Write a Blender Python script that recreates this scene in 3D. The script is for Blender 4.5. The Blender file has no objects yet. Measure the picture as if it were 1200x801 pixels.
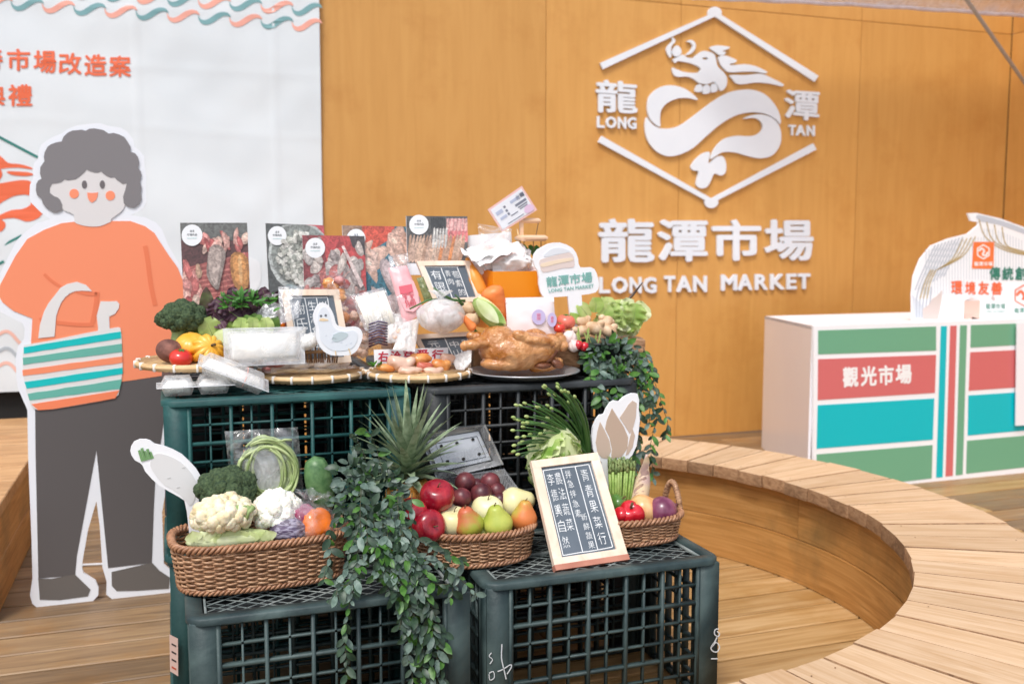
import bpy, bmesh, math, random
from math import sin, cos, pi, radians, atan, sqrt, hypot
from mathutils import Vector, Matrix, noise, Quaternion
from mathutils.geometry import tessellate_polygon
random.seed(7)
R_ = random.random
def U(a, b): return a + (b - a) * R_()
SC = bpy.context.scene
COL = SC.collection
V = Vector
# ---------------------------------------------------------------- camera
CAMZ = 1.14; FPX = 1150.0; YAW = radians(19.2); PIT = atan(112 / 1150)
CF = V((sin(YAW) * cos(PIT), cos(YAW) * cos(PIT), -sin(PIT)))
CR = V((cos(YAW), -sin(YAW), 0)); CU = CR.cross(CF); CO = V((0, 0, CAMZ))
cam = bpy.data.cameras.new('camera'); camo = bpy.data.objects.new('camera', cam); COL.objects.link(camo)
camo.matrix_world = Matrix(((CR.x, CU.x, -CF.x, 0), (CR.y, CU.y, -CF.y, 0), (CR.z, CU.z, -CF.z, CAMZ), (0, 0, 0, 1)))
cam.lens = FPX / 1200 * 36; cam.sensor_width = 36; cam.clip_end = 500; cam.clip_start = .05
cam.dof.use_dof = True; cam.dof.focus_distance = 2.12; cam.dof.aperture_fstop = 4.2
SC.camera = camo
# ---------------------------------------------------------------- light
W = bpy.data.worlds.new('World'); SC.world = W; W.use_nodes = True
nt = W.node_tree; bg = nt.nodes['Background']
sky = nt.nodes.new('ShaderNodeTexSky'); sky.sky_type = 'NISHITA'; sky.sun_disc = False
SUN_EL = radians(58); SUN_AZ = radians(216)     # from behind the camera, high
sky.sun_elevation = SUN_EL; sky.sun_rotation = SUN_AZ; sky.air_density = 1.0; sky.dust_density = 3.0
hs = nt.nodes.new('ShaderNodeHueSaturation'); hs.inputs['Saturation'].default_value = .6
nt.links.new(sky.outputs[0], hs.inputs['Color']); nt.links.new(hs.outputs[0], bg.inputs[0])
bg.inputs[1].default_value = .15
sl = bpy.data.lights.new('sun', 'SUN'); sl.energy = 1.5; sl.angle = radians(14); sl.color = (1, .985, .965)
so = bpy.data.objects.new('sun', sl); COL.objects.link(so)
sd = V((sin(SUN_AZ) * cos(SUN_EL), cos(SUN_AZ) * cos(SUN_EL), sin(SUN_EL)))
so.rotation_euler = sd.to_track_quat('Z', 'Y').to_euler(); so.location = (0, -2, 6)
SC.view_settings.view_transform = 'Standard'; SC.view_settings.look = 'None'
SC.view_settings.exposure = 0.38; SC.view_settings.gamma = 1
# ---------------------------------------------------------------- pixel -> place
def ray(x, y): return CF + CR * ((x - 600) / FPX) - CU * ((y - 400.5) / FPX)
def onz(x, y, z): d = ray(x, y); return CO + d * ((z - CAMZ) / d.z)
def onY(x, y, Y): d = ray(x, y); return CO + d * (Y / d.y)
def onX(x, y, X): d = ray(x, y); return CO + d * (X / d.x)
def mpp(p): return (p - CO).dot(CF) / FPX      # metres per photo pixel at p
class Pl:
    def __init__(s, o, a, b):
        s.o = V(o); s.n = (V(a) - s.o).cross(V(b) - s.o).normalized()
        if s.n.dot(CO - s.o) < 0: s.n = -s.n
    def hit(s, x, y, off=0.0):
        d = ray(x, y); t = (s.o - CO).dot(s.n) / d.dot(s.n)
        return CO + d * t + s.n * off
def PY(Y): return Pl((0, Y, 0), (1, Y, 0), (0, Y, 1))
def bil(q, u, v):
    a = (q[0][0] + (q[1][0] - q[0][0]) * u, q[0][1] + (q[1][1] - q[0][1]) * u)
    b = (q[3][0] + (q[2][0] - q[3][0]) * u, q[3][1] + (q[2][1] - q[3][1]) * u)
    return (a[0] + (b[0] - a[0]) * v, a[1] + (b[1] - a[1]) * v)
def sub(q, u0, v0, u1, v1): return [bil(q, u0, v0), bil(q, u1, v0), bil(q, u1, v1), bil(q, u0, v1)]
def rect(x0, y0, x1, y1): return [(x0, y0), (x1, y0), (x1, y1), (x0, y1)]
# ---------------------------------------------------------------- materials
def srgb(r, g, b): return tuple(((c / 255) / 12.92 if c / 255 <= .04045 else ((c / 255 + .055) / 1.055) ** 2.4) for c in (r, g, b))
def _n(m): return m.node_tree.nodes, m.node_tree.links
def mat(name, col, rough=.55, col2=None, sc=8, stretch=(1, 1, 1), lo=.35, hi=.65, bump=0, bsc=80, metal=0, rnd=0, sss=0, coat=0, trans=0, alpha=1, detail=5, dist=0, spec=.5, sheen=0):
    m = bpy.data.materials.new(name); m.use_nodes = True; N, L = _n(m)
    b = N['Principled BSDF']; b.inputs['Roughness'].default_value = rough; b.inputs['Metallic'].default_value = metal
    b.inputs['Specular IOR Level'].default_value = spec
    if coat: b.inputs['Coat Weight'].default_value = coat; b.inputs['Coat Roughness'].default_value = .15
    if trans: b.inputs['Transmission Weight'].default_value = trans
    if alpha < 1: b.inputs['Alpha'].default_value = alpha
    if sss:
        b.inputs['Subsurface Weight'].default_value = sss; b.inputs['Subsurface Scale'].default_value = .01
    tc = N.new('ShaderNodeTexCoord'); mp = N.new('ShaderNodeMapping'); mp.inputs['Scale'].default_value = stretch
    oi = N.new('ShaderNodeObjectInfo'); ad = N.new('ShaderNodeVectorMath'); ad.operation = 'MULTIPLY_ADD'
    ad.inputs[1].default_value = (1, 1, 1)
    cb = N.new('ShaderNodeMath'); cb.operation = 'MULTIPLY'; cb.inputs[1].default_value = 37.0
    L.new(oi.outputs['Random'], cb.inputs[0]); L.new(tc.outputs['Object'], ad.inputs[0]); L.new(cb.outputs[0], ad.inputs[2])
    L.new(ad.outputs[0], mp.inputs[0])
    out = None
    if col2 is not None:
        nz = N.new('ShaderNodeTexNoise'); nz.inputs['Scale'].default_value = sc; nz.inputs['Detail'].default_value = detail
        nz.inputs['Distortion'].default_value = dist
        cr = N.new('ShaderNodeValToRGB'); e = cr.color_ramp.elements
        e[0].position = lo; e[0].color = (*col, 1); e[1].position = hi; e[1].color = (*col2, 1)
        L.new(mp.outputs[0], nz.inputs['Vector']); L.new(nz.outputs['Fac'], cr.inputs['Fac']); out = cr.outputs[0]
    else:
        rg = N.new('ShaderNodeRGB'); rg.outputs[0].default_value = (*col, 1); out = rg.outputs[0]
    if rnd:
        h = N.new('ShaderNodeHueSaturation'); mr = N.new('ShaderNodeMapRange')
        mr.inputs['To Min'].default_value = 1 - rnd; mr.inputs['To Max'].default_value = 1 + rnd
        L.new(oi.outputs['Random'], mr.inputs['Value']); L.new(mr.outputs[0], h.inputs['Value']); L.new(out, h.inputs['Color']); out = h.outputs[0]
    L.new(out, b.inputs['Base Color'])
    if bump:
        nb = N.new('ShaderNodeTexNoise'); nb.inputs['Scale'].default_value = bsc; nb.inputs['Detail'].default_value = 6
        bp = N.new('ShaderNodeBump'); bp.inputs['Strength'].default_value = bump; bp.inputs['Distance'].default_value = .004
        L.new(mp.outputs[0], nb.inputs['Vector']); L.new(nb.outputs['Fac'], bp.inputs['Height']); L.new(bp.outputs[0], b.inputs['Normal'])
    return m
def wood(name, c1, c2, c3, rough=.6, rnd=.14, ax=(1.2, 22, 22), dirt=.5, dirtcol=(.08, .05, .03)):
    m = bpy.data.materials.new(name); m.use_nodes = True; N, L = _n(m); b = N['Principled BSDF']
    tc = N.new('ShaderNodeTexCoord'); oi = N.new('ShaderNodeObjectInfo')
    cb = N.new('ShaderNodeMath'); cb.operation = 'MULTIPLY'; cb.inputs[1].default_value = 61.0
    ad = N.new('ShaderNodeVectorMath'); ad.operation = 'ADD'; mp = N.new('ShaderNodeMapping'); mp.inputs['Scale'].default_value = ax
    L.new(oi.outputs['Random'], cb.inputs[0]); L.new(tc.outputs['Object'], ad.inputs[0]); L.new(cb.outputs[0], ad.inputs[1]); L.new(ad.outputs[0], mp.inputs[0])
    nz = N.new('ShaderNodeTexNoise'); nz.inputs['Scale'].default_value = 1.6; nz.inputs['Detail'].default_value = 7; nz.inputs['Distortion'].default_value = 1.2
    L.new(mp.outputs[0], nz.inputs['Vector'])
    cr = N.new('ShaderNodeValToRGB'); e = cr.color_ramp.elements
    e[0].position = .3; e[0].color = (*c1, 1); e[1].position = .72; e[1].color = (*c3, 1); k = e.new(.5); k.color = (*c2, 1)
    L.new(nz.outputs['Fac'], cr.inputs['Fac'])
    n2 = N.new('ShaderNodeTexNoise'); n2.inputs['Scale'].default_value = 3.2; n2.inputs['Detail'].default_value = 5; n2.inputs['Roughness'].default_value = .65
    L.new(ad.outputs[0], n2.inputs['Vector'])
    r2 = N.new('ShaderNodeValToRGB'); r2.color_ramp.elements[0].position = .5; r2.color_ramp.elements[1].position = .78
    r2.color_ramp.elements[0].color = (0, 0, 0, 1); r2.color_ramp.elements[1].color = (dirt, dirt, dirt, 1)
    L.new(n2.outputs['Fac'], r2.inputs['Fac'])
    mx = N.new('ShaderNodeMix'); mx.data_type = 'RGBA'; mx.inputs['B'].default_value = (*dirtcol, 1)
    L.new(r2.outputs[0], mx.inputs['Factor']); L.new(cr.outputs[0], mx.inputs['A'])
    h = N.new('ShaderNodeHueSaturation'); mr = N.new('ShaderNodeMapRange'); mr.inputs['To Min'].default_value = 1 - rnd; mr.inputs['To Max'].default_value = 1 + rnd
    L.new(oi.outputs['Random'], mr.inputs['Value']); L.new(mr.outputs[0], h.inputs['Value']); L.new(mx.outputs['Result'], h.inputs['Color'])
    L.new(h.outputs[0], b.inputs['Base Color']); b.inputs['Roughness'].default_value = rough
    bp = N.new('ShaderNodeBump'); bp.inputs['Strength'].default_value = .35; bp.inputs['Distance'].default_value = .002
    L.new(nz.outputs['Fac'], bp.inputs['Height']); L.new(bp.outputs[0], b.inputs['Normal'])
    return m
def printed(name, rough=.5):
    m = bpy.data.materials.new(name); m.use_nodes = True; N, L = _n(m); b = N['Principled BSDF']
    a = N.new('ShaderNodeAttribute'); a.attribute_name = 'Col'; L.new(a.outputs['Color'], b.inputs['Base Color'])
    b.inputs['Roughness'].default_value = rough; return m
def photoprint(name):
    m = printed(name, .3); N, L = _n(m); b = N['Principled BSDF']; at = [n for n in N if n.type == 'ATTRIBUTE'][0]
    tc = N.new('ShaderNodeTexCoord'); n1 = N.new('ShaderNodeTexNoise'); n1.inputs['Scale'].default_value = 75; n1.inputs['Detail'].default_value = 5; n1.inputs['Distortion'].default_value = 1.5
    r = N.new('ShaderNodeValToRGB'); r.color_ramp.elements[0].position = .32; r.color_ramp.elements[0].color = (.34, .3, .3, 1); r.color_ramp.elements[1].position = .68; r.color_ramp.elements[1].color = (1.25, 1.22, 1.2, 1)
    mx = N.new('ShaderNodeMix'); mx.data_type = 'RGBA'; mx.blend_type = 'MULTIPLY'; mx.inputs['Factor'].default_value = .8
    L.new(tc.outputs['Object'], n1.inputs['Vector']); L.new(n1.outputs['Fac'], r.inputs[0]); L.new(at.outputs['Color'], mx.inputs['A']); L.new(r.outputs[0], mx.inputs['B'])
    m2 = N.new('ShaderNodeMix'); m2.data_type = 'RGBA'; m2.inputs['Factor'].default_value = .05; m2.inputs['B'].default_value = (.75, .72, .72, 1); L.new(mx.outputs['Result'], m2.inputs['A']); L.new(m2.outputs['Result'], b.inputs['Base Color']); return m
def film(name, col=(.95, .97, 1), clear=.72, rough=.12, bump=.6, bsc=35, milky=0, gloss=.45):
    """thin plastic film / clear tray: mostly see-through with glossy folds"""
    m = bpy.data.materials.new(name); m.use_nodes = True; N, L = _n(m)
    N.remove(N['Principled BSDF']); out = N['Material Output']
    tr = N.new('ShaderNodeBsdfTransparent'); gl = N.new('ShaderNodeBsdfGlossy'); gl.inputs['Roughness'].default_value = rough
    df = N.new('ShaderNodeBsdfDiffuse'); df.inputs[0].default_value = (*col, 1); tl = N.new('ShaderNodeBsdfTranslucent'); tl.inputs[0].default_value = (*col, 1)
    m0 = N.new('ShaderNodeMixShader'); m0.inputs[0].default_value = .25; L.new(df.outputs[0], m0.inputs[1]); L.new(tl.outputs[0], m0.inputs[2])
    m1 = N.new('ShaderNodeMixShader'); m1.inputs[0].default_value = gloss; L.new(m0.outputs[0], m1.inputs[1]); L.new(gl.outputs[0], m1.inputs[2])
    m2 = N.new('ShaderNodeMixShader'); tc = N.new('ShaderNodeTexCoord'); nz = N.new('ShaderNodeTexNoise'); nz.inputs['Scale'].default_value = bsc; nz.inputs['Detail'].default_value = 4; nz.inputs['Distortion'].default_value = 2
    L.new(tc.outputs['Object'], nz.inputs['Vector'])
    mr = N.new('ShaderNodeMapRange'); mr.inputs['From Min'].default_value = .35; mr.inputs['From Max'].default_value = .7
    mr.inputs['To Min'].default_value = 1 - clear - .12 + milky; mr.inputs['To Max'].default_value = min(1, 1 - clear + .3 + milky)
    L.new(nz.outputs['Fac'], mr.inputs['Value']); L.new(mr.outputs[0], m2.inputs[0])
    bp = N.new('ShaderNodeBump'); bp.inputs['Strength'].default_value = bump; bp.inputs['Distance'].default_value = .01
    L.new(nz.outputs['Fac'], bp.inputs['Height']); L.new(bp.outputs[0], gl.inputs['Normal']); L.new(bp.outputs[0], df.inputs['Normal'])
    L.new(tr.outputs[0], m2.inputs[1]); L.new(m1.outputs[0], m2.inputs[2]); L.new(m2.outputs[0], out.inputs[0])
    return m
def leafmat(name, c1, c2, rough=.5, tl=.25, sc=30, rnd=.25, vein=None):
    m = mat(name, c1, rough, col2=c2, sc=sc, rnd=rnd, bump=.15, bsc=60); N, L = _n(m)
    b = N['Principled BSDF']; out = N['Material Output']
    t = N.new('ShaderNodeBsdfTranslucent'); mx = N.new('ShaderNodeMixShader'); mx.inputs[0].default_value = tl
    src = b.inputs['Base Color'].links[0].from_socket
    L.new(src, t.inputs[0]); L.new(b.outputs[0], mx.inputs[1]); L.new(t.outputs[0], mx.inputs[2]); L.new(mx.outputs[0], out.inputs[0])
    return m
M = {}
# ---------------------------------------------------------------- mesh building
class MB:
    def __init__(s): s.v = []; s.f = []; s.c = []
    def add(s, vs, fs, col=None):
        o = len(s.v); s.v.extend([V(p) for p in vs]); s.f.extend([tuple(i + o for i in f) for f in fs])
        s.c.extend([col] * len(fs)); return s
    def box(s, c, d, rot=None, col=None):
        c = V(c); x, y, z = d[0] / 2, d[1] / 2, d[2] / 2
        vs = [V((a, b, e)) for e in (-z, z) for a, b in ((-x, -y), (x, -y), (x, y), (-x, y))]
        if rot is not None: vs = [rot @ v for v in vs]
        return s.add([c + v for v in vs], [(0, 3, 2, 1), (4, 5, 6, 7), (0, 1, 5, 4), (1, 2, 6, 5), (2, 3, 7, 6), (3, 0, 4, 7)], col)
    def cbox(s, c, d, ch=.003, rot=None, col=None):
        """box with chamfered edges"""
        c = V(c); x, y, z = d[0] / 2, d[1] / 2, d[2] / 2; ch = min(ch, x * .9, y * .9, z * .9)
        vs = []
        for (zz, k) in ((-z, ch), (-z + ch, 0), (z - ch, 0), (z, ch)):
            for a, b in ((-1, -1), (1, -1), (1, 1), (-1, 1)):
                vs.append(V((a * (x - k), b * (y - k), zz)))
        fs = [(3, 2, 1, 0), (12, 13, 14, 15)]
        for r in range(3):
            for i in range(4): j = (i + 1) % 4; fs.append((r * 4 + i, r * 4 + j, r * 4 + 4 + j, r * 4 + 4 + i))
        if rot is not None: vs = [rot @ v for v in vs]
        return s.add([c + v for v in vs], fs, col)
    def bar(s, a, b, w, t=None, up=V((0, 0, 1)), col=None):
        a = V(a); b = V(b); t = t or w; d = (b - a); l = d.length
        if l < 1e-6: return s
        d.normalize(); x = d.cross(up)
        if x.length < 1e-3: x = d.cross(V((0, 1, 0)))
        x.normalize(); z = x.cross(d)
        R = Matrix((x, d, z)).transposed()
        return s.box((a + b) / 2, (w, l, t), R, col)
    def tube(s, pts, r, n=6, cap=True, col=None, closed=False):
        pts = [V(p) for p in pts]; m = len(pts)
        rr = r if isinstance(r, (list, tuple)) else [r] * m
        vs = []; fs = []; prev = None
        for i, p in enumerate(pts):
            if closed: t = pts[(i + 1) % m] - pts[i - 1]
            else: t = pts[min(i + 1, m - 1)] - pts[max(i - 1, 0)]
            if t.length < 1e-9: t = V((0, 0, 1))
            t.normalize()
            if prev is None: u = t.cross(V((0.13, .21, 1))); u = u if u.length > .05 else t.cross(V((1, 0, 0)))
            else: u = prev - t * prev.dot(t)
            u.normalize(); prev = u; w = t.cross(u)
            for k in range(n):
                a = 2 * pi * k / n; vs.append(p + (u * cos(a) + w * sin(a)) * rr[i])
        for i in range(m if closed else m - 1):
            j = (i + 1) % m
            for k in range(n): l = (k + 1) % n; fs.append((i * n + k, i * n + l, j * n + l, j * n + k))
        if cap and not closed: fs.append(tuple(range(n - 1, -1, -1))); fs.append(tuple((m - 1) * n + k for k in range(n)))
        return s.add(vs, fs, col)
    def lathe(s, prof, c=(0, 0, 0), n=20, rot=None, fn=None, col=None):
        """prof: (r, z) list from bottom to top; fn(theta, r, z) -> r, z"""
        c = V(c); vs = []; fs = []
        for (r, z) in prof:
            for k in range(n):
                a = 2 * pi * k / n; r2, z2 = (fn(a, r, z) if fn else (r, z))
                vs.append(V((r2 * cos(a), r2 * sin(a), z2)))
        m = len(prof)
        for i in range(m - 1):
            for k in range(n): l = (k + 1) % n; fs.append((i * n + k, i * n + l, (i + 1) * n + l, (i + 1) * n + k))
        if prof[0][0] > 1e-6: fs.append(tuple(range(n - 1, -1, -1)))
        if prof[-1][0] > 1e-6: fs.append(tuple((m - 1) * n + k for k in range(n)))
        if rot is not None: vs = [rot @ v for v in vs]
        return s.add([c + v for v in vs], fs, col)
    def ball(s, c, r, sub_=2, fn=None, rot=None, col=None):
        bm = bmesh.new(); bmesh.ops.create_icosphere(bm, subdivisions=sub_, radius=1)
        r = V(r) if not isinstance(r, (int, float)) else V((r, r, r)); c = V(c); vs = []
        for v in bm.verts:
            p = v.co.normalized(); k = fn(p) if fn else 1
            q = V((p.x * r.x, p.y * r.y, p.z * r.z)) * k
            if rot is not None: q = rot @ q
            vs.append(c + q)
        bm.verts.index_update(); fs = [tuple(v.index for v in f.verts) for f in bm.faces]; bm.free()
        return s.add(vs, fs, col)
    def build(s, name, m, parent=None, smooth=True, label=None, weld=False, loc=None):
        root = parent
        off = V((0, 0, 0))
        while root is not None: off = off + root.location; root = root.parent
        if parent is None and loc is not None: off = V(loc)
        me = bpy.data.meshes.new(name); me.from_pydata([v - off for v in s.v], [], s.f)
        if weld:
            bm = bmesh.new(); bm.from_mesh(me); bmesh.ops.remove_doubles(bm, verts=bm.verts, dist=1e-5); bm.to_mesh(me); bm.free()
        if any(c is not None for c in s.c) and not weld:
            at = me.color_attributes.new('Col', 'FLOAT_COLOR', 'CORNER'); k = 0
            for p, c in zip(me.polygons, s.c):
                c = c or (1, 1, 1)
                for _ in range(p.loop_total): at.data[k].color = (*c, 1); k += 1
        if m is not None: me.materials.append(m)
        if smooth and len(me.polygons):
            me.polygons.foreach_set('use_smooth', [True] * len(me.polygons))
            if smooth is True: me.set_sharp_from_angle(angle=radians(42))
        me.update()
        o = bpy.data.objects.new(name, me); COL.objects.link(o)
        if parent is not None: o.parent = parent
        elif loc is not None: o.location = loc
        if label: o['label'] = label
        return o
def thing(name, label, cat, loc=(0, 0, 0), group=None, rz=0):
    o = bpy.data.objects.new(name, None); COL.objects.link(o); o.location = loc; o.rotation_euler = (0, 0, rz)
    o['label'] = label; o['category'] = cat
    if group: o['group'] = group
    o.empty_display_size = .05
    return o
def tag(o, label, cat, group=None):
    o['label'] = label; o['category'] = cat
    if group: o['group'] = group
    return o
def struct(o): o['kind'] = 'structure'; return o
KIDS = {}
def dup(root, label, loc=None, rot=None, scale=None, group=None):
    r = root.copy(); COL.objects.link(r)
    if loc is not None: r.location = loc
    if rot is not None: r.rotation_euler = rot
    if scale is not None: r.scale = (scale,) * 3 if isinstance(scale, (int, float)) else scale
    r['label'] = label
    if group: r['group'] = group
    def rec(src, dst):
        for ch in list(src.children):
            c = ch.copy(); COL.objects.link(c); c.parent = dst; rec(ch, c)
    rec(root, r); return r
# ---------------------------------------------------------------- flat outlines
def smoothpts(pts, k=3):
    out = []; n = len(pts)
    for i in range(n):
        p0, p1, p2, p3 = pts[i - 1], pts[i], pts[(i + 1) % n], pts[(i + 2) % n]
        for j in range(k):
            t = j / k
            out.append(tuple(.5 * ((2 * p1[a]) + (-p0[a] + p2[a]) * t + (2 * p0[a] - 5 * p1[a] + 4 * p2[a] - p3[a]) * t * t + (-p0[a] + 3 * p1[a] - 3 * p2[a] + p3[a]) * t ** 3) for a in (0, 1)))
    return out
def slab(mb, pts, pl, off, th, sm=3, holes=(), col=None, disp=None):
    """a plate traced on plane pl: its front face `off` in front of the plane, th thick"""
    loops = [smoothpts(pts, sm) if sm > 1 else list(pts)] + [smoothpts(h, sm) if sm > 1 else list(h) for h in holes]
    w = [[pl.hit(x, y, 0) for x, y in lp] for lp in loops]
    tris = tessellate_polygon([[V((p[0], -p[1], 0)) for p in lp] for lp in loops])
    flat = [p for lp in w for p in lp]
    if disp: flat = [p + pl.n * disp(p) for p in flat]; 
    n = len(flat); vs = [p + pl.n * off for p in flat] + [p + pl.n * (off - th) for p in flat]
    fs = []
    for t in tris:
        a, b, c = (flat[i] for i in t)
        nn = (b - a).cross(c - a); t = tuple(t) if nn.dot(pl.n) > 0 else tuple(reversed(t))
        fs.append(t); fs.append(tuple(i + n for i in reversed(t)))
    k = 0
    for lp in loops:
        m = len(lp)
        for i in range(m): fs.append((k + i, k + (i + 1) % m, n + k + (i + 1) % m, n + k + i))
        k += m
    mb.add(vs, fs, col); return mb
def stroke(mb, pts, w, pl, off=.001, col=None, sm=4, th=.0006, disp=None):
    """a printed line of width w px following pts"""
    P = pts
    if sm > 1 and len(pts) > 2:
        P = []; n = len(pts)
        for i in range(n - 1):
            p0, p1, p2, p3 = pts[max(i - 1, 0)], pts[i], pts[i + 1], pts[min(i + 2, n - 1)]
            for j in range(sm):
                t = j / sm
                P.append(tuple(.5 * ((2 * p1[a]) + (-p0[a] + p2[a]) * t + (2 * p0[a] - 5 * p1[a] + 4 * p2[a] - p3[a]) * t * t + (-p0[a] + 3 * p1[a] - 3 * p2[a] + p3[a]) * t ** 3) for a in (0, 1)))
        P.append(pts[-1])
    L = []; Rr = []
    for i, p in enumerate(P):
        q0 = P[max(i - 1, 0)]; q1 = P[min(i + 1, len(P) - 1)]; d = (q1[0] - q0[0], q1[1] - q0[1]); l = hypot(*d) or 1
        nx, ny = -d[1] / l * w / 2, d[0] / l * w / 2
        L.append((p[0] + nx, p[1] + ny)); Rr.append((p[0] - nx, p[1] - ny))
    return slab(mb, L + Rr[::-1], pl, off, th, 1, col=col, disp=disp)
_glyph = {}
def glyph(txt, bold=0.0):
    k = (txt, bold)
    if k not in _glyph:
        c = bpy.data.curves.new('g', 'FONT'); c.body = txt; c.size = 1; c.offset = bold; c.extrude = .5; c.resolution_u = 2
        o = bpy.data.objects.new('g', c); me = bpy.data.meshes.new_from_object(o)
        vs = [tuple(v.co) for v in me.vertices]; fs = [tuple(p.vertices) for p in me.polygons]
        x0 = min(v[0] for v in vs); x1 = max(v[0] for v in vs); y0 = min(v[1] for v in vs); y1 = max(v[1] for v in vs)
        _glyph[k] = ([((v[0] - x0) / (x1 - x0), 1 - (v[1] - y0) / (y1 - y0), v[2] > 0) for v in vs], fs)
        bpy.data.objects.remove(o); bpy.data.curves.remove(c); bpy.data.meshes.remove(me)
    return _glyph[k]
def write(mb, txt, quad, pl, off=.001, th=.0006, bold=0.0, col=None, wob=0, disp=None):
    vs, fs = glyph(txt, min(bold, 0.0)); bold = max(bold, 0); ph = U(0, 50); n8 = 8 if bold > .03 else 4
    sh = [(0, 0)] + ([(bold * cos(i * 2 * pi / n8 + .4), bold * sin(i * 2 * pi / n8 + .4)) for i in range(n8)] if bold else [])
    k = len(txt) if ord(txt[0]) < 256 else 1; g = min(th * .04, 4e-5) 
    for i, (du, dv) in enumerate(sh):
        out = []
        for u, v, front in vs:
            if bold: u = bold + u * (1 - 2 * bold) + du / k; v = bold + v * (1 - 2 * bold) + dv
            if wob: u += wob * noise.noise(V((u * 2 + ph, v * 2, 0))); v += wob * noise.noise(V((u * 2, v * 2 + ph, 7)))
            x, y = bil(quad, u, v); p = pl.hit(x, y, off - g * i if front else off - th + g * i)
            if disp: p = p + pl.n * disp(p)
            out.append(p)
        mb.add(out, fs, col)
    return mb
def write_row(mb, txt, quad, pl, gap=.12, **k):
    n = len(txt)
    for i, ch in enumerate(txt):
        if ch == ' ': continue
        write(mb, ch, sub(quad, (i + gap / 2) / n, 0, (i + 1 - gap / 2) / n, 1), pl, **k)
def write_col(mb, txt, quad, pl, gap=.2, **k):
    n = len(txt)
    for i, ch in enumerate(txt): write(mb, ch, sub(quad, 0, (i + gap / 2) / n, 1, (i + 1 - gap / 2) / n), pl, **k)
# ---------------------------------------------------------------- organic shapes
def remeshed(name, balls, vox, m, parent=None, smooth=4, fn=None, label=None, loc=None):
    """balls: (centre, radii, rotation) fused into one continuous skin"""
    mb = MB()
    for b in balls: mb.ball(b[0], b[1], 3, rot=(b[2] if len(b) > 2 else None))
    me = bpy.data.meshes.new('tmp'); me.from_pydata(mb.v, [], mb.f); o = bpy.data.objects.new('tmp', me); COL.objects.link(o)
    r = o.modifiers.new('r', 'REMESH'); r.mode = 'VOXEL'; r.voxel_size = vox
    s_ = o.modifiers.new('s', 'SMOOTH'); s_.iterations = smooth; s_.factor = .6
    dg = bpy.context.evaluated_depsgraph_get(); me2 = bpy.data.meshes.new_from_object(o.evaluated_get(dg))
    out = MB(); vs = [v.co.copy() for v in me2.vertices]
    if fn: vs = [fn(v) for v in vs]
    out.add(vs, [tuple(p.vertices) for p in me2.polygons])
    bpy.data.objects.remove(o); bpy.data.meshes.remove(me); bpy.data.meshes.remove(me2)
    return out.build(name, m, parent, smooth=2, label=label, loc=loc)
def leaf_geo(mb, base, d, up, L, Wd, nu=6, nv=2, curl=.3, ruf=0, rfreq=4, fold=.15, shape=None, ph=None, col=None):
    """a leaf blade from base along d, its face towards up"""
    base = V(base); d = V(d).normalized(); up = V(up); s = d.cross(up)
    if s.length < 1e-4: s = d.cross(V((.3, .9, .2)))
    s.normalize(); n = s.cross(d).normalized(); ph = U(0, 9) if ph is None else ph
    shape = shape or (lambda t: sin(pi * min(1, t * .94 + .05)) ** .75)
    vs = []; fs = []; k = 2 * nv + 1
    for i in range(nu + 1):
        t = i / nu; w = Wd / 2 * max(0.02, shape(t))
        ang = curl * t; c = base + d * (L * (sin(ang) / curl if abs(curl) > 1e-3 else t)) - n * (L * ((1 - cos(ang)) / curl if abs(curl) > 1e-3 else 0))
        for j in range(-nv, nv + 1):
            q = j / nv; e = abs(q) ** 2
            vs.append(c + s * (w * q) + n * (fold * w * abs(q) + ruf * e * sin(rfreq * t * 2 * pi + ph + (2 if q < 0 else 0)) * Wd + ruf * .4 * e * sin(rfreq * 2.3 * t * 2 * pi + ph * 2) * Wd))
    for i in range(nu):
        for j in range(2 * nv): fs.append((i * k + j, i * k + j + 1, (i + 1) * k + j + 1, (i + 1) * k + j))
    return mb.add(vs, fs, col)
def bump_fn(sc, amp, seed=0):
    def f(p):
        d = noise.voronoi(p * sc + V((seed, seed * 2.1, 0)))[0][0]
        return 1 - amp * d
    return f
def nz_fn(sc, amp, seed=0):
    return lambda p: 1 + amp * noise.noise(p * sc + V((seed * 3.3, seed, seed)))
def rotz(a): return Matrix.Rotation(a, 3, 'Z')
def rotto(d): return V(d).normalized().to_track_quat('Z', 'Y').to_matrix()
# ================================================================ materials of the place
M['floor'] = wood('deck_wood', srgb(120, 95, 68), srgb(140, 112, 81), srgb(162, 133, 97), .5, rnd=.22, ax=(1.4, 20, 20), dirt=.9, dirtcol=srgb(150, 104, 46))
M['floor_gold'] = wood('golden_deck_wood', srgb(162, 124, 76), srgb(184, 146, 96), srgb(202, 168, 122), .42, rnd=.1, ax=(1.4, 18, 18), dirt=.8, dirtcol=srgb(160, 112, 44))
M['bench'] = wood('bench_wood', srgb(194, 158, 118), srgb(208, 175, 138), srgb(220, 190, 156), .6, rnd=.09, ax=(2.2, 36, 36), dirt=.5, dirtcol=srgb(186, 142, 96))
M['endg'] = wood('end_grain_seam_shade', srgb(128, 92, 62), srgb(156, 118, 84), srgb(178, 140, 104), .7, rnd=.2, ax=(20, 20, 40), dirt=.5)
M['riser'] = wood('riser_wood', srgb(168, 118, 60), srgb(190, 138, 76), srgb(206, 156, 94), .55, rnd=.1, ax=(1.8, 1.8, 40), dirt=.85, dirtcol=srgb(118, 96, 58))
M['topbrown'] = wood('brown_seat_wood', srgb(164, 118, 74), srgb(190, 146, 98), srgb(206, 164, 116), .55, rnd=.1, ax=(1.2, 12, 12), dirt=.5, dirtcol=srgb(130, 90, 50))
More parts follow.
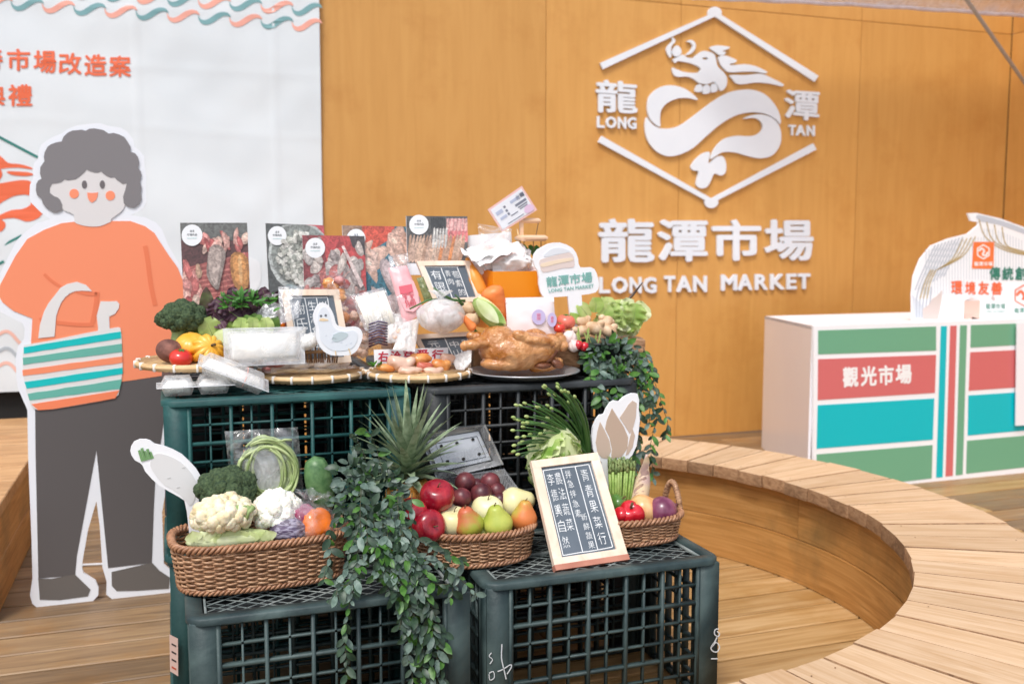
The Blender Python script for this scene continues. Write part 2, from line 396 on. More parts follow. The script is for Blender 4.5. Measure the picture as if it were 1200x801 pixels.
M['ply'] = wood('plywood', srgb(207, 151, 78), srgb(212, 156, 83), srgb(216, 161, 88), .5, rnd=.045, ax=(9, 1, .9), dirt=.5, dirtcol=srgb(186, 122, 50))
M['dark'] = mat('recess_shade', (.02, .018, .016), .9)  # near-black stands for the shade in gaps and holes
M['ground'] = mat('ground', srgb(140, 130, 118), .9, col2=srgb(110, 104, 96), sc=2)
M['white'] = mat('painted_white', srgb(236, 240, 246), .45, col2=srgb(230, 235, 242), sc=3)
M['board'] = mat('foam_board', srgb(246, 247, 250), .5)
M['paper'] = mat('paper', srgb(240, 240, 240), .6)
M['cloth'] = mat('banner_cloth', srgb(229, 235, 238), .85, col2=srgb(224, 231, 235), sc=2.5, bump=.1, bsc=300)
M['print'] = printed('print')
M['photo'] = photoprint('photo_print'); M['gprint'] = printed('glossy_print', .35)
# ================================================================ ground and deck
g = struct(MB().box((0, 0, -.16), (160, 160, .02)).build('ground', M['ground'], smooth=False))
fl = struct(MB().box((1.55, 3.2, -.06), (9.5, 4.1, .04)).build('floor', M['dark'], smooth=False))
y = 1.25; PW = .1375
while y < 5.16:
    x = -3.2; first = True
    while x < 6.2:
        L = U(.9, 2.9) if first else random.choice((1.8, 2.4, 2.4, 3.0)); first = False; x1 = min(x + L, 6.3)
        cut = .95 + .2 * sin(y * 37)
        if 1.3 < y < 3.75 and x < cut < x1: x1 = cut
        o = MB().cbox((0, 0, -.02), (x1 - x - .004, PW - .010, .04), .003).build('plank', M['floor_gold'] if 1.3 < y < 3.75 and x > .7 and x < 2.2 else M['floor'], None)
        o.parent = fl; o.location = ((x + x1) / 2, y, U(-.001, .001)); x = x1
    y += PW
# ================================================================ curved bench
BC = V((.865, 2.6)); RI = 1.10; RO = 1.465; BZ = .345
bn = thing('curved_bench', 'long curved wooden bench with pale seat planks ringing the floor on the right', 'bench', (BC.x, BC.y, 0))
a0, a1 = radians(-118), radians(97); st = radians(5.55); a = a0
while a < a1:
    am = a + st / 2; wi = RI * st - .004; wo = RO * st - .0045; mb = MB(); ri = U(-.004, .004)
    vs = []
    for z, k in ((BZ - .042, 0), (BZ - .0018, 0), (BZ, .0013)):
        for r, w in ((RI + ri + k, wi / 2 - k), (RO + ri - k, wo / 2 - k)):
            for sg in (-1, 1): vs.append(V((r - (RI + RO) / 2, sg * w, z)))
    fs = [(0, 1, 3, 2), (8, 10, 11, 9)]
    for l in (0, 4):
        fs += [(l, l + 4, l + 5, l + 1), (l + 1, l + 5, l + 7, l + 3), (l + 3, l + 7, l + 6, l + 2), (l + 2, l + 6, l + 4, l)]
    mb.add(vs, fs); o = mb.build('seat_plank', M['bench'], None); o.parent = bn; o.data.materials.append(M['endg']); [setattr(o.data.polygons[q_], 'material_index', 1) for q_ in range(2, 10)]  # end-grain brown; on sides and chamfers it paints the shade of the seams
    o.rotation_euler = (0, 0, am); o.location = (cos(am) * (RI + RO) / 2, sin(am) * (RI + RO) / 2, U(-.0012, .0012)); a += st
mb = MB(); rn_ = random.Random(2)
for i in range(int((a1 - a0) / st)):
    am = a0 + st * (i + .5)
    for rr in (RI + .05, RO - .05):
        for sg in (-.3, .3):
            if rn_.random() < .4: t_ = am + sg * st; mb.lathe([(.0018, 0), (.0016, .001), (.0001, .001)], (BC.x + cos(t_) * rr, BC.y + sin(t_) * rr, BZ + .0006), 6)
o = mb.build('screws', M['endg'], bn, False); o['kind'] = 'stuff'
def arcboard(r, t, z0, z1, b0, b1, name='riser_board'):
    mb = MB(); n = max(3, int((b1 - b0) / radians(3))); vs = []
    for i in range(n + 1):
        b = b0 + (b1 - b0) * i / n
        for rr, z in ((r, z0), (r, z1), (r + t, z1), (r + t, z0)): vs.append(V((rr * cos(b), rr * sin(b), z)))
    fs = [(0, 1, 2, 3), (4 * n + 3, 4 * n + 2, 4 * n + 1, 4 * n)]
    for i in range(n):
        for k in range(4): l = (k + 1) % 4; fs.append((4 * i + k, 4 * i + 4 + k, 4 * i + 4 + l, 4 * i + l))
    mb.add(vs, fs); o = mb.build(name, M['riser'], None); o.parent = bn; return o
for z0, z1, cuts, dr in ((.002, .148, (-118, -40, 60, 97), -.007), (.151, BZ - .043, (-118, -62, 8, 97), .0)):
    for c0, c1 in zip(cuts, cuts[1:]): arcboard(RI + .034 + dr, .022, z0, z1, radians(c0), radians(c1) - .002)
for c0, c1 in ((-118, -20), (-20, 97)): arcboard(RO - .06, .022, .002, BZ - .043, radians(c0), radians(c1) - .002)
# ================================================================ left bench box
lb = thing('straight_bench', 'straight wooden bench at the left edge of the photo, behind the cardboard shopper', 'bench', (-.52, 3.3, 0))
for i in range(8):
    yy = 3.235 + .11 + i * .223
    o = MB().cbox((-.52 - .25, yy, BZ - .021), (.5, .219, .042), .003).build('seat_plank', M['topbrown'], lb)
for z0, z1 in ((.002, .148), (.151, BZ - .043)):
    MB().cbox((-.545, 4.14, (z0 + z1) / 2), (.02, 1.8, z1 - z0), .002, ).build('side_board', M['riser'], lb)
    MB().cbox((-.8, 3.25, (z0 + z1) / 2), (.49, .02, z1 - z0), .002).build('end_board', M['riser'], lb)
# ================================================================ plywood walls
WY = 5.16; CX = 5.27
def panelwall(name, label, spans, zs, place, roty):
    t = thing(name, label, 'wall', place)
    for (u0, u1) in spans:
        for (z0, z1) in zs:
            if u0 < -1.0 and roty == 0 and z0 < .1: z0 = .452
            o = MB().cbox(((u1 - u0) / 2, .009, (z1 - z0) / 2), (u1 - u0 - .003, .018, z1 - z0 - .003), .0012).build('panel', M['ply'], None, smooth=False)
            o.parent = t; o.rotation_euler = (0, 0, roty)
            o.location = (u0 * cos(roty), u0 * sin(roty), z0)
    return t
w1 = panelwall('plywood_wall', 'orange plywood wall carrying the white market logo', [(-2.5, -1.3), (-1.3, -.34), (-.34, .757), (.757, 1.995), (1.995, 2.828), (2.828, 4.081), (4.081, CX)], [(.004, 2.522), (2.522, 2.98)], (0, WY, 0), 0)
MB().box((1.4, WY + .035, 1.49), (7.8, .03, 2.96)).build('backing', M['dark'], w1, smooth=False)  # near-black sheet also draws the shade of the gap under the banner
w2 = panelwall('side_plywood_wall', 'shadier plywood wall turning the corner at the right edge', [(-4.0, -2.78), (-2.78, -1.56), (-1.56, -.34), (-.34, -.003)], [(.004, 2.522), (2.522, 2.98)], (CX, WY, 0), radians(90))
for o in w2.children: o.location.x += .02
MB().box((CX + .05, WY - 2, 1.49), (.03, 4, 2.96)).build('backing', M['dark'], w2, smooth=False)
# ================================================================ wall logo
WP = PY(WY)
def part(name, parent, fn, m=None, smooth=True):
    mb = MB(); fn(mb); return mb.build(name, m or M['white'], parent, smooth)
O1, T1 = .018, .014
lg = thing('dragon_emblem', 'white cut-out dragon inside a broken hexagon, upper right on the plywood wall', 'logo', onY(832, 125, WY))
def barpx(mb, a, b, w, knob=None):
    l = hypot(b[0] - a[0], b[1] - a[1]); nx, ny = -(b[1] - a[1]) / l * w / 2, (b[0] - a[0]) / l * w / 2
    slab(mb, [(a[0] + nx, a[1] + ny), (b[0] + nx, b[1] + ny), (b[0] - nx, b[1] - ny), (a[0] - nx, a[1] - ny)], WP, O1, T1, 1)
def chev(mb, a, c, b, w, s):
    # bent bar a-c-b with a round knob at c
    def off(p, q, k):
        l = hypot(q[0] - p[0], q[1] - p[1]); return (-(q[1] - p[1]) / l * k, (q[0] - p[0]) / l * k)
    n1 = off(a, c, w / 2); n2 = off(c, b, w / 2)
    kn = [(c[0] + 8 * cos(t), c[1] + 7 * sin(t)) for t in [radians(x) for x in (range(160, 381, 20) if s < 0 else range(200, -21, -20))]]
    if s < 0:
        pts = [(a[0] - n1[0], a[1] - n1[1])][::1]
    up = [(a[0] - n1[0], a[1] - n1[1])] + ([*kn] if s < 0 else [(c[0], c[1] - w * .55)]) + [(b[0] - n2[0], b[1] - n2[1])]
    dn = [(b[0] + n2[0], b[1] + n2[1])] + ([(c[0], c[1] + w * .55)] if s < 0 else [*kn][::-1][::-1][::-1]) + [(a[0] + n1[0], a[1] + n1[1])]
    slab(mb, up + dn, WP, O1, T1, 1)
part('upper_bar', lg, lambda mb: chev(mb, (703.3, 78.3), (836, 16), (955, 93), 8, -1))
part('lower_bar', lg, lambda mb: chev(mb, (701.7, 163.3), (832, 237), (953, 172), 8, 1))
SH = {
 'body': [(756,138),(754.3,147.7),(755.7,160),(761,170.4),(769.7,179),(782,183.5),(796,181),(810,174),(824,161.7),(838,149.4),(853.6,139),(867.6,133.7),(883.4,132),(897.3,134.6),(907.8,140.7),(912.6,146),(912,135.5),(906,123),(895.6,112),(883.4,106.6),(869.4,105.7),(852,109),(834.4,119),(817,132),(799.4,145),(787,150.3),(773,151),(764,147),(758.6,141)],
 'neck': [(816,117.6),(810,111),(799.4,104),(783.7,100.5),(769.7,104),(759,114.5),(757,128.5),(759.4,138),(764.5,144.5),(772,149),(771.8,140.7),(773,130),(780,121.5),(792.4,116),(804.7,115.4)],
 'tail': [(869.4,139.8),(878,135.8),(890.3,134.6),(902.6,138.6),(911,147.5),(913.6,160),(911.3,172),(902.6,182.7),(888.6,185.8),(873,182.7),(859,178.8),(845,178.8),(835.3,184.4),(831,186),(836,174),(846.6,163.4),(860.6,159.6),(876.4,160),(886.8,157.3),(892,150.3),(889.5,142.4),(881.6,138.6)],
 'tail_tuft': [(830,178.8),(822,180),(812.6,188),(808,195.8),(810.8,200),(817,201),(815,210.6),(814.3,216.7),(819.5,220.8),(826.5,219.4),(831,212.4),(835.3,203.6),(843,206),(848.4,202),(849,191.4),(845,183.5),(838,184.4),(830,191.4),(828.5,189.6)],
 'tooth': [(816,99.8),(821,101),(820.4,108),(812.7,107.3)],
 'tooth.2': [(823.6,101),(829.3,100.9),(830,109.3),(821.9,110)],
 'tooth.3': [(832,99.8),(837.3,99.2),(839,106.7),(834,109),(831.6,108)],
 'whisker': [(786,44.7),(790,48.7),(785.5,54.7),(784.8,60),(784.9,66.7),(783.3,68),(780,62.7),(779.5,57.3),(782.8,52.7),(786.5,48.7)],
 'nose': [(791.3,54),(796,58),(796.7,63.3),(792,67),(787.2,65.3),(786.5,60)],
 'horn': [(802.7,49.3),(808.7,47.7),(813.3,52),(812.7,58.7),(807.3,64),(802,65),(807.3,60),(810,54.7),(807.3,50.7)],
 'ear': [(830,56.7),(839.3,54),(853.3,56),(850,58.7),(844.7,60.7),(848.7,62),(846.7,65),(841.3,65.3),(836.7,62)],
 'mane': [(840.7,67.3),(848.7,66),(861.3,71.3),(858,74.7),(854,75),(855.3,77.3),(871.3,76),(884.7,78.7),(896.7,84.7),(894.7,86.7),(883.3,84.7),(868.7,84.7),(852.7,85.3),(845.5,80),(841.2,73.3)],
 'mane.2': [(854,88.7),(871.3,88.7),(890,87.3),(903.3,92.7),(916,99.3),(914,101.6),(900.7,98.7),(884.7,97.3),(868.7,99.3),(860.7,98),(856.7,93.3)],
}
for k, p in SH.items(): part(k.split('.')[0], lg, lambda mb: slab(mb, p, WP, O1, T1, 3))
head = [(790,74.7),(786.7,70.7),(792,68),(798,64.7),(803.3,68),(810,68.7),(815.3,64.7),(821.3,60.7),(828.7,61.3),(835.3,64.7),(837.3,70.7),(839.3,78.7),(846,85.3),(850,92),(849.3,101.3),(844.7,106.7),(841.3,106),(839.3,101.3),(834.7,96.7),(827.3,99.3),(818,98),(811.3,93.3),(803.3,90.4),(792.7,90.7),(787.3,87.3),(786.3,80),(791.3,82),(800.7,85.3),(815.3,86),(819.3,82),(816.7,78.7),(807.3,74.7),(796.7,72.7),(792,72.4)]
part('head', lg, lambda mb: slab(mb, head, WP, O1, T1, 3, holes=[[(824.7 + 3.6 * cos(t), 69.3 + 1.4 * sin(t)) for t in [i * pi / 4 for i in range(8)]]]))
lc = thing('emblem_lettering', 'raised white characters and LONG TAN split either side of the dragon emblem', 'sign', onY(722, 125, WY))
def letter(ch, q, parent, bold=.02, nm='letter'):
    return part(nm, parent, lambda mb: write(mb, ch, q, WP, off=O1, th=T1, bold=bold), smooth=False)
letter('龍', [(697, 93), (746, 97), (746, 134), (697, 132)], lc, .022)
letter('潭', [(918, 105), (959, 107.5), (958, 143), (917.5, 139)], lc, .022)
def lword(w, xs, q, parent, bold=.03):
    for ch, (u0, u1) in zip(w, xs): letter(ch, sub(q, u0, 0, u1, 1), parent, bold)
lword('LONG', ((0, .19), (.22, .49), (.53, .74), (.77, 1)), [(698.5, 136.5), (744.5, 138), (744.5, 152), (698.5, 150)], lc, .045)
lword('TAN', ((0, .27), (.28, .64), (.7, 1)), [(922.7, 146.5), (953, 147.5), (953, 160), (922.7, 158.8)], lc, .045)
wm = thing('market_wordmark', 'raised white characters over the words LONG TAN MARKET on the plywood wall', 'sign', onY(825, 300, WY))
for ch, q in (('龍', rect(700, 256, 766, 307.5)), ('潭', rect(768.8, 257, 828, 306.5)), ('市', rect(832.5, 257, 890.5, 305.5)), ('場', rect(894, 257, 951.8, 305.5))): letter(ch, q, wm, .026)
lword('LONG', ((0, .19), (.22, .5), (.53, .74), (.77, 1)), rect(701, 324.3, 768, 343.4), wm, .05)
lword('TAN', ((0, .26), (.29, .64), (.68, 1)), rect(777, 322.8, 827, 342), wm, .05)
lword('MARKET', ((0, .18), (.19, .35), (.38, .52), (.55, .71), (.735, .845), (.86, 1)), [(843.5, 321.5), (948, 320), (948, 338.3), (843.5, 340.5)], wm, .05)
# ================================================================ banner on the wall
BP = PY(5.13)
def bdisp(p):
    x, z = p.x, p.z; cr = lambda v, w: max(0, 1 - abs(v) / w)
    q = z + .45 * x; u = x - .9 * (z - 1.2)
    return (.012 * sin(x * 1.7 + z * 2.3) + .016 * noise.noise(V((q * 1.4, u * .5, 1))) + .006 * noise.noise(V((q * 3.4, u * 1.0, 5))) + .003 * noise.noise(V((x * 7, z * 7, 9)))
            + .0014 * cr(z - 1.71 + .02 * sin(x * 3), .02) + .0016 * cr(z - 2.27 - .01 * sin(x * 4), .025) + .0035 * cr(x - .53, .018) + .002 * cr(z - 2.0, .02) + .003 * cr(x + .12, .018))
bx0, bx1 = onY(-60, 300, 5.13).x, onY(377.5, 200, 5.13).x; bz0, bz1 = onY(10, 459, 5.13).z, 2.62
mb = MB(); nx, nz_ = 90, 110; vs = []; fs = []
for j in range(nz_ + 1):
    for i in range(nx + 1):
        p = V((bx0 + (bx1 - bx0) * i / nx, 5.13, bz0 + (bz1 - bz0) * j / nz_)); vs.append(p + V((0, -bdisp(p), 0)))
for j in range(nz_):
    for i in range(nx): k = j * (nx + 1) + i; fs.append((k, k + 1, k + nx + 2, k + nx + 1))
mb.add(vs, fs)
ban = thing('fabric_banner', 'large pale fabric banner with wave border and orange lettering, left of the wall', 'banner', ((bx0 + bx1) / 2, 5.13, bz0))
mb.build('cloth', M['cloth'], ban)
orange = srgb(238, 112, 72); tealg = srgb(126, 172, 176); pinkp = srgb(246, 176, 158); dteal = srgb(38, 128, 118)
def wave(mb, x, y, w, h, c, sk=.09):
    top = [(0, .3), (.06, .58), (.18, .68), (.32, .56), (.5, .24), (.66, .04), (.82, 0), (.94, .12), (1, .38)]
    bot = [(1, .38), (.88, .28), (.74, .36), (.58, .62), (.4, .92), (.22, 1.04), (.08, .9), (.01, .6)]
    pts = [(x + u * w, y + v * h + u * w * sk) for u, v in top + bot[1:]]
    slab(mb, pts, BP, .002, .0008, 2, col=c, disp=bdisp)
mb = MB()
for r, (x0, y0) in enumerate(((2, -8), (84, -30))):
    pass
for i in range(12):
    x = 342 - i * 36.6; w = 35.5 if i == 0 else 38.5
    mb = MB(); wave(mb, x, 20.5 + (x - 342) * .074, w, 15.5, pinkp if i % 2 == 0 else tealg, .05); mb.build('wave', M['print'], ban, False)
    if i < 9: mb = MB(); wave(mb, x, 2.5 + (x - 342) * .078, w, 15.5, tealg if i % 2 == 0 else pinkp, .05); mb.build('wave', M['print'], ban, False)
mb = MB()
for ch, q in (('善', rect(-23, 56, 3.5, 82)), ('市', rect(8, 57, 35.5, 83.5)), ('場', rect(39, 59, 66, 86)), ('改', rect(68.5, 61.5, 95.5, 87.5)), ('造', rect(98.5, 63, 125, 89)), ('案', rect(127.5, 64.5, 153.5, 90)), ('典', rect(-20, 99, 6.5, 124)), ('禮', rect(9.5, 99, 38, 125))):
    mb = MB(); write(mb, ch, q, BP, off=.003, bold=.028, col=orange, disp=bdisp); mb.build('character', M['print'], ban, False)
def bs(p, c, s=3, nm='dragon_print'): mb = MB(); slab(mb, p, BP, .002, .0008, s, col=c, disp=bdisp); mb.build(nm, M['print'], ban, False)
def bl(*a, nm='frame_line'): mb = MB(); stroke(mb, *a, disp=bdisp); mb.build(nm, M['print'], ban, False)
bl([(-40, 140), (44.5, 184.5)], 3, BP, .002, dteal, 1)
bl([(-40, 310), (26, 276)], 3, BP, .002, dteal, 1)
bl([(-40, 330), (5, 306)], 3, BP, .002, dteal, 1)
bs([(-10, 178), (2, 184), (10, 191), (24, 192.5), (36, 196), (37.5, 198.5), (22, 196.5), (8, 197), (-10, 198)], orange)
bs([(8, 201), (20, 201), (34, 202), (39, 205), (28, 206.5), (14, 205)], orange)
bs([(-20, 218), (0, 215), (14, 212.5), (28, 211), (37, 214), (36, 228), (28, 228), (16, 230), (4, 236), (-20, 250)], orange)
bs([(-10, 198), (0, 198), (3, 205), (-2, 212), (-12, 212)], orange)
bs([(-20, 262), (0, 252), (14, 246), (26, 245), (36, 240), (36, 234), (40, 236), (50, 250), (40, 258), (30, 259.5), (20, 256), (8, 256), (-20, 262)], orange, 2)
bs([(-10, 258), (3, 258), (7, 264), (2, 271), (-10, 272)], orange)
gq = srgb(180, 190, 198)
for yy, c in ((388, srgb(240, 190, 175)), (408, gq), (425, srgb(240, 190, 175))):
    bl([(-40, yy + 12), (-22, yy + 3), (-6, yy + 5), (6, yy), (14, yy + 3), (24, yy + 14), (34, yy + 14)], 4, BP, .002, c, nm='ripple')
bs([(291, 304), (297, 303), (304, 308), (306, 322), (304, 334), (297, 342), (291, 342)], srgb(236, 240, 243))
# ================================================================ plastic awning edge and brace
aw = thing('plastic_awning', 'clear plastic awning sheet with a milky hem above the plywood wall, top right', 'awning', (3.6, 4.95, 2.6))
mb = MB(); vs = []; n = 40; rows = ((0, 0), (.03, -.004), (.5, .03), (1.3, .12))
hem = [onY(x, y, 4.9) for x, y in ((812, -1), (900, 2), (1000, 7), (1100, 13), (1200, 20), (1280, 23))]
def hemp(t):
    t *= len(hem) - 1; i = min(int(t), len(hem) - 2); return hem[i].lerp(hem[i + 1], t - i)
for i in range(n + 1):
    p = hemp(i / n)
    for dz, dy in rows: vs.append(p + V((0, -dy * 8 + .015 * noise.noise(V((p.x * 3, dz, 0))), dz * .6)))
for i in range(n):
    for j in range(3): k = i * 4 + j; fs_ = (k, k + 1, k + 5, k + 4); mb.f.append(fs_); mb.c.append(None)
mb.v = vs
M['film_awn'] = film('awning_plastic', (.9, .88, .9), .35, .25, .5, 12)
M['hem'] = mat('milky_plastic', srgb(205, 190, 195), .4, col2=srgb(225, 215, 220), sc=20)
mb.build('sheet', M['film_awn'], aw)
mb = MB(); mb.tube([hemp(i / 30) + V((0, .004, .006 + .003 * sin(i * 1.7))) for i in range(31)], .011, 6); mb.build('hem', M['hem'], aw)
M['steel'] = mat('dull_steel', srgb(168, 166, 164), .4, metal=.3)
tag(MB().tube([onY(1118, -22, 4.3), onY(1133, 0, 4.32), onY(1200, 96, 4.6), onY(1235, 146, 4.75)], .0105, 10).build('metal_brace', M['steel'], None, loc=onY(1200, 96, 4.6)), 'thin grey metal tube slanting down from the awning at the top right', 'pole')
# ================================================================ printed stall counter
CYp = 3.755; CP = PY(CYp)
ct = thing('display_counter', 'low white counter with green, red and turquoise striped front', 'counter', (2.79, CYp, 0))
A = onY(953.5, 382, CYp); zt = A.z
fp = MB(); slab(fp, [(953.5, 382), (1262, 371), (1262, 548), (1072, 568), (961, 579.5), (953.5, 571)], CP, .0, .015, 1); fp.build('front_panel', M['board'], ct, False)
Bk = V((3.169, 4.75, zt)); M['mauve'] = mat('side_board', srgb(248, 248, 252), .22, col2=srgb(242, 241, 247), sc=1.2)
mb = MB(); A0 = V((2.765, CYp + .018, 0)); 
mb.add([A0, V((3.165, 4.75, 0)), V((3.165, 4.75, zt - .03)), A0 + V((0, 0, zt)), A0 + V((.015, 0, 0)), V((3.18, 4.75, 0)), V((3.18, 4.75, zt - .03)), A0 + V((.015, 0, zt))], [(0, 1, 2, 3), (7, 6, 5, 4), (0, 3, 7, 4), (1, 5, 6, 2), (2, 6, 7, 3), (0, 4, 5, 1)])
mb.build('side_panel', M['mauve'], ct, False)
MB().add([A0 + V((.0, .0, zt - .002)), V((4.8, CYp + .018, zt - .002)), V((4.8, 4.75, zt - .03)), V((3.165, 4.75, zt - .03)), A0 + V((0, 0, zt - .017)), V((4.8, CYp + .018, zt - .017)), V((4.8, 4.75, zt - .045)), V((3.165, 4.75, zt - .045))], [(0, 1, 2, 3), (7, 6, 5, 4), (0, 4, 5, 1), (1, 5, 6, 2), (2, 6, 7, 3), (3, 7, 4, 0)]).build('top_panel', M['board'], ct, False)
gr = srgb(112, 172, 138); rd = srgb(214, 112, 112); tq = srgb(0, 190, 200)
mb = MB()
for c, q in ((gr, [(958.5, 387), (1096.8, 382.2), (1096.8, 410.4), (958.5, 415)]), (rd, [(958.5, 420.6), (1096.8, 415.5), (1095.5, 460), (958, 468.5)]), (tq, [(958, 474.5), (1094.7, 466.4), (1093, 514.8), (956.8, 525.4)]), (gr, [(956.8, 532), (1092.6, 521), (1091.7, 560), (962, 575), (956.8, 569)]),
             (tq, [(1102.4, 382), (1109.6, 381.7), (1104.5, 558.5), (1096.8, 559.4)]), (rd, [(1113.4, 381.5), (1121, 381.2), (1116.4, 557), (1107.8, 558)]), (gr, [(1125, 381), (1133, 380.8), (1128, 555.6), (1119.8, 556.6)]),
             (gr, [(1137.6, 380.7), (1256, 376.5), (1256, 400.5), (1137, 407)]), (rd, [(1136.7, 412.5), (1256, 406.5), (1256, 449), (1135, 457.5)]), (tq, [(1134.6, 463), (1256, 455), (1256, 499), (1133.8, 510)]), (gr, [(1133, 516), (1256, 505), (1256, 541), (1132, 554.7)])):
    mb = MB(); slab(mb, q, CP, .0015, .001, 1, col=c); mb.build('stripe', M['gprint'], ct, False)
mb = MB()
for ch, q in zip('觀光市場', ([(987, 430), (1005.5, 429), (1005.5, 452.8), (987, 454)], [(1008.4, 429), (1027, 428), (1027, 451.5), (1008.4, 452.6)], [(1029, 428), (1047, 427), (1047, 450.5), (1029, 451.5)], [(1049, 427), (1068, 426), (1068, 449), (1049, 450.5)])):
    mb = MB(); write(mb, ch, q, CP, off=.003, th=.001, bold=.035, col=srgb(245, 245, 245)); mb.build('character', M['gprint'], ct, False)
nb = MB(); slab(nb, [(1192, 379), (1262, 376), (1262, 495), (1190.5, 498.5)], Pl((0, 3.735, 0), (1, 3.735, 0), (0, 3.735, 1)), 0, .006, 1)
tag(nb.build('blank_board', M['mauve'], None, False, loc=onY(1195, 498, 3.735)), 'blank pale board leaning on the striped counter at the right edge', 'board')
# ---------------- house shaped sign on the counter
SY = 3.92; SP = PY(SY)
ss = thing('arched_sign', 'white cardboard sign shaped like a draped market hall standing on the striped counter', 'sign', onY(1130, 372, SY))
out = [(1069.4, 378), (1069.4, 362), (1069, 344.8), (1071, 324), (1078.7, 303.6), (1091.8, 287.7), (1112.4, 279.3), (1134.9, 273.7), (1146, 264.3), (1147, 260.2), (1137.7, 258.7), (1134.5, 249.7), (1144, 249.4), (1172.3, 255.9), (1200, 266), (1250, 290), (1275, 320), (1278, 376)]
def tr(m_, pts, c, s=2, off=.0015, pl=SP): slab(m_, pts, pl, off, .001, s, col=c)
mb = MB(); slab(mb, out, SP, 0, .012, 1); mb.build('board', M['board'], ss, False)
mb = MB(); lgry = srgb(212, 218, 224)
for i in range(34):
    x = 1085 + i * 3.4; yb = 345 if x < 1130 else 328; yt = 292 - min(1, max(0, (x - 1090) / 50)) * 14 - (10 if x > 1150 else 0)
    if x > 1165: yt += (x - 1165) * .4
    stroke(mb, [(x, yt), (x, yb)], 1.0, SP, .0012, lgry, 1)
for i in range(9):
    x = 1073 + i * 4.2; stroke(mb, [(1096 + i * 4, 287 - i * 1.2), (x + 8 + i * .8, 318 - i * 3.2), (x - 1, 340 - i * 2)], 1.4, SP, .0014, srgb(190, 196, 206))
for i in range(5): stroke(mb, [(1077 + i * 3.5, 336), (1074 + i * 4, 350), (1074 + i * 3, 372)], 1.6, SP, .0014, srgb(186, 192, 202))
och = srgb(188, 164, 112)
for i in range(4): stroke(mb, [(1143 - i * 5, 277 + i), (1128 - i * 4, 300 + i), (1098, 316)], 1.1, SP, .0018, och)
for i in range(4): stroke(mb, [(1147 + i * 9, 257 + i * 3), (1155 + i * 8, 278 + i * 3), (1180 + i * 6, 294), (1225, 302)], 1.1, SP, .0018, och)
for i in range(3): stroke(mb, [(1097 - i * 3, 316), (1090 - i * 3, 330), (1086 - i * 4, 350)], 1.3, SP, .0018, och)
tr(mb, [(1069, 345), (1083, 360), (1084, 374.8), (1070, 375)], srgb(214, 219, 226), 1, .0011)
tr(mb, [(1145, 251.5), (1172, 258), (1200, 268), (1230, 284), (1200, 274), (1170, 263), (1148, 259)], srgb(196, 202, 212), 2, .0013)
tr(mb, [(1140.5, 283.4), (1164.8, 283.4), (1163.9, 314.9), (1138.6, 314.5)], srgb(242, 124, 66), 1, .002)
hx = [(1152 + 8.6 * sin(i * pi / 3), 295 + 9 * cos(i * pi / 3)) for i in range(6)]; hx2 = [(1152 + 7 * sin(i * pi / 3), 295 + 7.4 * cos(i * pi / 3)) for i in range(6)]
slab(mb, hx, SP, .0026, .001, 1, holes=[hx2], col=(.9, .9, .9))
stroke(mb, [(1147, 294), (1150, 291), (1153, 294), (1151, 298), (1155, 299), (1157, 295)], 2, SP, .0026, (.9, .9, .9))
write_row(mb, '龍潭市場', rect(1141, 306.5, 1163, 311.5), SP, off=.0026, bold=.02, col=(.9, .9, .9))
for q, c in (([(1081.5, 374), (1081, 362), (1088, 357), (1092, 350), (1097, 347), (1104, 340), (1103, 352), (1101, 365), (1099, 374)], srgb(214, 200, 194)), ([(1129, 374), (1130, 352), (1138, 349), (1148, 352), (1148, 374)], srgb(222, 192, 178)), ([(1131, 352), (1138, 345), (1147, 349), (1146, 352)], srgb(228, 230, 234)), ([(1129, 368), (1148, 368), (1148, 374), (1129, 374)], srgb(230, 160, 160)), ([(1161, 350), (1163, 345), (1166, 350), (1165, 352.5)], srgb(210, 190, 190))):
    tr(mb, q, c, 1, .002)
hx = [(1200 + 13 * sin(i * pi / 3), 346 + 13 * cos(i * pi / 3)) for i in range(6)]; hx2 = [(1200 + 11.6 * sin(i * pi / 3), 346 + 11.6 * cos(i * pi / 3)) for i in range(6)]
slab(mb, hx, SP, .0026, .001, 1, holes=[hx2], col=orange)
stroke(mb, [(1191, 346), (1196, 341), (1200, 347), (1198, 352), (1206, 350)], 3, SP, .0026, orange)
mb.build('curtain_print', M['print'], ss, False)
mb = MB(); dg = srgb(52, 128, 110)
for ch, q in zip('傳統創', (rect(1159, 312.5, 1172, 328), rect(1174, 312.5, 1187.2, 328.5), rect(1189, 312.5, 1202.5, 328.5))): write(mb, ch, q, SP, off=.003, bold=.03, col=dg)
for ch, q in zip('環境友善', (rect(1114, 329, 1127.4, 344.8), rect(1130.5, 329.5, 1143, 345), rect(1145.7, 329.5, 1158.8, 345.4), rect(1161, 330, 1174.2, 345.4))): write(mb, ch, q, SP, off=.003, bold=.03, col=orange)
write_row(mb, '龍潭市場', rect(1154.5, 355.5, 1178, 361.8), SP, off=.003, bold=.01, col=srgb(96, 156, 140))
write_row(mb, '龍潭市', rect(1188, 360.5, 1206, 366.5), SP, off=.003, bold=.01, col=srgb(96, 156, 140))
write(mb, 'LONG TAN MARKET', rect(1155, 363.8, 1178, 365.8), SP, off=.003, col=srgb(96, 156, 140))
mb.build('lettering', M['print'], ss, False)
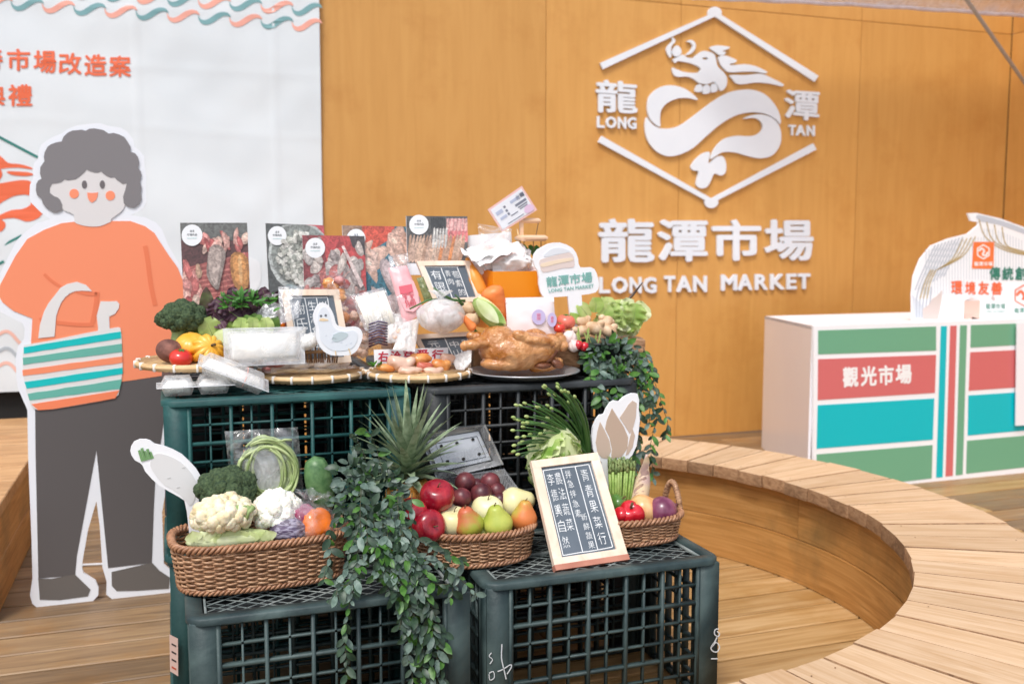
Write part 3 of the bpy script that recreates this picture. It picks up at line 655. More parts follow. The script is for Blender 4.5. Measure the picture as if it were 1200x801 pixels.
# ================================================================ cardboard shopper
FY = 3.35; FP = PY(FY)
sh = thing('person_cutout', 'life-size cardboard cut-out of a curly-haired shopper in an orange top with a striped basket', 'cutout', onY(112, 712, FY))
ol = [(111,144.4),(97,146),(90,147),(80,151),(72.4,156.6),(63,160),(55,164.5),(48,170),(45.4,177),(44.5,185.5),(40,191),(38.5,198),(39,208),(35,217),(34.5,229),(36,237),(40,241),(48,249),(59,256.8),(43,261.5),(30.5,271),(20,281),(9,302),(0,320),(-10,340),(-8,356),(0,365),(13.5,372),(27,379),(29,385),(28,397),(21,405.6),(18.4,419),(19,439),(21,455),(27,468.5),(32,480),(33,534),(37,634),(38,677),(35,697),(38,707),(43,711),(60,711.5),(77,710),(107,706),(115,697),(115.5,688),(112,680),(98,671),(96,664),(97,655),(103,621),(109,600),(113,587),(117,617),(120,664),(125,681),(124.5,696),(133,703),(160,702),(198,698),(210,690),(210,676),(200,668),(192,660),(190,600),(200,540),(214,500),(222,440),(222,330),(208,306),(197,287),(190,269),(182.6,260.6),(170,254.5),(153,252),(160,249),(168,244),(171.5,236),(171,220),(171.5,205),(169.5,194),(169,183),(163,176),(157.5,172),(156,163),(149,154),(141,149.5),(127,147.5),(118,144.5)]
mb = MB(); slab(mb, ol, FP, 0, .012, 1)
M['cutwhite'] = mat('cutout_board', srgb(240, 243, 249), .5)
mb.build('board', M['cutwhite'], sh, False)
c_or = srgb(250, 148, 108); c_or2 = srgb(238, 128, 88); c_skin = srgb(226, 222, 221); c_hair = srgb(132, 128, 130); c_pant = srgb(92, 88, 88); c_shoe = srgb(106, 101, 97); c_bg = srgb(232, 230, 228); c_t = srgb(0, 196, 196); c_g = srgb(106, 184, 168)
def cp(nm, items, lab=None):
    mb = MB()
    for it in items:
        if it[0] == 's': stroke(mb, it[1], it[2], FP, it[4] if len(it) > 4 else .003, it[3])
        else: slab(mb, it[1], FP, it[4] if len(it) > 4 else .002, .001, it[3], col=it[2])
    return mb.build(nm, M['print'], sh, False, label=lab)
cp('trousers', [('p', [(41,460),(41.7,534),(45,677),(88,674),(90,651),(113,527),(126.7,665),(178,659),(180,600),(182,560),(200,440),(120,440)], c_pant, 1, .0012)])
cp('shoe', [('p', [(44.7,677),(60,677.5),(88,672.5),(96.7,681),(106,690),(103,698),(70,702.5),(46.7,702)], c_shoe, 1, .0014)])
cp('shoe', [('p', [(130.7,669.5),(178,658.5),(187,668),(199,676),(198,689),(160,691.5),(136.7,692),(131,685.7)], c_shoe, 1, .0014)])
cp('orange_top', [('p', [(87.3,259.8),(72,261.5),(51.5,269.4),(32,280),(18,300),(0,334),(-2,345),(3,354),(15.7,364),(38,373),(36.5,399),(37,430),(60,452),(143,447),(183,441),(215,436),(215,330),(208,313),(197,298),(186,281),(181,273),(170,265),(153,259),(130,259),(110,264)], c_or, 1)])
cp('face', [('p', [(60,216),(57.5,226),(64,231),(70,240),(76,247),(86.5,251.5),(87.3,260),(93,263),(100,264.8),(109,265.6),(118,264.8),(125,262),(130,259.5),(131,256),(142,248),(147,238),(149,215),(148,205),(120,195),(100,195),(80,205)], c_skin, 2, .0035)])
cp('hair', [('p', [(91.7,152.7),(96,152.2),(100.5,153.5),(105,151),(111,150.7),(121.4,152.7),(127.5,156.8),(133,156),(139,157.5),(146,161),(149.4,166),(153,172),(153,178.2),(158,179.5),(161.6,183.7),(163,190),(162,197),(165,201),(165.7,206),(164,213),(166,220),(165,227),(166,233),(163,239),(158,243),(154.6,243),(149,241.5),(145,238),(144.3,230),(147,222),(148.5,215),(144,216),(140.6,213.4),(137,211),(134.5,208),(130,208.5),(125,206.4),(121,203.5),(118.8,201),(115,202.6),(111,202.4),(106,201),(101.8,199),(98,203),(93.4,207),(89,210),(84.7,210.8),(80,211.5),(76,210.4),(72,213.5),(67,214.8),(61,215.5),(58.5,220),(58.5,226),(63.7,230),(68,231.5),(70.7,234.4),(73.2,240),(72.8,246),(67,248.7),(62,248.5),(59,246.2),(56,245),(50.5,239),(49,233),(43.5,228.5),(42.2,223),(42.6,216),(45,211.5),(48.8,209.7),(47,203),(47.5,196),(52.3,189),(51.5,184),(52.5,178.5),(56,172),(60,169.2),(66,167),(72.4,166),(74.5,160.5),(79.4,155.7),(85,153.2)], c_hair, 1, .0045)])
def ell(x, y, a, b): return [(x + a * cos(i * pi / 8), y + b * sin(i * pi / 8)) for i in range(16)]
for x in (99, 120): cp('eye', [('p', ell(x, 216.3, 3.1, 4.8), srgb(112, 106, 108), 1, .0048)])
for x, y_ in ((87, 227), (129.3, 229.2)): cp('cheek', [('p', ell(x, y_, 5.6, 5.6), srgb(255, 150, 112), 1, .0048)])
cp('mouth', [('p', [(102.2,225.7),(108,226.2),(115,225.5),(114.5,230),(112.7,234.4),(107.9,237.7),(104.5,235),(102.8,231)], srgb(252, 150, 116), 1, .0048)])
for it in [('s', [(51.7,321),(60.7,329),(69.7,335),(76,338)], 3.6, c_or2), ('s', [(90,341),(103,344),(114,344.5)], 4.5, c_or2), ('s', [(114,342),(112,360),(108,379)], 5.5, c_or2), ('s', [(110,380),(90,380),(66,377.6)], 4.4, c_or2, .0032), ('s', [(170,288),(173,305),(176.7,333),(182,358)], 5.5, c_or2), ('s', [(47,372),(49,378)], 3, c_or2)]: cp('sleeve_line', [it])
cp('handle', [('p', [(45,396),(47,380),(51.7,365),(57,355),(65,345),(71,337),(78.7,332.6),(90,330),(101,333.7),(108,341),(96.6,340.4),(88,341),(82,343.5),(76.5,348),(72,354),(68.5,362),(66,370),(64,394)], c_bg, 1, .004)])
cp('hand', [('p', [(118,352.8),(128,353),(137,352.6),(139.8,356),(139.3,361),(134.8,367.4),(128,370.8),(128.5,384.3),(129,390),(114.6,392),(115,384),(113.5,369.7)], c_bg, 1, .004)])
bk = [(28,404),(60,398.5),(100,390),(138,383),(141,383.6),(142.5,392),(143.8,426),(143,440),(139,462),(134,466),(118,469.5),(90,474.5),(62,479),(45,480),(40,478.5),(36,474),(31,458),(27.5,440),(26.5,420)]
cp('basket', [('p', bk, c_bg, 1, .0042)])
ST = [([(28,406.7),(141.6,388),(142,396),(28,414)],c_t),([(27,419),(142.7,402),(143,411.7),(27.4,427)],c_g),([(26.5,433),(143.4,417),(143.8,424.7),(27,440)],c_or),([(28.8,447),(143.8,430.3),(143.8,438),(31.5,455)],c_t),([(32.6,460.7),(143,444),(140.4,455),(34.8,468.5)],c_g),([(37,473),(139.8,456.8),(135.2,466),(118,469.3),(62,478.8),(45,480)],srgb(250,138,96))]
for q, c in ST:
    if len(q) == 4:
        tl, tr_, br, bl = q; n = 10; pts = [(tl[0] + (tr_[0] - tl[0]) * i / n, tl[1] + (tr_[1] - tl[1]) * i / n + U(-.35, .35)) for i in range(n + 1)] + [(br[0] + (bl[0] - br[0]) * i / n, br[1] + (bl[1] - br[1]) * i / n + U(-.35, .35)) for i in range(n + 1)]
    else: pts = q
    cp('basket_stripe', [('p', pts, c, 1, .0052)])
cb_ = MB(); cb_.bar((-.1, FY + .03, .0), (-.16, FY + .28, .0), .02, .01); cb_.bar((-.1, FY + .018, .0), (-.1, FY + .018, .55), .03, .01); cb_.bar((-.1, FY + .018, .5), (-.15, FY + .28, .01), .02, .01); cb_.build('prop', M['board'], sh, False)
tag(MB().tube([onz(60, 672, .006), onz(98, 661.5, .006), onz(118, 660.5, .006), onz(190, 655, .006), onz(300, 652, .006)], .005, 6).build('floor_cable', M['white'], None, loc=onz(100, 661, 0)), 'thin white cable lying on the deck behind the cardboard shopper', 'cable')
# ================================================================ produce crates
def crate_mat(nm, c1, c2): return mat(nm, c1, .55, col2=c2, sc=7, lo=.38, hi=.68, bump=.25, bsc=120, detail=9, dist=.6)
M['crate_teal'] = crate_mat('crate_teal', srgb(12, 64, 64), srgb(38, 94, 90))
M['crate_grey'] = crate_mat('crate_greygreen', srgb(34, 52, 54), srgb(76, 94, 92))
M['crate_black'] = crate_mat('crate_black', srgb(30, 34, 36), srgb(52, 56, 58))
M['crate_dark'] = crate_mat('crate_dark', srgb(22, 60, 60), srgb(38, 76, 74))
M['chalk'] = mat('chalk', srgb(215, 220, 222), .9)
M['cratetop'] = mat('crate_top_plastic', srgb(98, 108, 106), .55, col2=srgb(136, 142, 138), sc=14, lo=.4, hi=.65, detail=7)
CW, CD, CH = .604, .40, .388
def crate(label, x0, y0, z0, m, mt=None, w=CW, d=CD, solid=False):
    t = thing('produce_crate', label, 'crate', (x0, y0, z0), 'upturned plastic produce crates'); m = M[m]; mt = mt or m
    X, Y_, Z = x0, y0, z0
    H = CH; pw = .062
    mb = MB()   # corner posts (slightly inset), L shaped
    for sx in (0, 1):
        for sy in (0, 1):
            px = X + (.006 if sx == 0 else w - .006); py = Y_ + (.006 if sy == 0 else d - .006); ix = 1 if sx == 0 else -1; iy = 1 if sy == 0 else -1
            mb = MB(); mb.cbox((px + ix * pw / 2, py + iy * .004, Z + H / 2 - .005), (pw, .008, H - .012), .002)
            mb.cbox((px + ix * .004, py + iy * (.008 + pw / 2), Z + H / 2 - .005), (.008, pw, H - .012), .002)
            for r in (.0, .5, 1): mb.box((px + ix * pw * (.12 + .76 * r), py + iy * .012, Z + H / 2 - .005), (.003, .012, H - .03))
            mb.build('corner_post', m, t, 1)
    def latt(a, b, nc, nr, out):
        a = V(a); b = V(b); dr = (b - a); L = dr.length; dr.normalize(); mb = MB(); zb, zt_ = Z + .012, Z + H - .018
        for i in range(nc + 1):
            p = a + dr * (L * i / nc); k = i % 2; ww = .0076 if k == 0 else .0045
            mb.bar(p + V((0, 0, zb - Z)) + out * (.001 if k == 0 else .003), p + V((0, 0, zt_ - Z)) + out * (.001 if k == 0 else .003), .016 if k == 0 else .012, ww, up=out.cross(V((0, 0, 1))))
        for j in range(nr + 1):
            z = zb + (zt_ - zb) * j / nr; k = j % 3 == 0
            mb.bar(a + V((0, 0, z - Z)) + out * .002, b + V((0, 0, z - Z)) + out * .002, .014 if k else .010, .0075 if k else .005)
        return mb.build('lattice_side', m, t, 1)
    i_ = .012
    latt((X + pw, Y_ + i_, Z), (X + w - pw, Y_ + i_, Z), 10, 8, V((0, 1, 0)))
    latt((X + pw, Y_ + d - i_, Z), (X + w - pw, Y_ + d - i_, Z), 10, 8, V((0, -1, 0)))
    if solid:  # added solid strips block light through the lattice, narrow slits left open
        xs = (pw, .17, .178, .235, .239, .43, .436, w - pw)
        for i in range(0, 8, 2): MB().cbox((X + (xs[i] + xs[i + 1]) / 2, Y_ + d - .022, Z + H / 2), (xs[i + 1] - xs[i], .003, H - .05), .001).build('light_block', m, t, 1)
    latt((X + i_, Y_ + pw, Z), (X + i_, Y_ + d - pw, Z), 6, 8, V((1, 0, 0)))
    latt((X + w - i_, Y_ + pw, Z), (X + w - i_, Y_ + d - pw, Z), 6, 8, V((-1, 0, 0)))
    # rolled rim on top with rounded corners, and foot rim
    def rim(zz, hh, ww, r, nm, e=0):
        mb = MB(); n = 6; pts = []
        for (cx_, cy_, st_) in ((X + w - r + e, Y_ + d - r + e, 0), (X + r - e, Y_ + d - r + e, 90), (X + r - e, Y_ + r - e, 180), (X + w - r + e, Y_ + r - e, 270)):
            for k in range(n + 1): a = radians(st_ + 90 * k / n); pts.append((cx_, cy_, cos(a), sin(a)))
        N_ = len(pts); vs = []; prof = [(0, -hh), (0, -.004), (-.004, 0), (-ww, 0), (-ww, -.006)]
        for cx_, cy_, c_, s_ in pts:
            for dr, dz in prof: vs.append(V((cx_ + (r + dr) * c_ if r + dr > 0 else cx_ + (r + dr) * (1 if c_ > 0 else -1) * abs(c_), cy_ + (r + dr) * s_, zz + dz)))
        K = len(prof); fs = []
        for i in range(N_):
            j = (i + 1) % N_
            for k in range(K - 1): fs.append((i * K + k, j * K + k, j * K + k + 1, i * K + k + 1))
        mb.add(vs, fs); return mb.build(nm, m, t, 1)
    rim(Z + H, .015, .034, .04, 'top_rim')
    rim(Z + .018, .018, .012, .035, 'foot_rim', .004)
    # recessed diamond lattice deck
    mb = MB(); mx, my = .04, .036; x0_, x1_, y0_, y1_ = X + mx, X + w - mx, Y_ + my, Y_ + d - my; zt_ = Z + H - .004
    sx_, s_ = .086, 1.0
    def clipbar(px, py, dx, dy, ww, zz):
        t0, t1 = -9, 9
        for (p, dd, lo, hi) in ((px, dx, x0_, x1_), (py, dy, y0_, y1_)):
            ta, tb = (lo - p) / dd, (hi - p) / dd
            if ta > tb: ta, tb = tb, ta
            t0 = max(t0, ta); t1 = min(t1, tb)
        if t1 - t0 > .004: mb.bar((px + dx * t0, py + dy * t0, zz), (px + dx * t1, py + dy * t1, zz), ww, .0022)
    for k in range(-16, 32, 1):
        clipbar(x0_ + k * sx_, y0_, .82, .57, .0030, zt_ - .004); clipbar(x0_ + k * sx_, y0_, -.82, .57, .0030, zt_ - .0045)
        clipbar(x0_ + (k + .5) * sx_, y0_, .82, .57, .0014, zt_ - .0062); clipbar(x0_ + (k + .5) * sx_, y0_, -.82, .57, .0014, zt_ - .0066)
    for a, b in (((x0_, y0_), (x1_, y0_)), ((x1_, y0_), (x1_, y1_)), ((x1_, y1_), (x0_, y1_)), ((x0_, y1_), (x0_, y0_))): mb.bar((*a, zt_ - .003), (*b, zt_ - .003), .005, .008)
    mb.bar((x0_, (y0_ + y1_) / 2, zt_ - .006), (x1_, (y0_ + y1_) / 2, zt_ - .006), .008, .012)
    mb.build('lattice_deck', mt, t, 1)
    MB().box((X + w / 2, Y_ + d / 2, zt_ - .016), (w - .03, d - .03, .003)).build('interior_shade', M['crate_black'], t, 0)  # black sheet stands for the shade inside the crate
    return t
ZL, ZT = .390, .780
crate('teal-green crate on top of the left stack, holding the trays and white food boxes', -.030, 2.405, .392, 'crate_teal')
crate('near-black crate on top of the right stack, under the whole cooked bird', .602, 2.40, .392, 'crate_black')
cl_ = crate('dark green crate at the foot of the left stack, beneath the teal crate', -.028, 2.42, .001, 'crate_dark')
crate('black crate at the foot of the right stack, behind the framed chalkboard', .604, 2.425, .001, 'crate_black')
crate('black crate behind the teal crate in the upper row', -.030, 2.83, .392, 'crate_black', solid=True)
crate('black crate in the rear of the upper right row, behind the near-black crate', .602, 2.83, .392, 'crate_black', solid=True)
crate('dark crate on the deck in the rear left of the stacks', -.028, 2.84, .001, 'crate_dark', solid=True)
crate('dark crate on the deck in the rear right of the stacks', .604, 2.84, .001, 'crate_dark', solid=True)
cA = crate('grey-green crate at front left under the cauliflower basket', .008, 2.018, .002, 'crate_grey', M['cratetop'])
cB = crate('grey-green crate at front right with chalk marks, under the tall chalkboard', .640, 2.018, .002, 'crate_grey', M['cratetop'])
FR = PY(2.022)
def ck(*a, **k): mb = MB(); stroke(mb, *a, **k); mb.build('chalk_mark', M['chalk'], cB, False)
ck([(588, 754), (587.5, 770), (590, 782), (593, 795)], 1.3, FR, .0012, sm=3); ck([(583, 786), (590, 783), (598, 778), (599, 781), (594, 789)], 1.2, FR, .0012, sm=3)
ck([(576, 764), (573, 768), (577, 772), (574, 777)], 1, FR, .0012, sm=3); ck([(573, 788), (578, 786), (579, 793), (574, 796), (573, 789)], 1, FR, .0012, sm=3)
ck([(833, 771), (841, 771)], 1.3, FR, .0012, sm=1); ck([(834, 757), (839, 752), (843, 757), (840, 763), (835, 762), (833, 758), (837, 752), (840, 746)], 1.3, FR, .0012, sm=3)
ck([(842, 736), (838, 737), (837, 742), (841, 745), (843, 742), (840, 739)], 1.2, FR, .0012, sm=3)
LX = Pl((-.0285, 0, 0), (-.0285, 1, 0), (-.0285, 0, 1))
LX = PY(2.415)
mb = MB(); slab(mb, [(198.5, 742), (208.5, 747), (208.8, 791), (199.3, 785)], LX, .004, .001, 1, col=srgb(222, 190, 178))
for i in range(4): slab(mb, [(201 + .1 * i, 752 + i * 9), (206.5, 755 + i * 9), (206.5, 757 + i * 9), (201, 754 + i * 9)], LX, .0046, .0005, 1, col=srgb(70, 60, 60) if i < 3 else srgb(200, 90, 60))
mb.build('paper_label', M['print'], cl_, False)
# ================================================================ wicker baskets
M['wicker'] = mat('wicker', srgb(138, 98, 68), .45, col2=srgb(196, 154, 118), sc=45, stretch=(1, 1, 3), rnd=0, coat=.15)
M['wicker2'] = mat('wicker_rim', srgb(138, 94, 66), .45, col2=srgb(182, 134, 100), sc=60, coat=.15)
def superell(a, b, t, e=2.9):
    c, s = cos(t), sin(t); return V((a * (abs(c) ** (2 / e)) * (1 if c > 0 else -1), b * (abs(s) ** (2 / e)) * (1 if s > 0 else -1), 0))
def arc_param(a, b, n, e=2.9):
    P = [superell(a, b, 2 * pi * i / 720, e) for i in range(721)]; L = [0]
    for i in range(720): L.append(L[-1] + (P[i + 1] - P[i]).length)
    out = []; k = 0
    for i in range(n):
        s = L[-1] * i / n
        while L[k + 1] < s: k += 1
        f = (s - L[k]) / max(1e-9, L[k + 1] - L[k]); out.append(P[k].lerp(P[k + 1], f))
    return out
def wicker(name, label, c, a, b, h, flare, stakes, rows, rz=0, e=2.9, dip=0, handles=False):
    t = thing(name, label, 'basket', c, 'wicker baskets of produce'); c = V(c); R3 = rotz(rz); ns = stakes * 6
    base = arc_param(a, b, ns, e); nor = []
    for i in range(ns): d = base[(i + 1) % ns] - base[i - 1]; nor.append(V((d.y, -d.x, 0)).normalized())
    def P(i, z, o): 
        p = base[i]; f = 1 + flare * z / h; return c + R3 @ (V((p.x * f, p.y * f, 0)) + nor[i] * o + V((0, 0, z)))
    mb = MB(); rh = (h - .028) / rows; r = rh * .56
    for k in range(rows):
        z = .012 + rh * (k + .5); ph = 0 if k % 2 else pi
        jz = U(-.0005, .0005)
        mb.tube([P(i, z + jz + .0006 * sin(i * .9 + k), .0042 * cos(pi * i / 6 + ph)) for i in range(ns)], r, 5, closed=True)
    mb.build('weave', M['wicker'], t, 2)
    mb = MB()
    for k in range(stakes): i = k * 6 + 3; mb.tube([P(i, .004, 0), P(i, h * .5, 0), P(i, h - .008, 0)], .0024, 5)
    mb.build('stakes', M['wicker2'], t, 2)
    mb = MB()
    for z0, rr, am in ((h - .004, .0042, .0062), (.008, .0036, .0045)):
        if z0 < .1: mb = MB()
        for s3 in range(3):
            mb.tube([P(i, z0 + am * sin(2 * pi * (i / 9.0) + s3 * 2.094), am * cos(2 * pi * (i / 9.0) + s3 * 2.094)) for i in range(ns)], rr, 5, closed=True)
        if z0 > .1 or h < .1 and z0 > .02: mb.build('braided_rim', M['wicker2'], t, 2); mb = MB()
    mb.build('braided_foot', M['wicker2'], t, 2)
    f = MB(); vs = [c + R3 @ V((p.x, p.y, .006)) for p in base]; f.add(vs, [tuple(range(ns))]); f.build('base', M['wicker2'], t, False)
    if handles:
        for sx in handles:
            mb = MB()
            q = [c + R3 @ V((sx * a * (1 + flare) * 1.0, -b * .42 + b * .84 * k / 12, h + .066 * sin(pi * k / 12) ** .75 - .004)) for k in range(13)]
            mb.tube(q, .0075, 8)
            w_ = []
            for k in range(150):
                f_ = k / 149 * 12; i = min(int(f_), 11); p = q[i].lerp(q[i + 1], f_ - i); dd = (q[i + 1] - q[i]).normalized(); u = dd.cross(V((1, 0, 0))).normalized(); v = dd.cross(u)
                w_.append(p + (u * cos(k * .95) + v * sin(k * .95)) * .0078)
            mb.tube(w_, .0016, 4)
            mb.build('handle', M['wicker'], t, 2)
    return t
bL = onz(311, 693, ZL); wicker('wicker_basket', 'large oblong wicker basket at front left filled with cauliflower and broccoli', (bL.x + .0, bL.y + .105, ZL + .002), .176, .105, .108,   .085, 46, 15, rz=radians(3), e=3.4)
BL_C = V((bL.x, bL.y + .105, ZL))
bM = onz(562, 668, ZL); wicker('wicker_basket', 'rounded wicker basket in the middle filled with apples and pears', (bM.x + .022, bM.y + .118, ZL + .002), .13, .112, .082, .11, 38, 12, rz=0, e=2.5)
BM_C = V((bM.x + .022, bM.y + .118, ZL))
bR = onz(744, 646, ZL); wicker('wicker_basket', 'small handled wicker basket at the right behind the tall chalkboard, holding onions and peppers', (bR.x + .044, bR.y + .118, ZL + .002), .112, .094, .068, .13, 30, 10, rz=radians(4), e=2.7, handles=(1, -1))
BR_C = V((bR.x + .044, bR.y + .118, ZL))
# ================================================================ produce helpers
def fruit_prof(kind, n=14):
    out = []
    if kind == 'pear':
        K = [(.001, -.96), (.45, -.93), (.82, -.68), (1, -.2), (.96, .18), (.8, .5), (.62, .8), (.5, 1.05), (.38, 1.24), (.18, 1.35), (.001, 1.32)]; o2 = []
        for i in range(len(K) - 1):
            p0, p1, p2, p3 = K[max(i - 1, 0)], K[i], K[i + 1], K[min(i + 2, len(K) - 1)]
            for j in range(3):
                t = j / 3; o2.append(tuple(.5 * (2 * p1[q] + (-p0[q] + p2[q]) * t + (2 * p0[q] - 5 * p1[q] + 4 * p2[q] - p3[q]) * t * t + (-p0[q] + 3 * p1[q] - 3 * p2[q] + p3[q]) * t ** 3) for q in (0, 1)))
        o2.append(K[-1]); return [(max(r, .001), z) for r, z in o2]
    for i in range(n + 1):
        t = i / n; a = -pi / 2 + pi * t
        if kind == 'apple':
            r = cos(a) ** .82 * (1 + .05 * sin(a)); z = sin(a) * .86
            if t > .8: z -= .20 * ((t - .8) / .2) ** 1.6
            if t < .15: z += .10 * ((.15 - t) / .15) ** 1.6
        elif kind == 'pear':
            z = -1 + 2.45 * t; u = (z + 1) / 2.45
            r = 1.0 * sqrt(max(0, 1 - ((z + .05) / .96) ** 2)) if z < .35 else 0
            r2 = .42 * sqrt(max(0, 1 - ((z - .95) / .5) ** 2)) if .45 < z < 1.45 else 0
            w = 1 / (1 + math.exp((z - .35) * 6)); base = sqrt(max(0, 1 - (z / 1.0) ** 2)) if abs(z) < 1 else 0
            r = max(base * (w * .95 + .05), .50 * sqrt(max(0, 1 - max(0, (z - .75) / .68) ** 2)) * (1 if z > .2 else 0) * (1 - w) + base * w * .3, 0)
            if i in (0, n): r = .02
        elif kind == 'squat': r = cos(a) ** .7; z = sin(a) * .72
        elif kind == 'onion':
            r = cos(a) ** .9; z = sin(a) * .85
            if t > .88: r = max(r * .6, .1); z = .8 + (t - .88) / .12 * .3
        else: r = cos(a); z = sin(a)
        out.append((max(r, .001), z))
    out[0] = (.001, out[0][1]); out[-1] = (.001, out[-1][1]); return out
def fruit(name, label, cat, px, py, Y, r, kind, m, tilt=(0, 0, 0), sq=1.0, fn=None, stem=None, group=None, n=22, leafy=None, prof=None, pm=M, calyx=False):
    c = onY(px, py, Y); R = r * mpp(c); t = thing(name, label, cat, c, group)
    Rm = (Matrix.Rotation(tilt[2], 3, 'Z') @ Matrix.Rotation(tilt[1], 3, 'Y') @ Matrix.Rotation(tilt[0], 3, 'X'))
    pf = [(a * R, b * R * sq) for a, b in (prof or fruit_prof(kind))]
    MB().lathe(pf, c, n, Rm, fn).build('skin', M[m], t, 2, weld=True)
    top = pf[-1][1]
    if stem: 
        sl_, sr = stem; mb = MB(); mb.tube([c + Rm @ V((0, 0, top - R * .1)), c + Rm @ V((R * .03, 0, top + sl_ * R * .5)), c + Rm @ V((R * .14, 0, top + sl_ * R))], [sr * R, sr * R * .7, sr * R * .9], 6); mb.build('stem', M['stalk'], t, 2)
    if calyx:
        mb = MB()
        for k in range(6): a = k * pi / 3; leaf_geo(mb, c + Rm @ V((0, 0, top + R * .02)), Rm @ V((cos(a), sin(a), .05)), Rm @ V((0, 0, 1)), R * .42, R * .16, 3, 1, curl=.3)
        mb.build('calyx', M['stalkgreen'], t, 2)
    return t
M['stalk'] = mat('stalk', srgb(96, 74, 44), .8); M['stalkgreen'] = mat('green_stalk', srgb(70, 116, 50), .6)
M['apple'] = mat('apple_skin', srgb(132, 10, 34), .24, col2=srgb(192, 52, 60), sc=12, stretch=(4, 4, .8), lo=.4, hi=.75, coat=.3, rnd=.08)
M['paleapple'] = mat('pale_pear_skin', srgb(226, 218, 160), .35, col2=srgb(236, 232, 190), sc=18, bump=.05, bsc=200)
M['pear_red'] = mat('blushed_pear', srgb(160, 164, 60), .38, col2=srgb(198, 104, 70), sc=11, lo=.4, hi=.55, bump=.05, bsc=300)
M['pear_green'] = mat('green_pear', srgb(160, 176, 66), .38, col2=srgb(190, 196, 92), sc=26, bump=.05, bsc=300)
M['pear_orange'] = mat('russet_pear', srgb(188, 172, 74), .38, col2=srgb(214, 124, 66), sc=13, lo=.36, hi=.52, bump=.05, bsc=300)
M['plum'] = mat('plum_skin', srgb(74, 28, 38), .38, col2=srgb(124, 60, 62), sc=40, rnd=.25, detail=6)
M['tomato'] = mat('tomato_skin', srgb(206, 40, 36), .22, col2=srgb(222, 66, 44), sc=8, coat=.4)
M['tomato_pale'] = mat('pale_tomato', srgb(224, 100, 84), .3, col2=srgb(232, 126, 104), sc=8, coat=.3)
M['squash'] = mat('squash_skin', srgb(236, 168, 42), .35, col2=srgb(242, 190, 84), sc=22, coat=.2)
M['taro'] = mat('beet_skin', srgb(96, 60, 52), .8, col2=srgb(146, 98, 84), sc=40, bump=.8, bsc=90)
M['pepper_red'] = mat('red_pepper', srgb(204, 30, 44), .16, coat=.5)
M['pepper_orange'] = mat('orange_pepper', srgb(240, 122, 30), .18, coat=.5)
M['pepper_green'] = mat('green_pepper', srgb(84, 124, 56), .25, coat=.3)
M['onion_red'] = mat('red_onion', srgb(104, 44, 72), .3, col2=srgb(146, 84, 110), sc=10, stretch=(4, 4, 1), coat=.25)
M['onion_yel'] = mat('yellow_onion', srgb(216, 156, 96), .35, col2=srgb(232, 190, 136), sc=10, stretch=(4, 4, 1), coat=.2)
M['ginger'] = mat('ginger_skin', srgb(196, 156, 116), .6, col2=srgb(234, 206, 174), sc=40, bump=.5, bsc=120, rnd=.06)
M['carrot'] = mat('carrot_skin', srgb(240, 126, 58), .45, col2=srgb(246, 148, 84), sc=14, stretch=(1, 1, 4), bump=.15)
M['garlic'] = mat('garlic_skin', srgb(236, 222, 214), .45, col2=srgb(222, 190, 186), sc=20)
M['flor_g'] = leafmat('broccoli_head', srgb(48, 70, 46), srgb(92, 112, 74), .8, .05, 160, 0)
M['flor_g'].node_tree.nodes['Bump'].inputs['Strength'].default_value = .9; M['flor_g'].node_tree.nodes['Bump'].inputs['Distance'].default_value = .006
for n_ in M['flor_g'].node_tree.nodes:
    if n_.type == 'TEX_NOISE' and n_.inputs['Scale'].default_value == 60: n_.inputs['Scale'].default_value = 420
M['flor_s'] = mat('broccoli_stem', srgb(132, 156, 92), .6, col2=srgb(158, 178, 118), sc=20)
M['flor_w'] = mat('cauliflower_cream', srgb(222, 204, 160), .75, col2=srgb(240, 230, 204), sc=40, bump=.3, bsc=260, sss=.15)
M['flor_ww'] = mat('cauliflower_white', srgb(236, 232, 216), .75, col2=srgb(246, 244, 236), sc=40, bump=.3, bsc=260, sss=.15)
M['melon'] = mat('cucumber_skin', srgb(66, 104, 62), .4, col2=srgb(104, 140, 90), sc=60, detail=6)
M['cab_out'] = leafmat('cabbage_outer', srgb(128, 168, 70), srgb(190, 212, 128), .5, .25, 18, 0)
M['cab_in'] = leafmat('cabbage_inner', srgb(206, 220, 150), srgb(232, 238, 196), .5, .25, 18, 0)
M['lett'] = leafmat('lettuce_green', srgb(160, 194, 94), srgb(214, 230, 152), .45, .4, 25, .12)
M['lett_d'] = leafmat('leaf_green', srgb(74, 116, 48), srgb(124, 158, 76), .45, .2, 25, .15)
M['lett_p'] = leafmat('lettuce_purple', srgb(62, 34, 50), srgb(104, 70, 84), .5, .15, 40, .2)
M['herb'] = leafmat('herb_green', srgb(44, 100, 30), srgb(82, 140, 48), .5, .2, 25, .2)
M['ivy_a'] = leafmat('ivy_pale', srgb(84, 106, 96), srgb(122, 144, 130), .45, .12, 90, .22)
M['ivy_b'] = leafmat('ivy_dark', srgb(36, 58, 42), srgb(62, 88, 64), .42, .12, 70, .25)
M['ivy_c'] = leafmat('ivy_green', srgb(58, 104, 40), srgb(92, 140, 60), .42, .2, 60, .2)
M['ivystem'] = mat('ivy_stem', srgb(70, 74, 52), .7)
M['film'] = film('clear_film', (.97, .98, 1), .8, .12, .7, 22)
M['film_thin'] = film('thin_clear_film', (.97, .98, 1), .9, .1, .5, 16)
M['film_white'] = film('milky_film', (1, 1, .99), .42, .3, .5, 22, gloss=.18)
M['petclear'] = film('clear_tray_plastic', (.97, .98, 1), .68, .06, .12, 5, .06)
M['cliplip'] = mat('clear_box_lip', srgb(232, 234, 236), .15, alpha=.7, coat=.4)
M['boxclear'] = film('food_box_plastic', (1, 1, .99), .62, .12, .3, 16, gloss=.3)
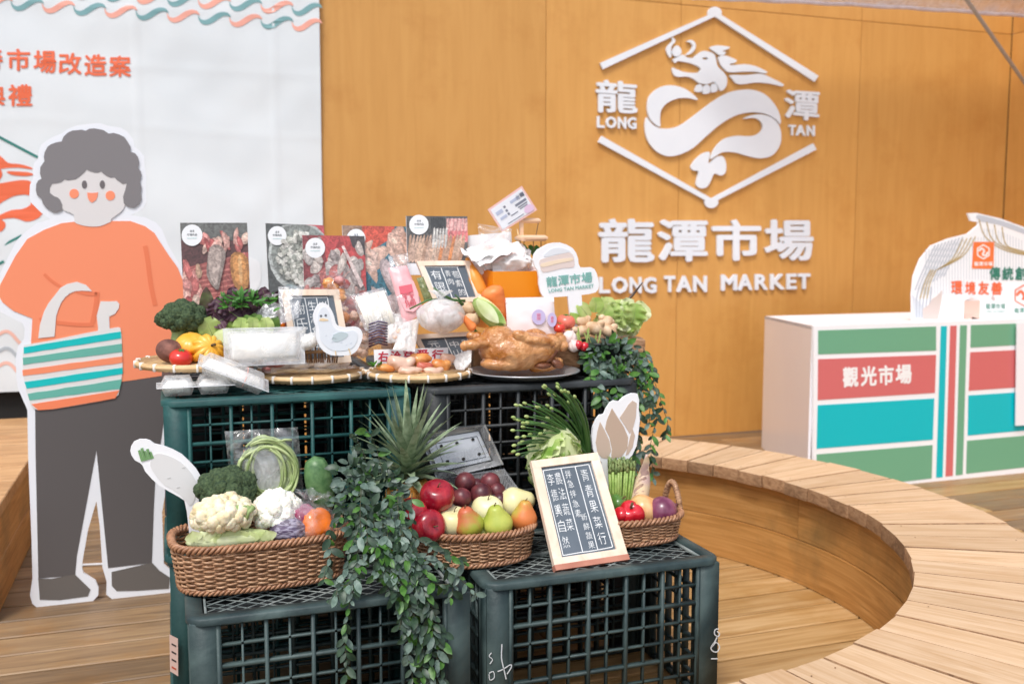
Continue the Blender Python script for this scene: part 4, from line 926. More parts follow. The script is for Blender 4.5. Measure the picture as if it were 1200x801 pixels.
# ---------------- broccoli / cauliflower
def floret(name, label, cat, px, py, Y, rx, ry, m, ms, stem=None, lobes=26, seed=0, sub_=4, amp=.34, up=V((0, -.35, 1)), leaves=0, parent=None, lsz=(.30, .42)):
    c = onY(px, py, Y); k = mpp(c); R = V((rx * k, rx * k * .85, ry * k)); t = parent or thing(name, label, cat, c)
    rnd = random.Random(seed); mb = MB(); up = up.normalized(); Q = rotto(up)
    g_ = (1 + sqrt(5)) / 2
    for i in range(lobes):
        zz = 1 - i / lobes * 1.25; a = i * 2 * pi / g_; rr = sqrt(max(0, 1 - zz * zz)) if zz > -1 else 0
        d = Q @ V((cos(a) * rr, sin(a) * rr, zz)); s = rnd.uniform(*lsz)
        p = V((d.x * R.x, d.y * R.y, d.z * R.z)) * (.74 + rnd.uniform(-.06, .06))
        sd = rnd.uniform(0, 90); f1 = bump_fn(3.0 if 'flor_g' != m else 4.0, amp, sd)
        f2 = (lambda q, f1=f1, sd=sd: f1(q) * (1 - .13 * noise.voronoi(q * 9 + V((sd, 0, 0)))[0][0]))
        mb.ball(c + p, R.x * s, sub_ if i < lobes * .8 else 3, f2)
    mb.build('florets', M[m], t, 2)
    if stem:
        mb = MB(); (sx, sy), sr = stem; e = onY(sx, sy, Y - .01); sr *= k
        mb.tube([c - V((0, 0, R.z * .1)), c.lerp(e, .5), e], [sr * 1.5, sr * 1.05, sr * 1.1], 10)
        for i in range(7):
            a = i / 7 * 2 * pi; q = c + V((cos(a) * R.x * .55, sin(a) * R.y * .5, -R.z * .1)); mb.tube([c.lerp(e, .62), c.lerp(e, .3) + (q - c) * .5, q], [sr * .5, sr * .42, sr * .6], 7)
        mb.build('stem', M[ms], t, 2)
    return t
# ---------------- pillow bag
def pillow(mb, quad, pl, th, nu=14, nv=14, wr=.35, seed=0, pinch=.0, only=None):
    vs = []; fs = []
    for side in (1, -1):
        if only and side != only: continue
        o = len(vs)
        for j in range(nv + 1):
            for i in range(nu + 1):
                u, v = i / nu, j / nv; b = (sin(pi * u) * sin(pi * v)) ** .55
                uu = .5 + (u - .5) * (1 - pinch * (1 - v) ** 2); x, y = bil(quad, uu, v)
                w = 1 + wr * noise.noise(V((u * 5 + seed, v * 5, seed))) + wr * .5 * noise.noise(V((u * 13 + seed, v * 12, 3)))
                e = .0015 * noise.noise(V((u * 9, v * 9, seed)))
                vs.append(pl.hit(x, y, side * th / 2 * b * w + e))
        for j in range(nv):
            for i in range(nu): k = o + j * (nu + 1) + i; fs.append((k, k + 1, k + nu + 2, k + nu + 1))
    return mb.add(vs, fs)
def bagshape(mb, c, rx, ry, rz_, neck=.5, seed=0, n=28, m=18, wr=.1, tilt=None):
    """a knotted bag: round body, gathered neck and frilled top"""
    prof = []
    for i in range(m + 1):
        t = i / m
        if t < .62: a = -pi / 2 + pi * .93 * (t / .62); prof.append((max(cos(a), .02), sin(a)))
        elif t < .75: prof.append((.13 - .05 * (t - .62) / .13, .98 + (t - .62) * 1.6 * neck))
        else: prof.append((.08 + (t - .75) * 1.5, 1.0 + .2 * neck + (t - .75) * 2.6 * neck))
    vs = []; fs = []
    for i, (r, z) in enumerate(prof):
        for k in range(n):
            a = 2 * pi * k / n; t = i / m; g = 1 + wr * noise.noise(V((cos(a) * 2.2, sin(a) * 2.2, z * 2 + seed))) + (.22 * sin(a * 7 + seed) * max(0, t - .5) * 2) + wr * .5 * noise.noise(V((cos(a) * 6, sin(a) * 6, z * 4 + seed)))
            p = V((r * g * cos(a) * rx, r * g * sin(a) * ry, z * rz_ * (1 + .02 * sin(a * 5))))
            if tilt is not None: p = tilt @ p
            vs.append(V(c) + p)
    for i in range(m):
        for k in range(n): l = (k + 1) % n; fs.append((i * n + k, i * n + l, (i + 1) * n + l, (i + 1) * n + k))
    return mb.add(vs, fs)
# ================================================================ front left basket
YB = BL_C.y
floret('cauliflower', 'cream cauliflower cut open at the front left of the large basket', 'cauliflower', 262, 604, YB - .045, 41, 25, 'flor_w', 'flor_s', stem=((272, 622), 8), lobes=52, seed=3, sub_=3, lsz=(.2, .3))
t_ = thing('cauliflower_leaf', 'green-yellow cut stalk piece lying on the cream cauliflower', 'stalk', onY(276, 600, YB - .09))
for i_ in range(6): MB().tube([onY(272 + i_ * 3, 612 + U(-2, 2), YB - .085), onY(276 + i_ * 3, 600, YB - .088), onY(272 + i_ * 5, 592 + U(-3, 3), YB - .08)], [.006, .0045, .007], 7).build('stalk', M['flor_s'], t_, 2)
floret('broccoli', 'green broccoli head behind the cream cauliflower in the large basket', 'broccoli', 264, 576, YB + .045, 35, 27, 'flor_g', 'flor_s', stem=((312, 610), 7), lobes=30, seed=5, amp=.25)
floret('cauliflower', 'white cauliflower in the centre of the large basket, right of the cream one', 'cauliflower', 326, 602, YB - .01, 32, 29, 'flor_ww', 'flor_s', lobes=26, seed=9, amp=.22)
t = thing('napa_cabbage', 'pale green-white cabbage wedge along the front rim of the large basket', 'cabbage', onY(272, 632, YB - .07))
mb = MB(); c = onY(270, 631, YB - .066); k = mpp(c); mb.ball(c, (50 * k, 14 * k, 11 * k), 4, lambda p: 1 + .05 * noise.noise(p * V((6, 1, 1)).length)); mb.build('stalks', M['cab_in'], t, 2)
mb = MB()
for i in range(9): leaf_geo(mb, onY(228 + i * 11, 634 + U(-2, 1), YB - .085), (U(-.4, .4), -.2, 1), (0, -1, .2), 13 * k, 20 * k, 4, 2, .5, ruf=.08)
mb.build('leaf_edges', M['cab_in'], t, 2)
# beans in a bag, standing at the back of the basket
bt = thing('bean_bag', 'clear bag of coiled long green beans standing behind the broccoli', 'bag of beans', onY(310, 590, YB + .09))
BQ = [(270, 508), (346, 503), (354, 588), (279, 594)]; BPn = PY(YB + .10)
M['bean'] = mat('long_bean', srgb(138, 158, 96), .5, col2=srgb(188, 202, 146), sc=20, rnd=.0)
for i in range(44):
    rx = U(.22, .47); ry = U(.28, .47); pts = []; ph = U(-.06, .06); dz = U(-.012, .012); a0_ = U(-2.4, -1.2) ; a1_ = a0_ + U(4.9, 6.2)
    for k in range(26):
        a = a0_ + (a1_ - a0_) * k / 25; x, y = bil(BQ, .5 + rx * cos(a) + ph * .4, .52 + ry * sin(a)); pts.append(BPn.hit(x, y, .012 + dz + .003 * sin(a * 3 + i)))
    MB().tube(pts, .0031 + U(-.0004, .0005), 6).build('bean', M['bean'], bt, 2)
for i in range(5):
    x, y = bil(BQ, .3 + .1 * i, .14 + .02 * (i % 2)); x2, y2 = bil(BQ, .52 + .1 * i, .12); MB().tube([BPn.hit(x, y, .018), BPn.hit((x + x2) / 2, (y + y2) / 2 - 2, .02), BPn.hit(x2, y2, .018)], .003, 6).build('bean', M['bean'], bt, 2)
mb = MB(); pillow(mb, [(286, 528), (332, 526), (338, 585), (292, 590)], BPn, .02, 14, 14, .4, 9); mb.build('inner_film', M['film_white'], bt, 2)
mb = MB(); pillow(mb, [(263, 505), (349, 500), (357, 590), (274, 597)], BPn, .062, 18, 18, .22, 3); mb.build('clear_bag', M['film_thin'], bt, 2)
# cucumber in film
def capsule(name, label, cat, a, b, r0, r1, m, Y, Y2=None, mat2=None, bend=.0, prof=None):
    A_, B_ = onY(*a, Y), onY(*b, Y2 or Y); k = mpp(A_); t = thing(name, label, cat, A_.lerp(B_, .5)); n = 14; pts = []; rr = []
    for i in range(n + 1):
        s = i / n; p = A_.lerp(B_, s) + V((bend * sin(pi * s), 0, 0)); e = sin(pi * min(1, max(0, s))) ** .3 if prof is None else prof(s)
        pts.append(p); rr.append(max(.0006, k * (r0 + (r1 - r0) * s) * e))
    MB().tube(pts, rr, 18).build('body', M[m], t, 2); return t
cu = capsule('winter_melon', 'fat dark green cucumber in film standing right of the bagged beans', 'cucumber', (368, 534), (381, 600), 17, 16, 'melon', YB + .07)
mb = MB(); bagshape(mb, onY(374, 585, YB + .06), 18 * mpp(cu.location), .026, 24 * mpp(cu.location), .5, 4, 24, 14, .2); mb.build('film_wrap', M['film_thin'], cu, 2)
# bagged cabbage and pepper
vb = thing('vegetable_bag', 'knotted clear bag holding an orange pepper and purple cabbage in the large basket', 'bag of vegetables', onY(358, 625, YB - .02))
def lob(n_, d): return lambda a, r, z: (r * (1 - d + d * abs(sin(a * n_ / 2)) ** .7), z)
c = onY(371, 614, YB - .045); k = mpp(c)
MB().lathe([(a * 21 * k, b * 19 * k) for a, b in fruit_prof('apple')], c, 32, rotto((.3, -.7, .5)), lob(4, .16)).build('orange_pepper', M['pepper_orange'], vb, 2, weld=True)
M['purplecab'] = mat('purple_cabbage', srgb(84, 70, 98), .5, col2=srgb(170, 164, 184), sc=30, stretch=(1, 1, 3), lo=.45, hi=.62, dist=3)
M['purplecab2'] = mat('magenta_cabbage', srgb(140, 40, 80), .5, col2=srgb(190, 110, 140), sc=25)
MB().ball(onY(338, 620, YB - .05), (21 * k, 18 * k, 15 * k), 4, nz_fn(2.2, .14, 4)).build('purple_cabbage', M['purplecab'], vb, 2)
MB().ball(onY(356, 603, YB - .03), (16 * k, 16 * k, 12 * k), 3, nz_fn(2.2, .2, 8)).build('purple_onion', M['purplecab2'], vb, 2)
mb = MB(); bagshape(mb, onY(358, 612, YB - .035), 44 * k, 27 * k, 24 * k, .6, 2, 34, 20, .22, Matrix.Rotation(radians(14), 3, 'Y')); mb.build('clear_bag', M['film_thin'], vb, 2)
# radish cut-out
RP = PY(YB + .075)
rc = thing('radish_cutout', 'small white board cut as a radish leaning out of the large basket', 'cutout', onY(215, 600, YB + .075))
mb = MB(); slab(mb, [(171.5,514.5),(176,516),(181.6,520),(191,522),(201.7,526),(213,532),(221.8,540),(230,549),(236,559),(234,575),(232,600),(234,625),(222,628),(219,600),(216,586),(210,582),(199,576),(187,569),(178,561),(170,552),(167,545),(164,542),(158,539),(154,533),(152.6,528),(153.5,523),(157,517.5),(164,514.5)], RP, 0, .008, 1); mb.build('board', M['board'], rc, False)
mb = MB(); slab(mb, [(178,536),(184,531),(196,533),(212,541),(225,555),(231,570),(228,585),(222,592),(210,578),(193,568),(182,556),(176,545)], RP, .0012, .001, 2, col=srgb(226, 226, 226))
for i in range(5): stroke(mb, [(163 + i * 3.2, 527 + i * .5 - (i % 2) * 3), (167 + i * 3, 540 - i * .8)], 3.2, RP, .002, srgb(118, 160, 106), 1)
for x, y in ((196, 560), (207, 571), (213, 548)): stroke(mb, [(x, y), (x + 4, y - 1)], 1, RP, .002, srgb(205, 205, 204), 1)
mb.build('radish_print', M['print'], rc, False)
# ================================================================ middle basket: apples, pears
YM = BM_C.y
for i, (x, y, dy, r, tl, lab) in enumerate(((512.5, 581, -.03, 21, (.5, -.1, 0), 'largest red apple, on top of the left heap beside the plum tray'), (502, 616, -.075, 20.5, (1.35, 0, .2), 'red apple at the front left with its stem hollow facing the viewer'), (484, 599, -.05, 17.5, (.3, .2, 0), 'red apple half hidden behind the ivy leaves'))):
    fruit('apple', lab, 'apple', x, y, YM + dy, r, 'apple', 'apple', tl, stem=(.3, .05), group='red apples in the middle basket')
fruit('asian_pear', 'pale cream pear wedged between the front apple and the blushed pear', 'pear', 531, 611, YM - .05, 20, 'apple', 'paleapple', (.3, 0, 0), stem=(.35, .04))
fruit('asian_pear', 'pale cream pear behind the green pear, its short stalk upward', 'pear', 571, 597, YM - .01, 19, 'apple', 'paleapple', (.2, 0, 0), stem=(.4, .04))
fruit('pear', 'long pale yellow pear lying at the back right of the middle basket', 'pear', 604, 589, YM + .01, 19, 'pear', 'paleapple', (.2, 1.35, 0), stem=(.2, .05), sq=.9)
fruit('pear', 'blushed red and green pear at the front of the middle basket', 'pear', 549, 613, YM - .078, 18, 'pear', 'pear_red', (.15, -.28, 0), stem=(.2, .05), sq=.86)
fruit('pear', 'plain green pear right of the blushed one', 'pear', 583, 612, YM - .085, 18, 'pear', 'pear_green', (.12, -.22, 0), stem=(.2, .05), sq=.9)
fruit('pear', 'orange and yellow pear at the right end of the middle basket', 'pear', 614, 606, YM - .055, 15.5, 'pear', 'pear_orange', (.1, .06, 0), stem=(.2, .05), sq=1.0)
fruit('pear', 'yellow-green pear peeping between the two front pears', 'pear', 566, 622, YM - .06, 15, 'pear', 'pear_green', (.1, .1, 0), sq=.8)
# plum tray with open lid
pt = thing('plum_tray', 'clear hinged plastic tray with its lid open behind the red apple', 'fruit tray', onY(555, 585, YM + .10))
TP = Pl(onY(512, 560, 2.36), onY(587, 549, 2.36), onY(500, 505, 2.392)); LQ = [(492.5, 511), (566, 499), (586, 543), (512, 560)]
mb = MB()
for (u0, v0, u1, v1, off) in ((.08, .1, .92, .86, -.012),): slab(mb, sub(LQ, u0, v0, u1, v1), TP, off, .0008, 1)
mb.build('lid_top', M['petclear'], pt, False)
mb = MB(); q0 = [TP.hit(*p, .008) for p in LQ]; q1 = [TP.hit(*p, -.012) for p in sub(LQ, .07, .09, .93, .88)]; q2 = [TP.hit(*p, .010) for p in sub(LQ, -.03, -.04, 1.03, 1.04)]
mb.add(q0 + q1 + q2, [(i, (i + 1) % 4, 4 + (i + 1) % 4, 4 + i) for i in range(4)] + [(i, (i + 1) % 4, 8 + (i + 1) % 4, 8 + i) for i in range(4)]); mb.build('lid_wall', M['petclear'], pt, False)
M['petedge'] = mat('clear_plastic_edge', srgb(70, 74, 78), .08, alpha=.85, coat=.6)
mb = MB(); mb.tube([TP.hit(*p, .010) for p in sub(LQ, -.03, -.04, 1.03, 1.04)], .0013, 6, closed=True); mb.tube([TP.hit(*p, -.011) for p in sub(LQ, .2, .22, .86, .76)], .001, 5, closed=True)
mb.tube([TP.hit(*p, -.010) for p in sub(LQ, .07, .09, .93, .88)], .0012, 5, closed=True)
for (u, v) in ((.27, .3), (.52, .3), (.78, .28), (.27, .68), (.52, .7), (.78, .66)):
    x, y = bil(LQ, u, v); cc_ = TP.hit(x, y, -.0095); a1 = TP.hit(x + 1.7, y, -.0095) - cc_; b1 = TP.hit(x, y + 1.7, -.0095) - cc_
    mb.tube([cc_ + a1 * cos(k * pi / 5) + b1 * sin(k * pi / 5) for k in range(10)], .0007, 4, closed=True)
mb.build('moulded_ribs', M['petedge'], pt, 2)
mb = MB()
for (u, v) in ((.27, .3), (.52, .3), (.78, .28), (.27, .68), (.52, .7), (.78, .66)):
    x, y = bil(LQ, u, v); slab(mb, [(x + 1.7 * cos(k * pi / 5), y + 1.7 * sin(k * pi / 5)) for k in range(10)], TP, -.0105, .0006, 1)
mb.build('vent_holes', M['dark'], pt, False)
b0 = [onY(512, 562, 2.358), onY(589, 550, 2.358), onY(606, 574, 2.265), onY(524, 590, 2.265)]; b1 = [p + V((0, 0, -.045)) for p in b0]; cen = sum(b1, V()) / 4; b1 = [cen + (p - cen) * .86 for p in b1]; b2 = [p + (p - sum(b0, V()) / 4) * .06 + V((0, 0, .001)) for p in b0]
mb = MB(); mb.add(b0 + b1 + b2, [(4, 5, 6, 7)] + [(i, (i + 1) % 4, 4 + (i + 1) % 4, 4 + i) for i in range(4)] + [(i, (i + 1) % 4, 8 + (i + 1) % 4, 8 + i) for i in range(4)]); mb.build('tray', M['petclear'], pt, False)
mb = MB(); mb.tube(b2, .0013, 6, closed=True); 
for s_ in range(4):
    for f in (.2, .35, .5, .65, .8): mb.tube([b0[s_].lerp(b0[(s_ + 1) % 4], f), b1[s_].lerp(b1[(s_ + 1) % 4], f)], .0011, 4)
mb.build('tray_ribs', M['petedge'], pt, 2)
for i, (x, y, Y, r, lab) in enumerate(((545, 565, 2.27, 12.5, 'dark plum at the back left of the clear tray'), (541, 583, 2.235, 12, 'plum at the front left of the clear tray beside the big apple'), (564, 579, 2.235, 13.5, 'darkest plum in the middle of the clear tray'), (574.5, 565, 2.27, 12, 'plum at the back right of the clear tray'), (582, 575, 2.25, 10.5, 'reddish plum at the right of the clear tray'), (586, 586, 2.225, 9, 'small reddish plum low in the front right corner of the clear tray'), (558, 570, 2.29, 10, 'plum mostly hidden in the middle back of the clear tray'))):
    fruit('plum', lab, 'plum', x, y, Y + .032, r, 'ball', 'plum', (U(-.4, .8), U(-.5, .5), 0), group='plums in the clear tray')
# ================================================================ pineapple
pa = thing('pineapple', 'whole pineapple with a spiky grey-green crown standing behind the ivy', 'pineapple', onY(478, 640, 2.33))
M['pine'] = mat('pineapple_skin', srgb(190, 122, 46), .55, col2=srgb(222, 160, 74), sc=30, bump=.2)
M['pineleaf'] = leafmat('pineapple_leaf', srgb(112, 134, 100), srgb(168, 184, 150), .45, .1, 60, .2)
c = onY(480, 605, 2.335); k = mpp(c); body = MB(); 
for ri in range(9):
    for j in range(13):
        z = (ri - 4) / 4.6; rr = sqrt(max(.05, 1 - z * z * .75)); a = (j + .5 * (ri % 2)) / 13 * 2 * pi
        p = c + V((cos(a) * rr * 30 * k, sin(a) * rr * 30 * k, z * 44 * k)); d = V((cos(a), sin(a), z * .4)).normalized(); Q = rotto(d)
        body.lathe([(8.2 * k, -2 * k), (7 * k, 1.2 * k), (3 * k, 2.6 * k), (.6 * k, 4.4 * k)], p, 6, Q)
body.ball(c, (29 * k, 29 * k, 43 * k), 3); o = body.build('fruit_body', M['pine'], pa, 1)
top = onY(478, 556, 2.335)
for i in range(54):
    lv = i / 54; a = i * 2.4; el = .15 + lv * 1.15; d = V((cos(a) * cos(el), sin(a) * cos(el) , sin(el))); L_ = (58 + 38 * lv) * k
    if d.y > .1: d.y *= .3
    mb = MB(); leaf_geo(mb, top + V((cos(a) * 6 * k * (1 - lv), sin(a) * 6 * k * (1 - lv), (lv * 26 - 8) * k)), d, V((0, 0, 1)) - d * d.z * .5, L_, 13 * k, 7, 1, curl=.75 - .9 * lv + U(-.1, .25), fold=.35, shape=lambda t: (1 - t) ** .75 * (.7 + .5 * min(1, t * 4)))
    mb.build('crown_leaf', M['pineleaf'], pa, 2)
# ================================================================ right basket and things behind the big chalkboard
YR = BR_C.y
fruit('bell_pepper', 'glossy red bell pepper at the left end of the handled basket', 'pepper', 739, 603, YR - .04, 17, 'apple', 'pepper_red', (.5, -.5, .3), fn=lob(3, .3), stem=(.5, .12), n=40, sq=1.15)
fruit('bell_pepper', 'green bell pepper behind the red pepper', 'pepper', 724, 590, YR + .01, 12, 'apple', 'pepper_green', (.5, .5, .3), fn=lob(4, .16), stem=(.4, .1), n=32)
fruit('bell_pepper', 'second red bell pepper tucked against the chalkboard edge', 'pepper', 728, 604, YR - .045, 11, 'apple', 'pepper_red', (.5, .9, .3), fn=lob(4, .16), stem=(.4, .1), n=32)
fruit('onion', 'yellow onion in the middle of the handled basket', 'onion', 754, 597, YR - .005, 19, 'onion', 'onion_yel', (.3, .8, 0), stem=(.1, .05))
fruit('onion', 'purple-red onion at the right end of the handled basket', 'onion', 776, 599, YR - .03, 18, 'onion', 'onion_red', (.2, 1.2, .2), stem=(.1, .05), sq=1.1)
fruit('onion', 'second purple onion under the handle of the basket', 'onion', 787, 606, YR + .01, 9, 'onion', 'onion_red', (.2, -.9, .2), sq=1.0)
ag = thing('asparagus_bundle', 'upright bundle of green asparagus behind the handled basket', 'asparagus', onY(728, 590, YR + .06), None)
M['asp'] = mat('asparagus_spear', srgb(126, 158, 72), .5, col2=srgb(164, 188, 104), sc=20, stretch=(1, 1, 3), rnd=.12); M['asptip'] = mat('asparagus_tip', srgb(108, 132, 78), .6, col2=srgb(150, 164, 104), sc=60, bump=.4)
for i in range(24):
    x = 714.5 + (i % 9) * 3.5 + U(-.7, .7); row = i // 9; y0 = 541 - row * 2.2 + U(-2.5, 2.5); Y = YR + .045 + row * .012; xb = 716 + (i % 9) * 2.6; r = U(1.35, 1.8)
    a, b = onY(x, y0 + 12, Y), onY(xb, 600, Y); k = mpp(a); tp = onY(x + U(-.6, .6), y0, Y)
    o = MB().tube([b, a.lerp(b, .5), a], [r * k * 1.1, r * k * 1.05, r * k], 7).build('spear', M['asp'], ag, 2)
    mb = MB(); mb.tube([a, a.lerp(tp, .35), a.lerp(tp, .75), tp], [r * k * 1.02, r * k * 1.3, r * k * 1.1, r * k * .3], 7)
    for s_ in range(5):
        q = a.lerp(tp, .1 + s_ * .17); an = s_ * 2.4 + i; leaf_geo(mb, q + V((cos(an), sin(an), 0)) * r * k * .9, V((cos(an) * .3, sin(an) * .3, 1)), V((cos(an), sin(an), 0)), 4 * k, 2.6 * k, 2, 1, -.2)
    mb.build('tip', M['asptip'], o, 2)
M['shoot'] = mat('bamboo_shoot', srgb(226, 204, 168), .5, col2=srgb(196, 168, 160), sc=9, stretch=(1, 1, 2.5), lo=.45, hi=.6)
sh_ = capsule('bamboo_shoot', 'pale curved bamboo shoot standing between the asparagus and the wall', 'bamboo shoot', (758, 532), (745, 596), 6, 13, 'shoot', YR + .05, bend=.004, prof=lambda s: min(1, .22 + s * 1.6) if s < .95 else .8)
mb = MB()
for i in range(6): p = onY(757 - i * 2.2, 545 + i * 8, YR + .045); k = mpp(p); leaf_geo(mb, p + V((0, -.003 - .0015 * i, -7 * k)), (U(-.1, .3), -.1, 1), (0, -1, 0), 20 * k, (9 + i * 2) * k, 4, 2, -.2, fold=-.3)
mb.build('sheath', M['shoot'], sh_, 2)
for j, q in enumerate([(756, 536), (757, 534), (759, 535)]): pass
# bamboo-shoot shaped board
LP = PY(YR + .09)
lc2 = thing('shoot_cutout', 'white board cut like a bamboo shoot with tan print, behind the asparagus', 'cutout', onY(715, 590, YR + .09))
mb = MB(); slab(mb, [(736,462.5),(741,460.5),(747,461),(749,468),(748.5,479),(750,492),(748,509),(746,522),(741,533),(736,538),(725,540),(714,541),(714,600),(704,600),(705,541),(699,536),(695,526),(693.5,512),(695,500),(699,491),(703,486),(708,485),(711,478),(715.4,471.5),(720,469),(726,470),(731,465)], LP, 0, .008, 1); mb.build('board', M['board'], lc2, False)
mb = MB()
for pts, cc in (([(703,494),(708,503),(714,516),(716,528),(712,537),(705,536),(700,530),(698,518),(700,505)], srgb(204, 182, 164)), ([(717,478),(722,486),(731,500),(736,512),(735,525),(728,535),(716,537),(717,526),(714,512),(709,502),(711,492)], srgb(196, 172, 152)), ([(741,469),(746,472),(745,488),(742,500),(738,508),(733,500),(726,489),(731,482),(736,474)], srgb(206, 186, 170)), ([(741,502),(744,510),(741,524),(736,532),(733,533),(736,522),(738,512)], srgb(204, 182, 164))): slab(mb, pts, LP, .0012, .001, 1, col=cc)
mb.build('shoot_print', M['print'], lc2, False)
# cabbage
nc = thing('napa_cabbage', 'large pale green cabbage behind the top of the tall chalkboard', 'cabbage', onY(650, 590, 2.315)); c = onY(651, 541, 2.315); k = mpp(c)
MB().ball(c, (34 * k, 20 * k, 42 * k), 4, nz_fn(2.5, .08, 3)).build('heart', M['cab_in'], nc, 2)
for i in range(26):
    a = U(0, 2 * pi); a = i * 2.399; hz = -.55 + 1.35 * (i % 13) / 13; rr = sqrt(max(.05, 1 - min(1, abs(hz)) ** 2)) 
    d0 = V((cos(a) * rr, sin(a) * rr, hz)); base = c + V((d0.x * 35 * k, d0.y * 21 * k, d0.z * 40 * k)) * .93; up = V((-cos(a) * .15 * 0 + d0.x * .1, d0.y * .1, 1)) - d0 * d0.z * .85
    mb = MB(); leaf_geo(mb, base - up.normalized() * 22 * k, up, d0, 46 * k, 44 * k, 14, 7, .6, ruf=.07, rfreq=3.4, fold=-.25, shape=lambda t: .35 + .75 * sin(pi * min(1, t * .8 + .1)) ** .8)
    mb.build('leaf', M['cab_out' if i % 3 else 'cab_in'], nc, 2)
# flowering chives
cv = thing('chive_bundle', 'dark green flowering chives fanning out to the left above the cabbage', 'chives', onY(688, 524, 2.30))
M['chive'] = mat('chive_stem', srgb(52, 92, 44), .45, col2=srgb(82, 122, 62), sc=12, rnd=.2); M['chivebud'] = mat('chive_bud', srgb(142, 168, 92), .6, col2=srgb(180, 196, 126), sc=30)
tips = [(603, 504), (606, 491), (619, 488), (612, 476), (624, 470), (639, 455), (655, 455), (667, 461), (645, 463), (630, 479), (616, 511), (604, 528), (608, 512)]
for i in range(46):
    tx, ty = tips[i % len(tips)]; 
    if i >= len(tips): tx += U(-5, 22); ty += U(-4, 12)
    bx = 690 + U(-6, 5); by = 536 + U(-4, 10); Yt = 2.27 + U(-.03, .06); mx_, my_ = (tx + bx) / 2 + 10, (ty + by) / 2 - 16 - U(0, 8)
    pts = []
    for j in range(9):
        s = j / 8; x = (1 - s) ** 2 * bx + 2 * s * (1 - s) * mx_ + s * s * tx; y = (1 - s) ** 2 * by + 2 * s * (1 - s) * my_ + s * s * ty; pts.append(onY(x, y, 2.36 + (Yt - 2.36) * s))
    k = mpp(pts[0]); o = MB().tube(pts, [1.5 * k] * 5 + [1.2 * k, 1.1 * k, .9 * k, .7 * k], 5).build('stem', M['chive'], cv, 2)
    if i % 5 != 4:
        d = (pts[-1] - pts[-2]).normalized(); MB().ball(pts[-1] + d * 2.5 * k, (1.8 * k, 1.8 * k, 3.4 * k), 2, None, rotto(d)).build('bud', M['chivebud'], o, 2)
# ================================================================ framed chalkboards
M['frame'] = wood('pale_frame_wood', srgb(226, 200, 176), srgb(238, 216, 194), srgb(244, 226, 208), .55, rnd=.04, ax=(12, 12, 3), dirt=.1, dirtcol=srgb(200, 170, 140))
M['frame_edge'] = mat('frame_edge_wood', srgb(176, 112, 92), .6, col2=srgb(196, 134, 112), sc=14)
M['slate'] = mat('slate_board', srgb(84, 94, 104), .8, col2=srgb(106, 116, 126), sc=7, detail=7)
M['chalkw'] = mat('chalk_white', srgb(236, 238, 238), .9)
def boardpl(BL, BR, TL, z=None, Y=None):
    b0 = onz(*BL, z) if z is not None else onY(*BL, Y); b1 = onz(*BR, z) if z is not None else onY(*BR, Y); return b0, b1
def chalkboard(label, Q, z=None, Y=None, fr=.085, leanY=None, th=.013, frv=None, ledge=False):
    TL, TR, BR, BL = Q; b0, b1 = boardpl(BL, BR, TL, z, Y)
    p2 = onX(*TL, b0.x) if leanY is None else onY(*TL, b0.y + leanY)
    pl = Pl(b0, b1, p2); t = thing('chalkboard', label, 'chalkboard', b0, 'framed chalkboards with handwritten stall names'); frv = frv or fr * .62
    iq = sub(Q, fr, frv, 1 - fr, 1 - frv)
    mb = MB(); slab(mb, sub(Q, fr * .5, frv * .5, 1 - fr * .5, 1 - frv * .5), pl, -.004, .004, 1); mb.build('slate', M['slate'], t, False)
    for a in ((0, 0, 1, frv), (0, 1 - frv, 1, 1), (0, frv, fr, 1 - frv), (1 - fr, frv, 1, 1 - frv)):
        mb = MB(); slab(mb, sub(Q, *a), pl, 0.002 if a[3] - a[1] > .5 else .0023, th, 1); mb.build('frame_bar', M['frame'], t, False)
    if ledge: mb = MB(); slab(mb, [bil(Q, -.003, .992), bil(Q, 1.003, .992), bil(Q, 1.006, 1.045), bil(Q, .004, 1.045)], pl, .0035, th + .004, 1); mb.build('bottom_edge', M['frame_edge'], t, False)
    return t, pl, iq
Q1 = [(622, 540), (700, 530), (735.5, 650), (649.5, 663)]
cb1, pl1, iq = chalkboard('tall framed chalkboard with four columns of chalk characters at front right', Q1, z=ZL + .004, fr=.125, frv=.07, ledge=True)
k = dict(off=-.0036, th=.0004, col=None)
def chalkline(mb, q, u0, v0, u1, v1, w, pl): 
    n = 6; stroke(mb, [(bil(q, u0 + (u1 - u0) * i / n, v0 + (v1 - v0) * i / n)[0] + U(-.25, .25), bil(q, u0 + (u1 - u0) * i / n, v0 + (v1 - v0) * i / n)[1] + U(-.25, .25)) for i in range(n + 1)], w, pl, -.0037, None, 1, .0003)
def chalk_layout(t, pl, q, lines, cols, w=.7, bold=-.008):
    mb = MB()
    for l in lines: chalkline(mb, q, *l, w, pl)
    mb.build('chalk_lines', M['chalkw'], t, False); mb = MB()
    for txt, u0, v0, u1, v1 in cols: write_col(mb, txt, sub(q, u0, v0, u1, v1), pl, .26, off=-.0035, th=.0003, bold=bold, wob=.08)
    mb.build('chalk_writing', M['chalkw'], t, False)
chalk_layout(cb1, pl1, iq, [(.05, .03, .95, .03), (.95, .03, .96, .96), (.96, .965, .05, .975), (.05, .975, .04, .03), (.4, .03, .41, .97), (.68, .03, .69, .97)],
    [('青青果菜行', .75, .05, .89, .94), ('拌急拌急素', .45, .05, .56, .60), ('新鮮蔬果', .54, .54, .65, .96), ('農法蔬菜', .24, .05, .36, .74), ('李德興自然', .09, .05, .21, .92)], bold=-.009, w=.9)
Q2 = [(329, 339), (397, 339), (412, 424), (345, 430)]
cb2, pl2, iq = chalkboard('chalkboard with a white frame half covered by the white duck board', Q2, Y=2.60, fr=.11, frv=.08, leanY=.05)
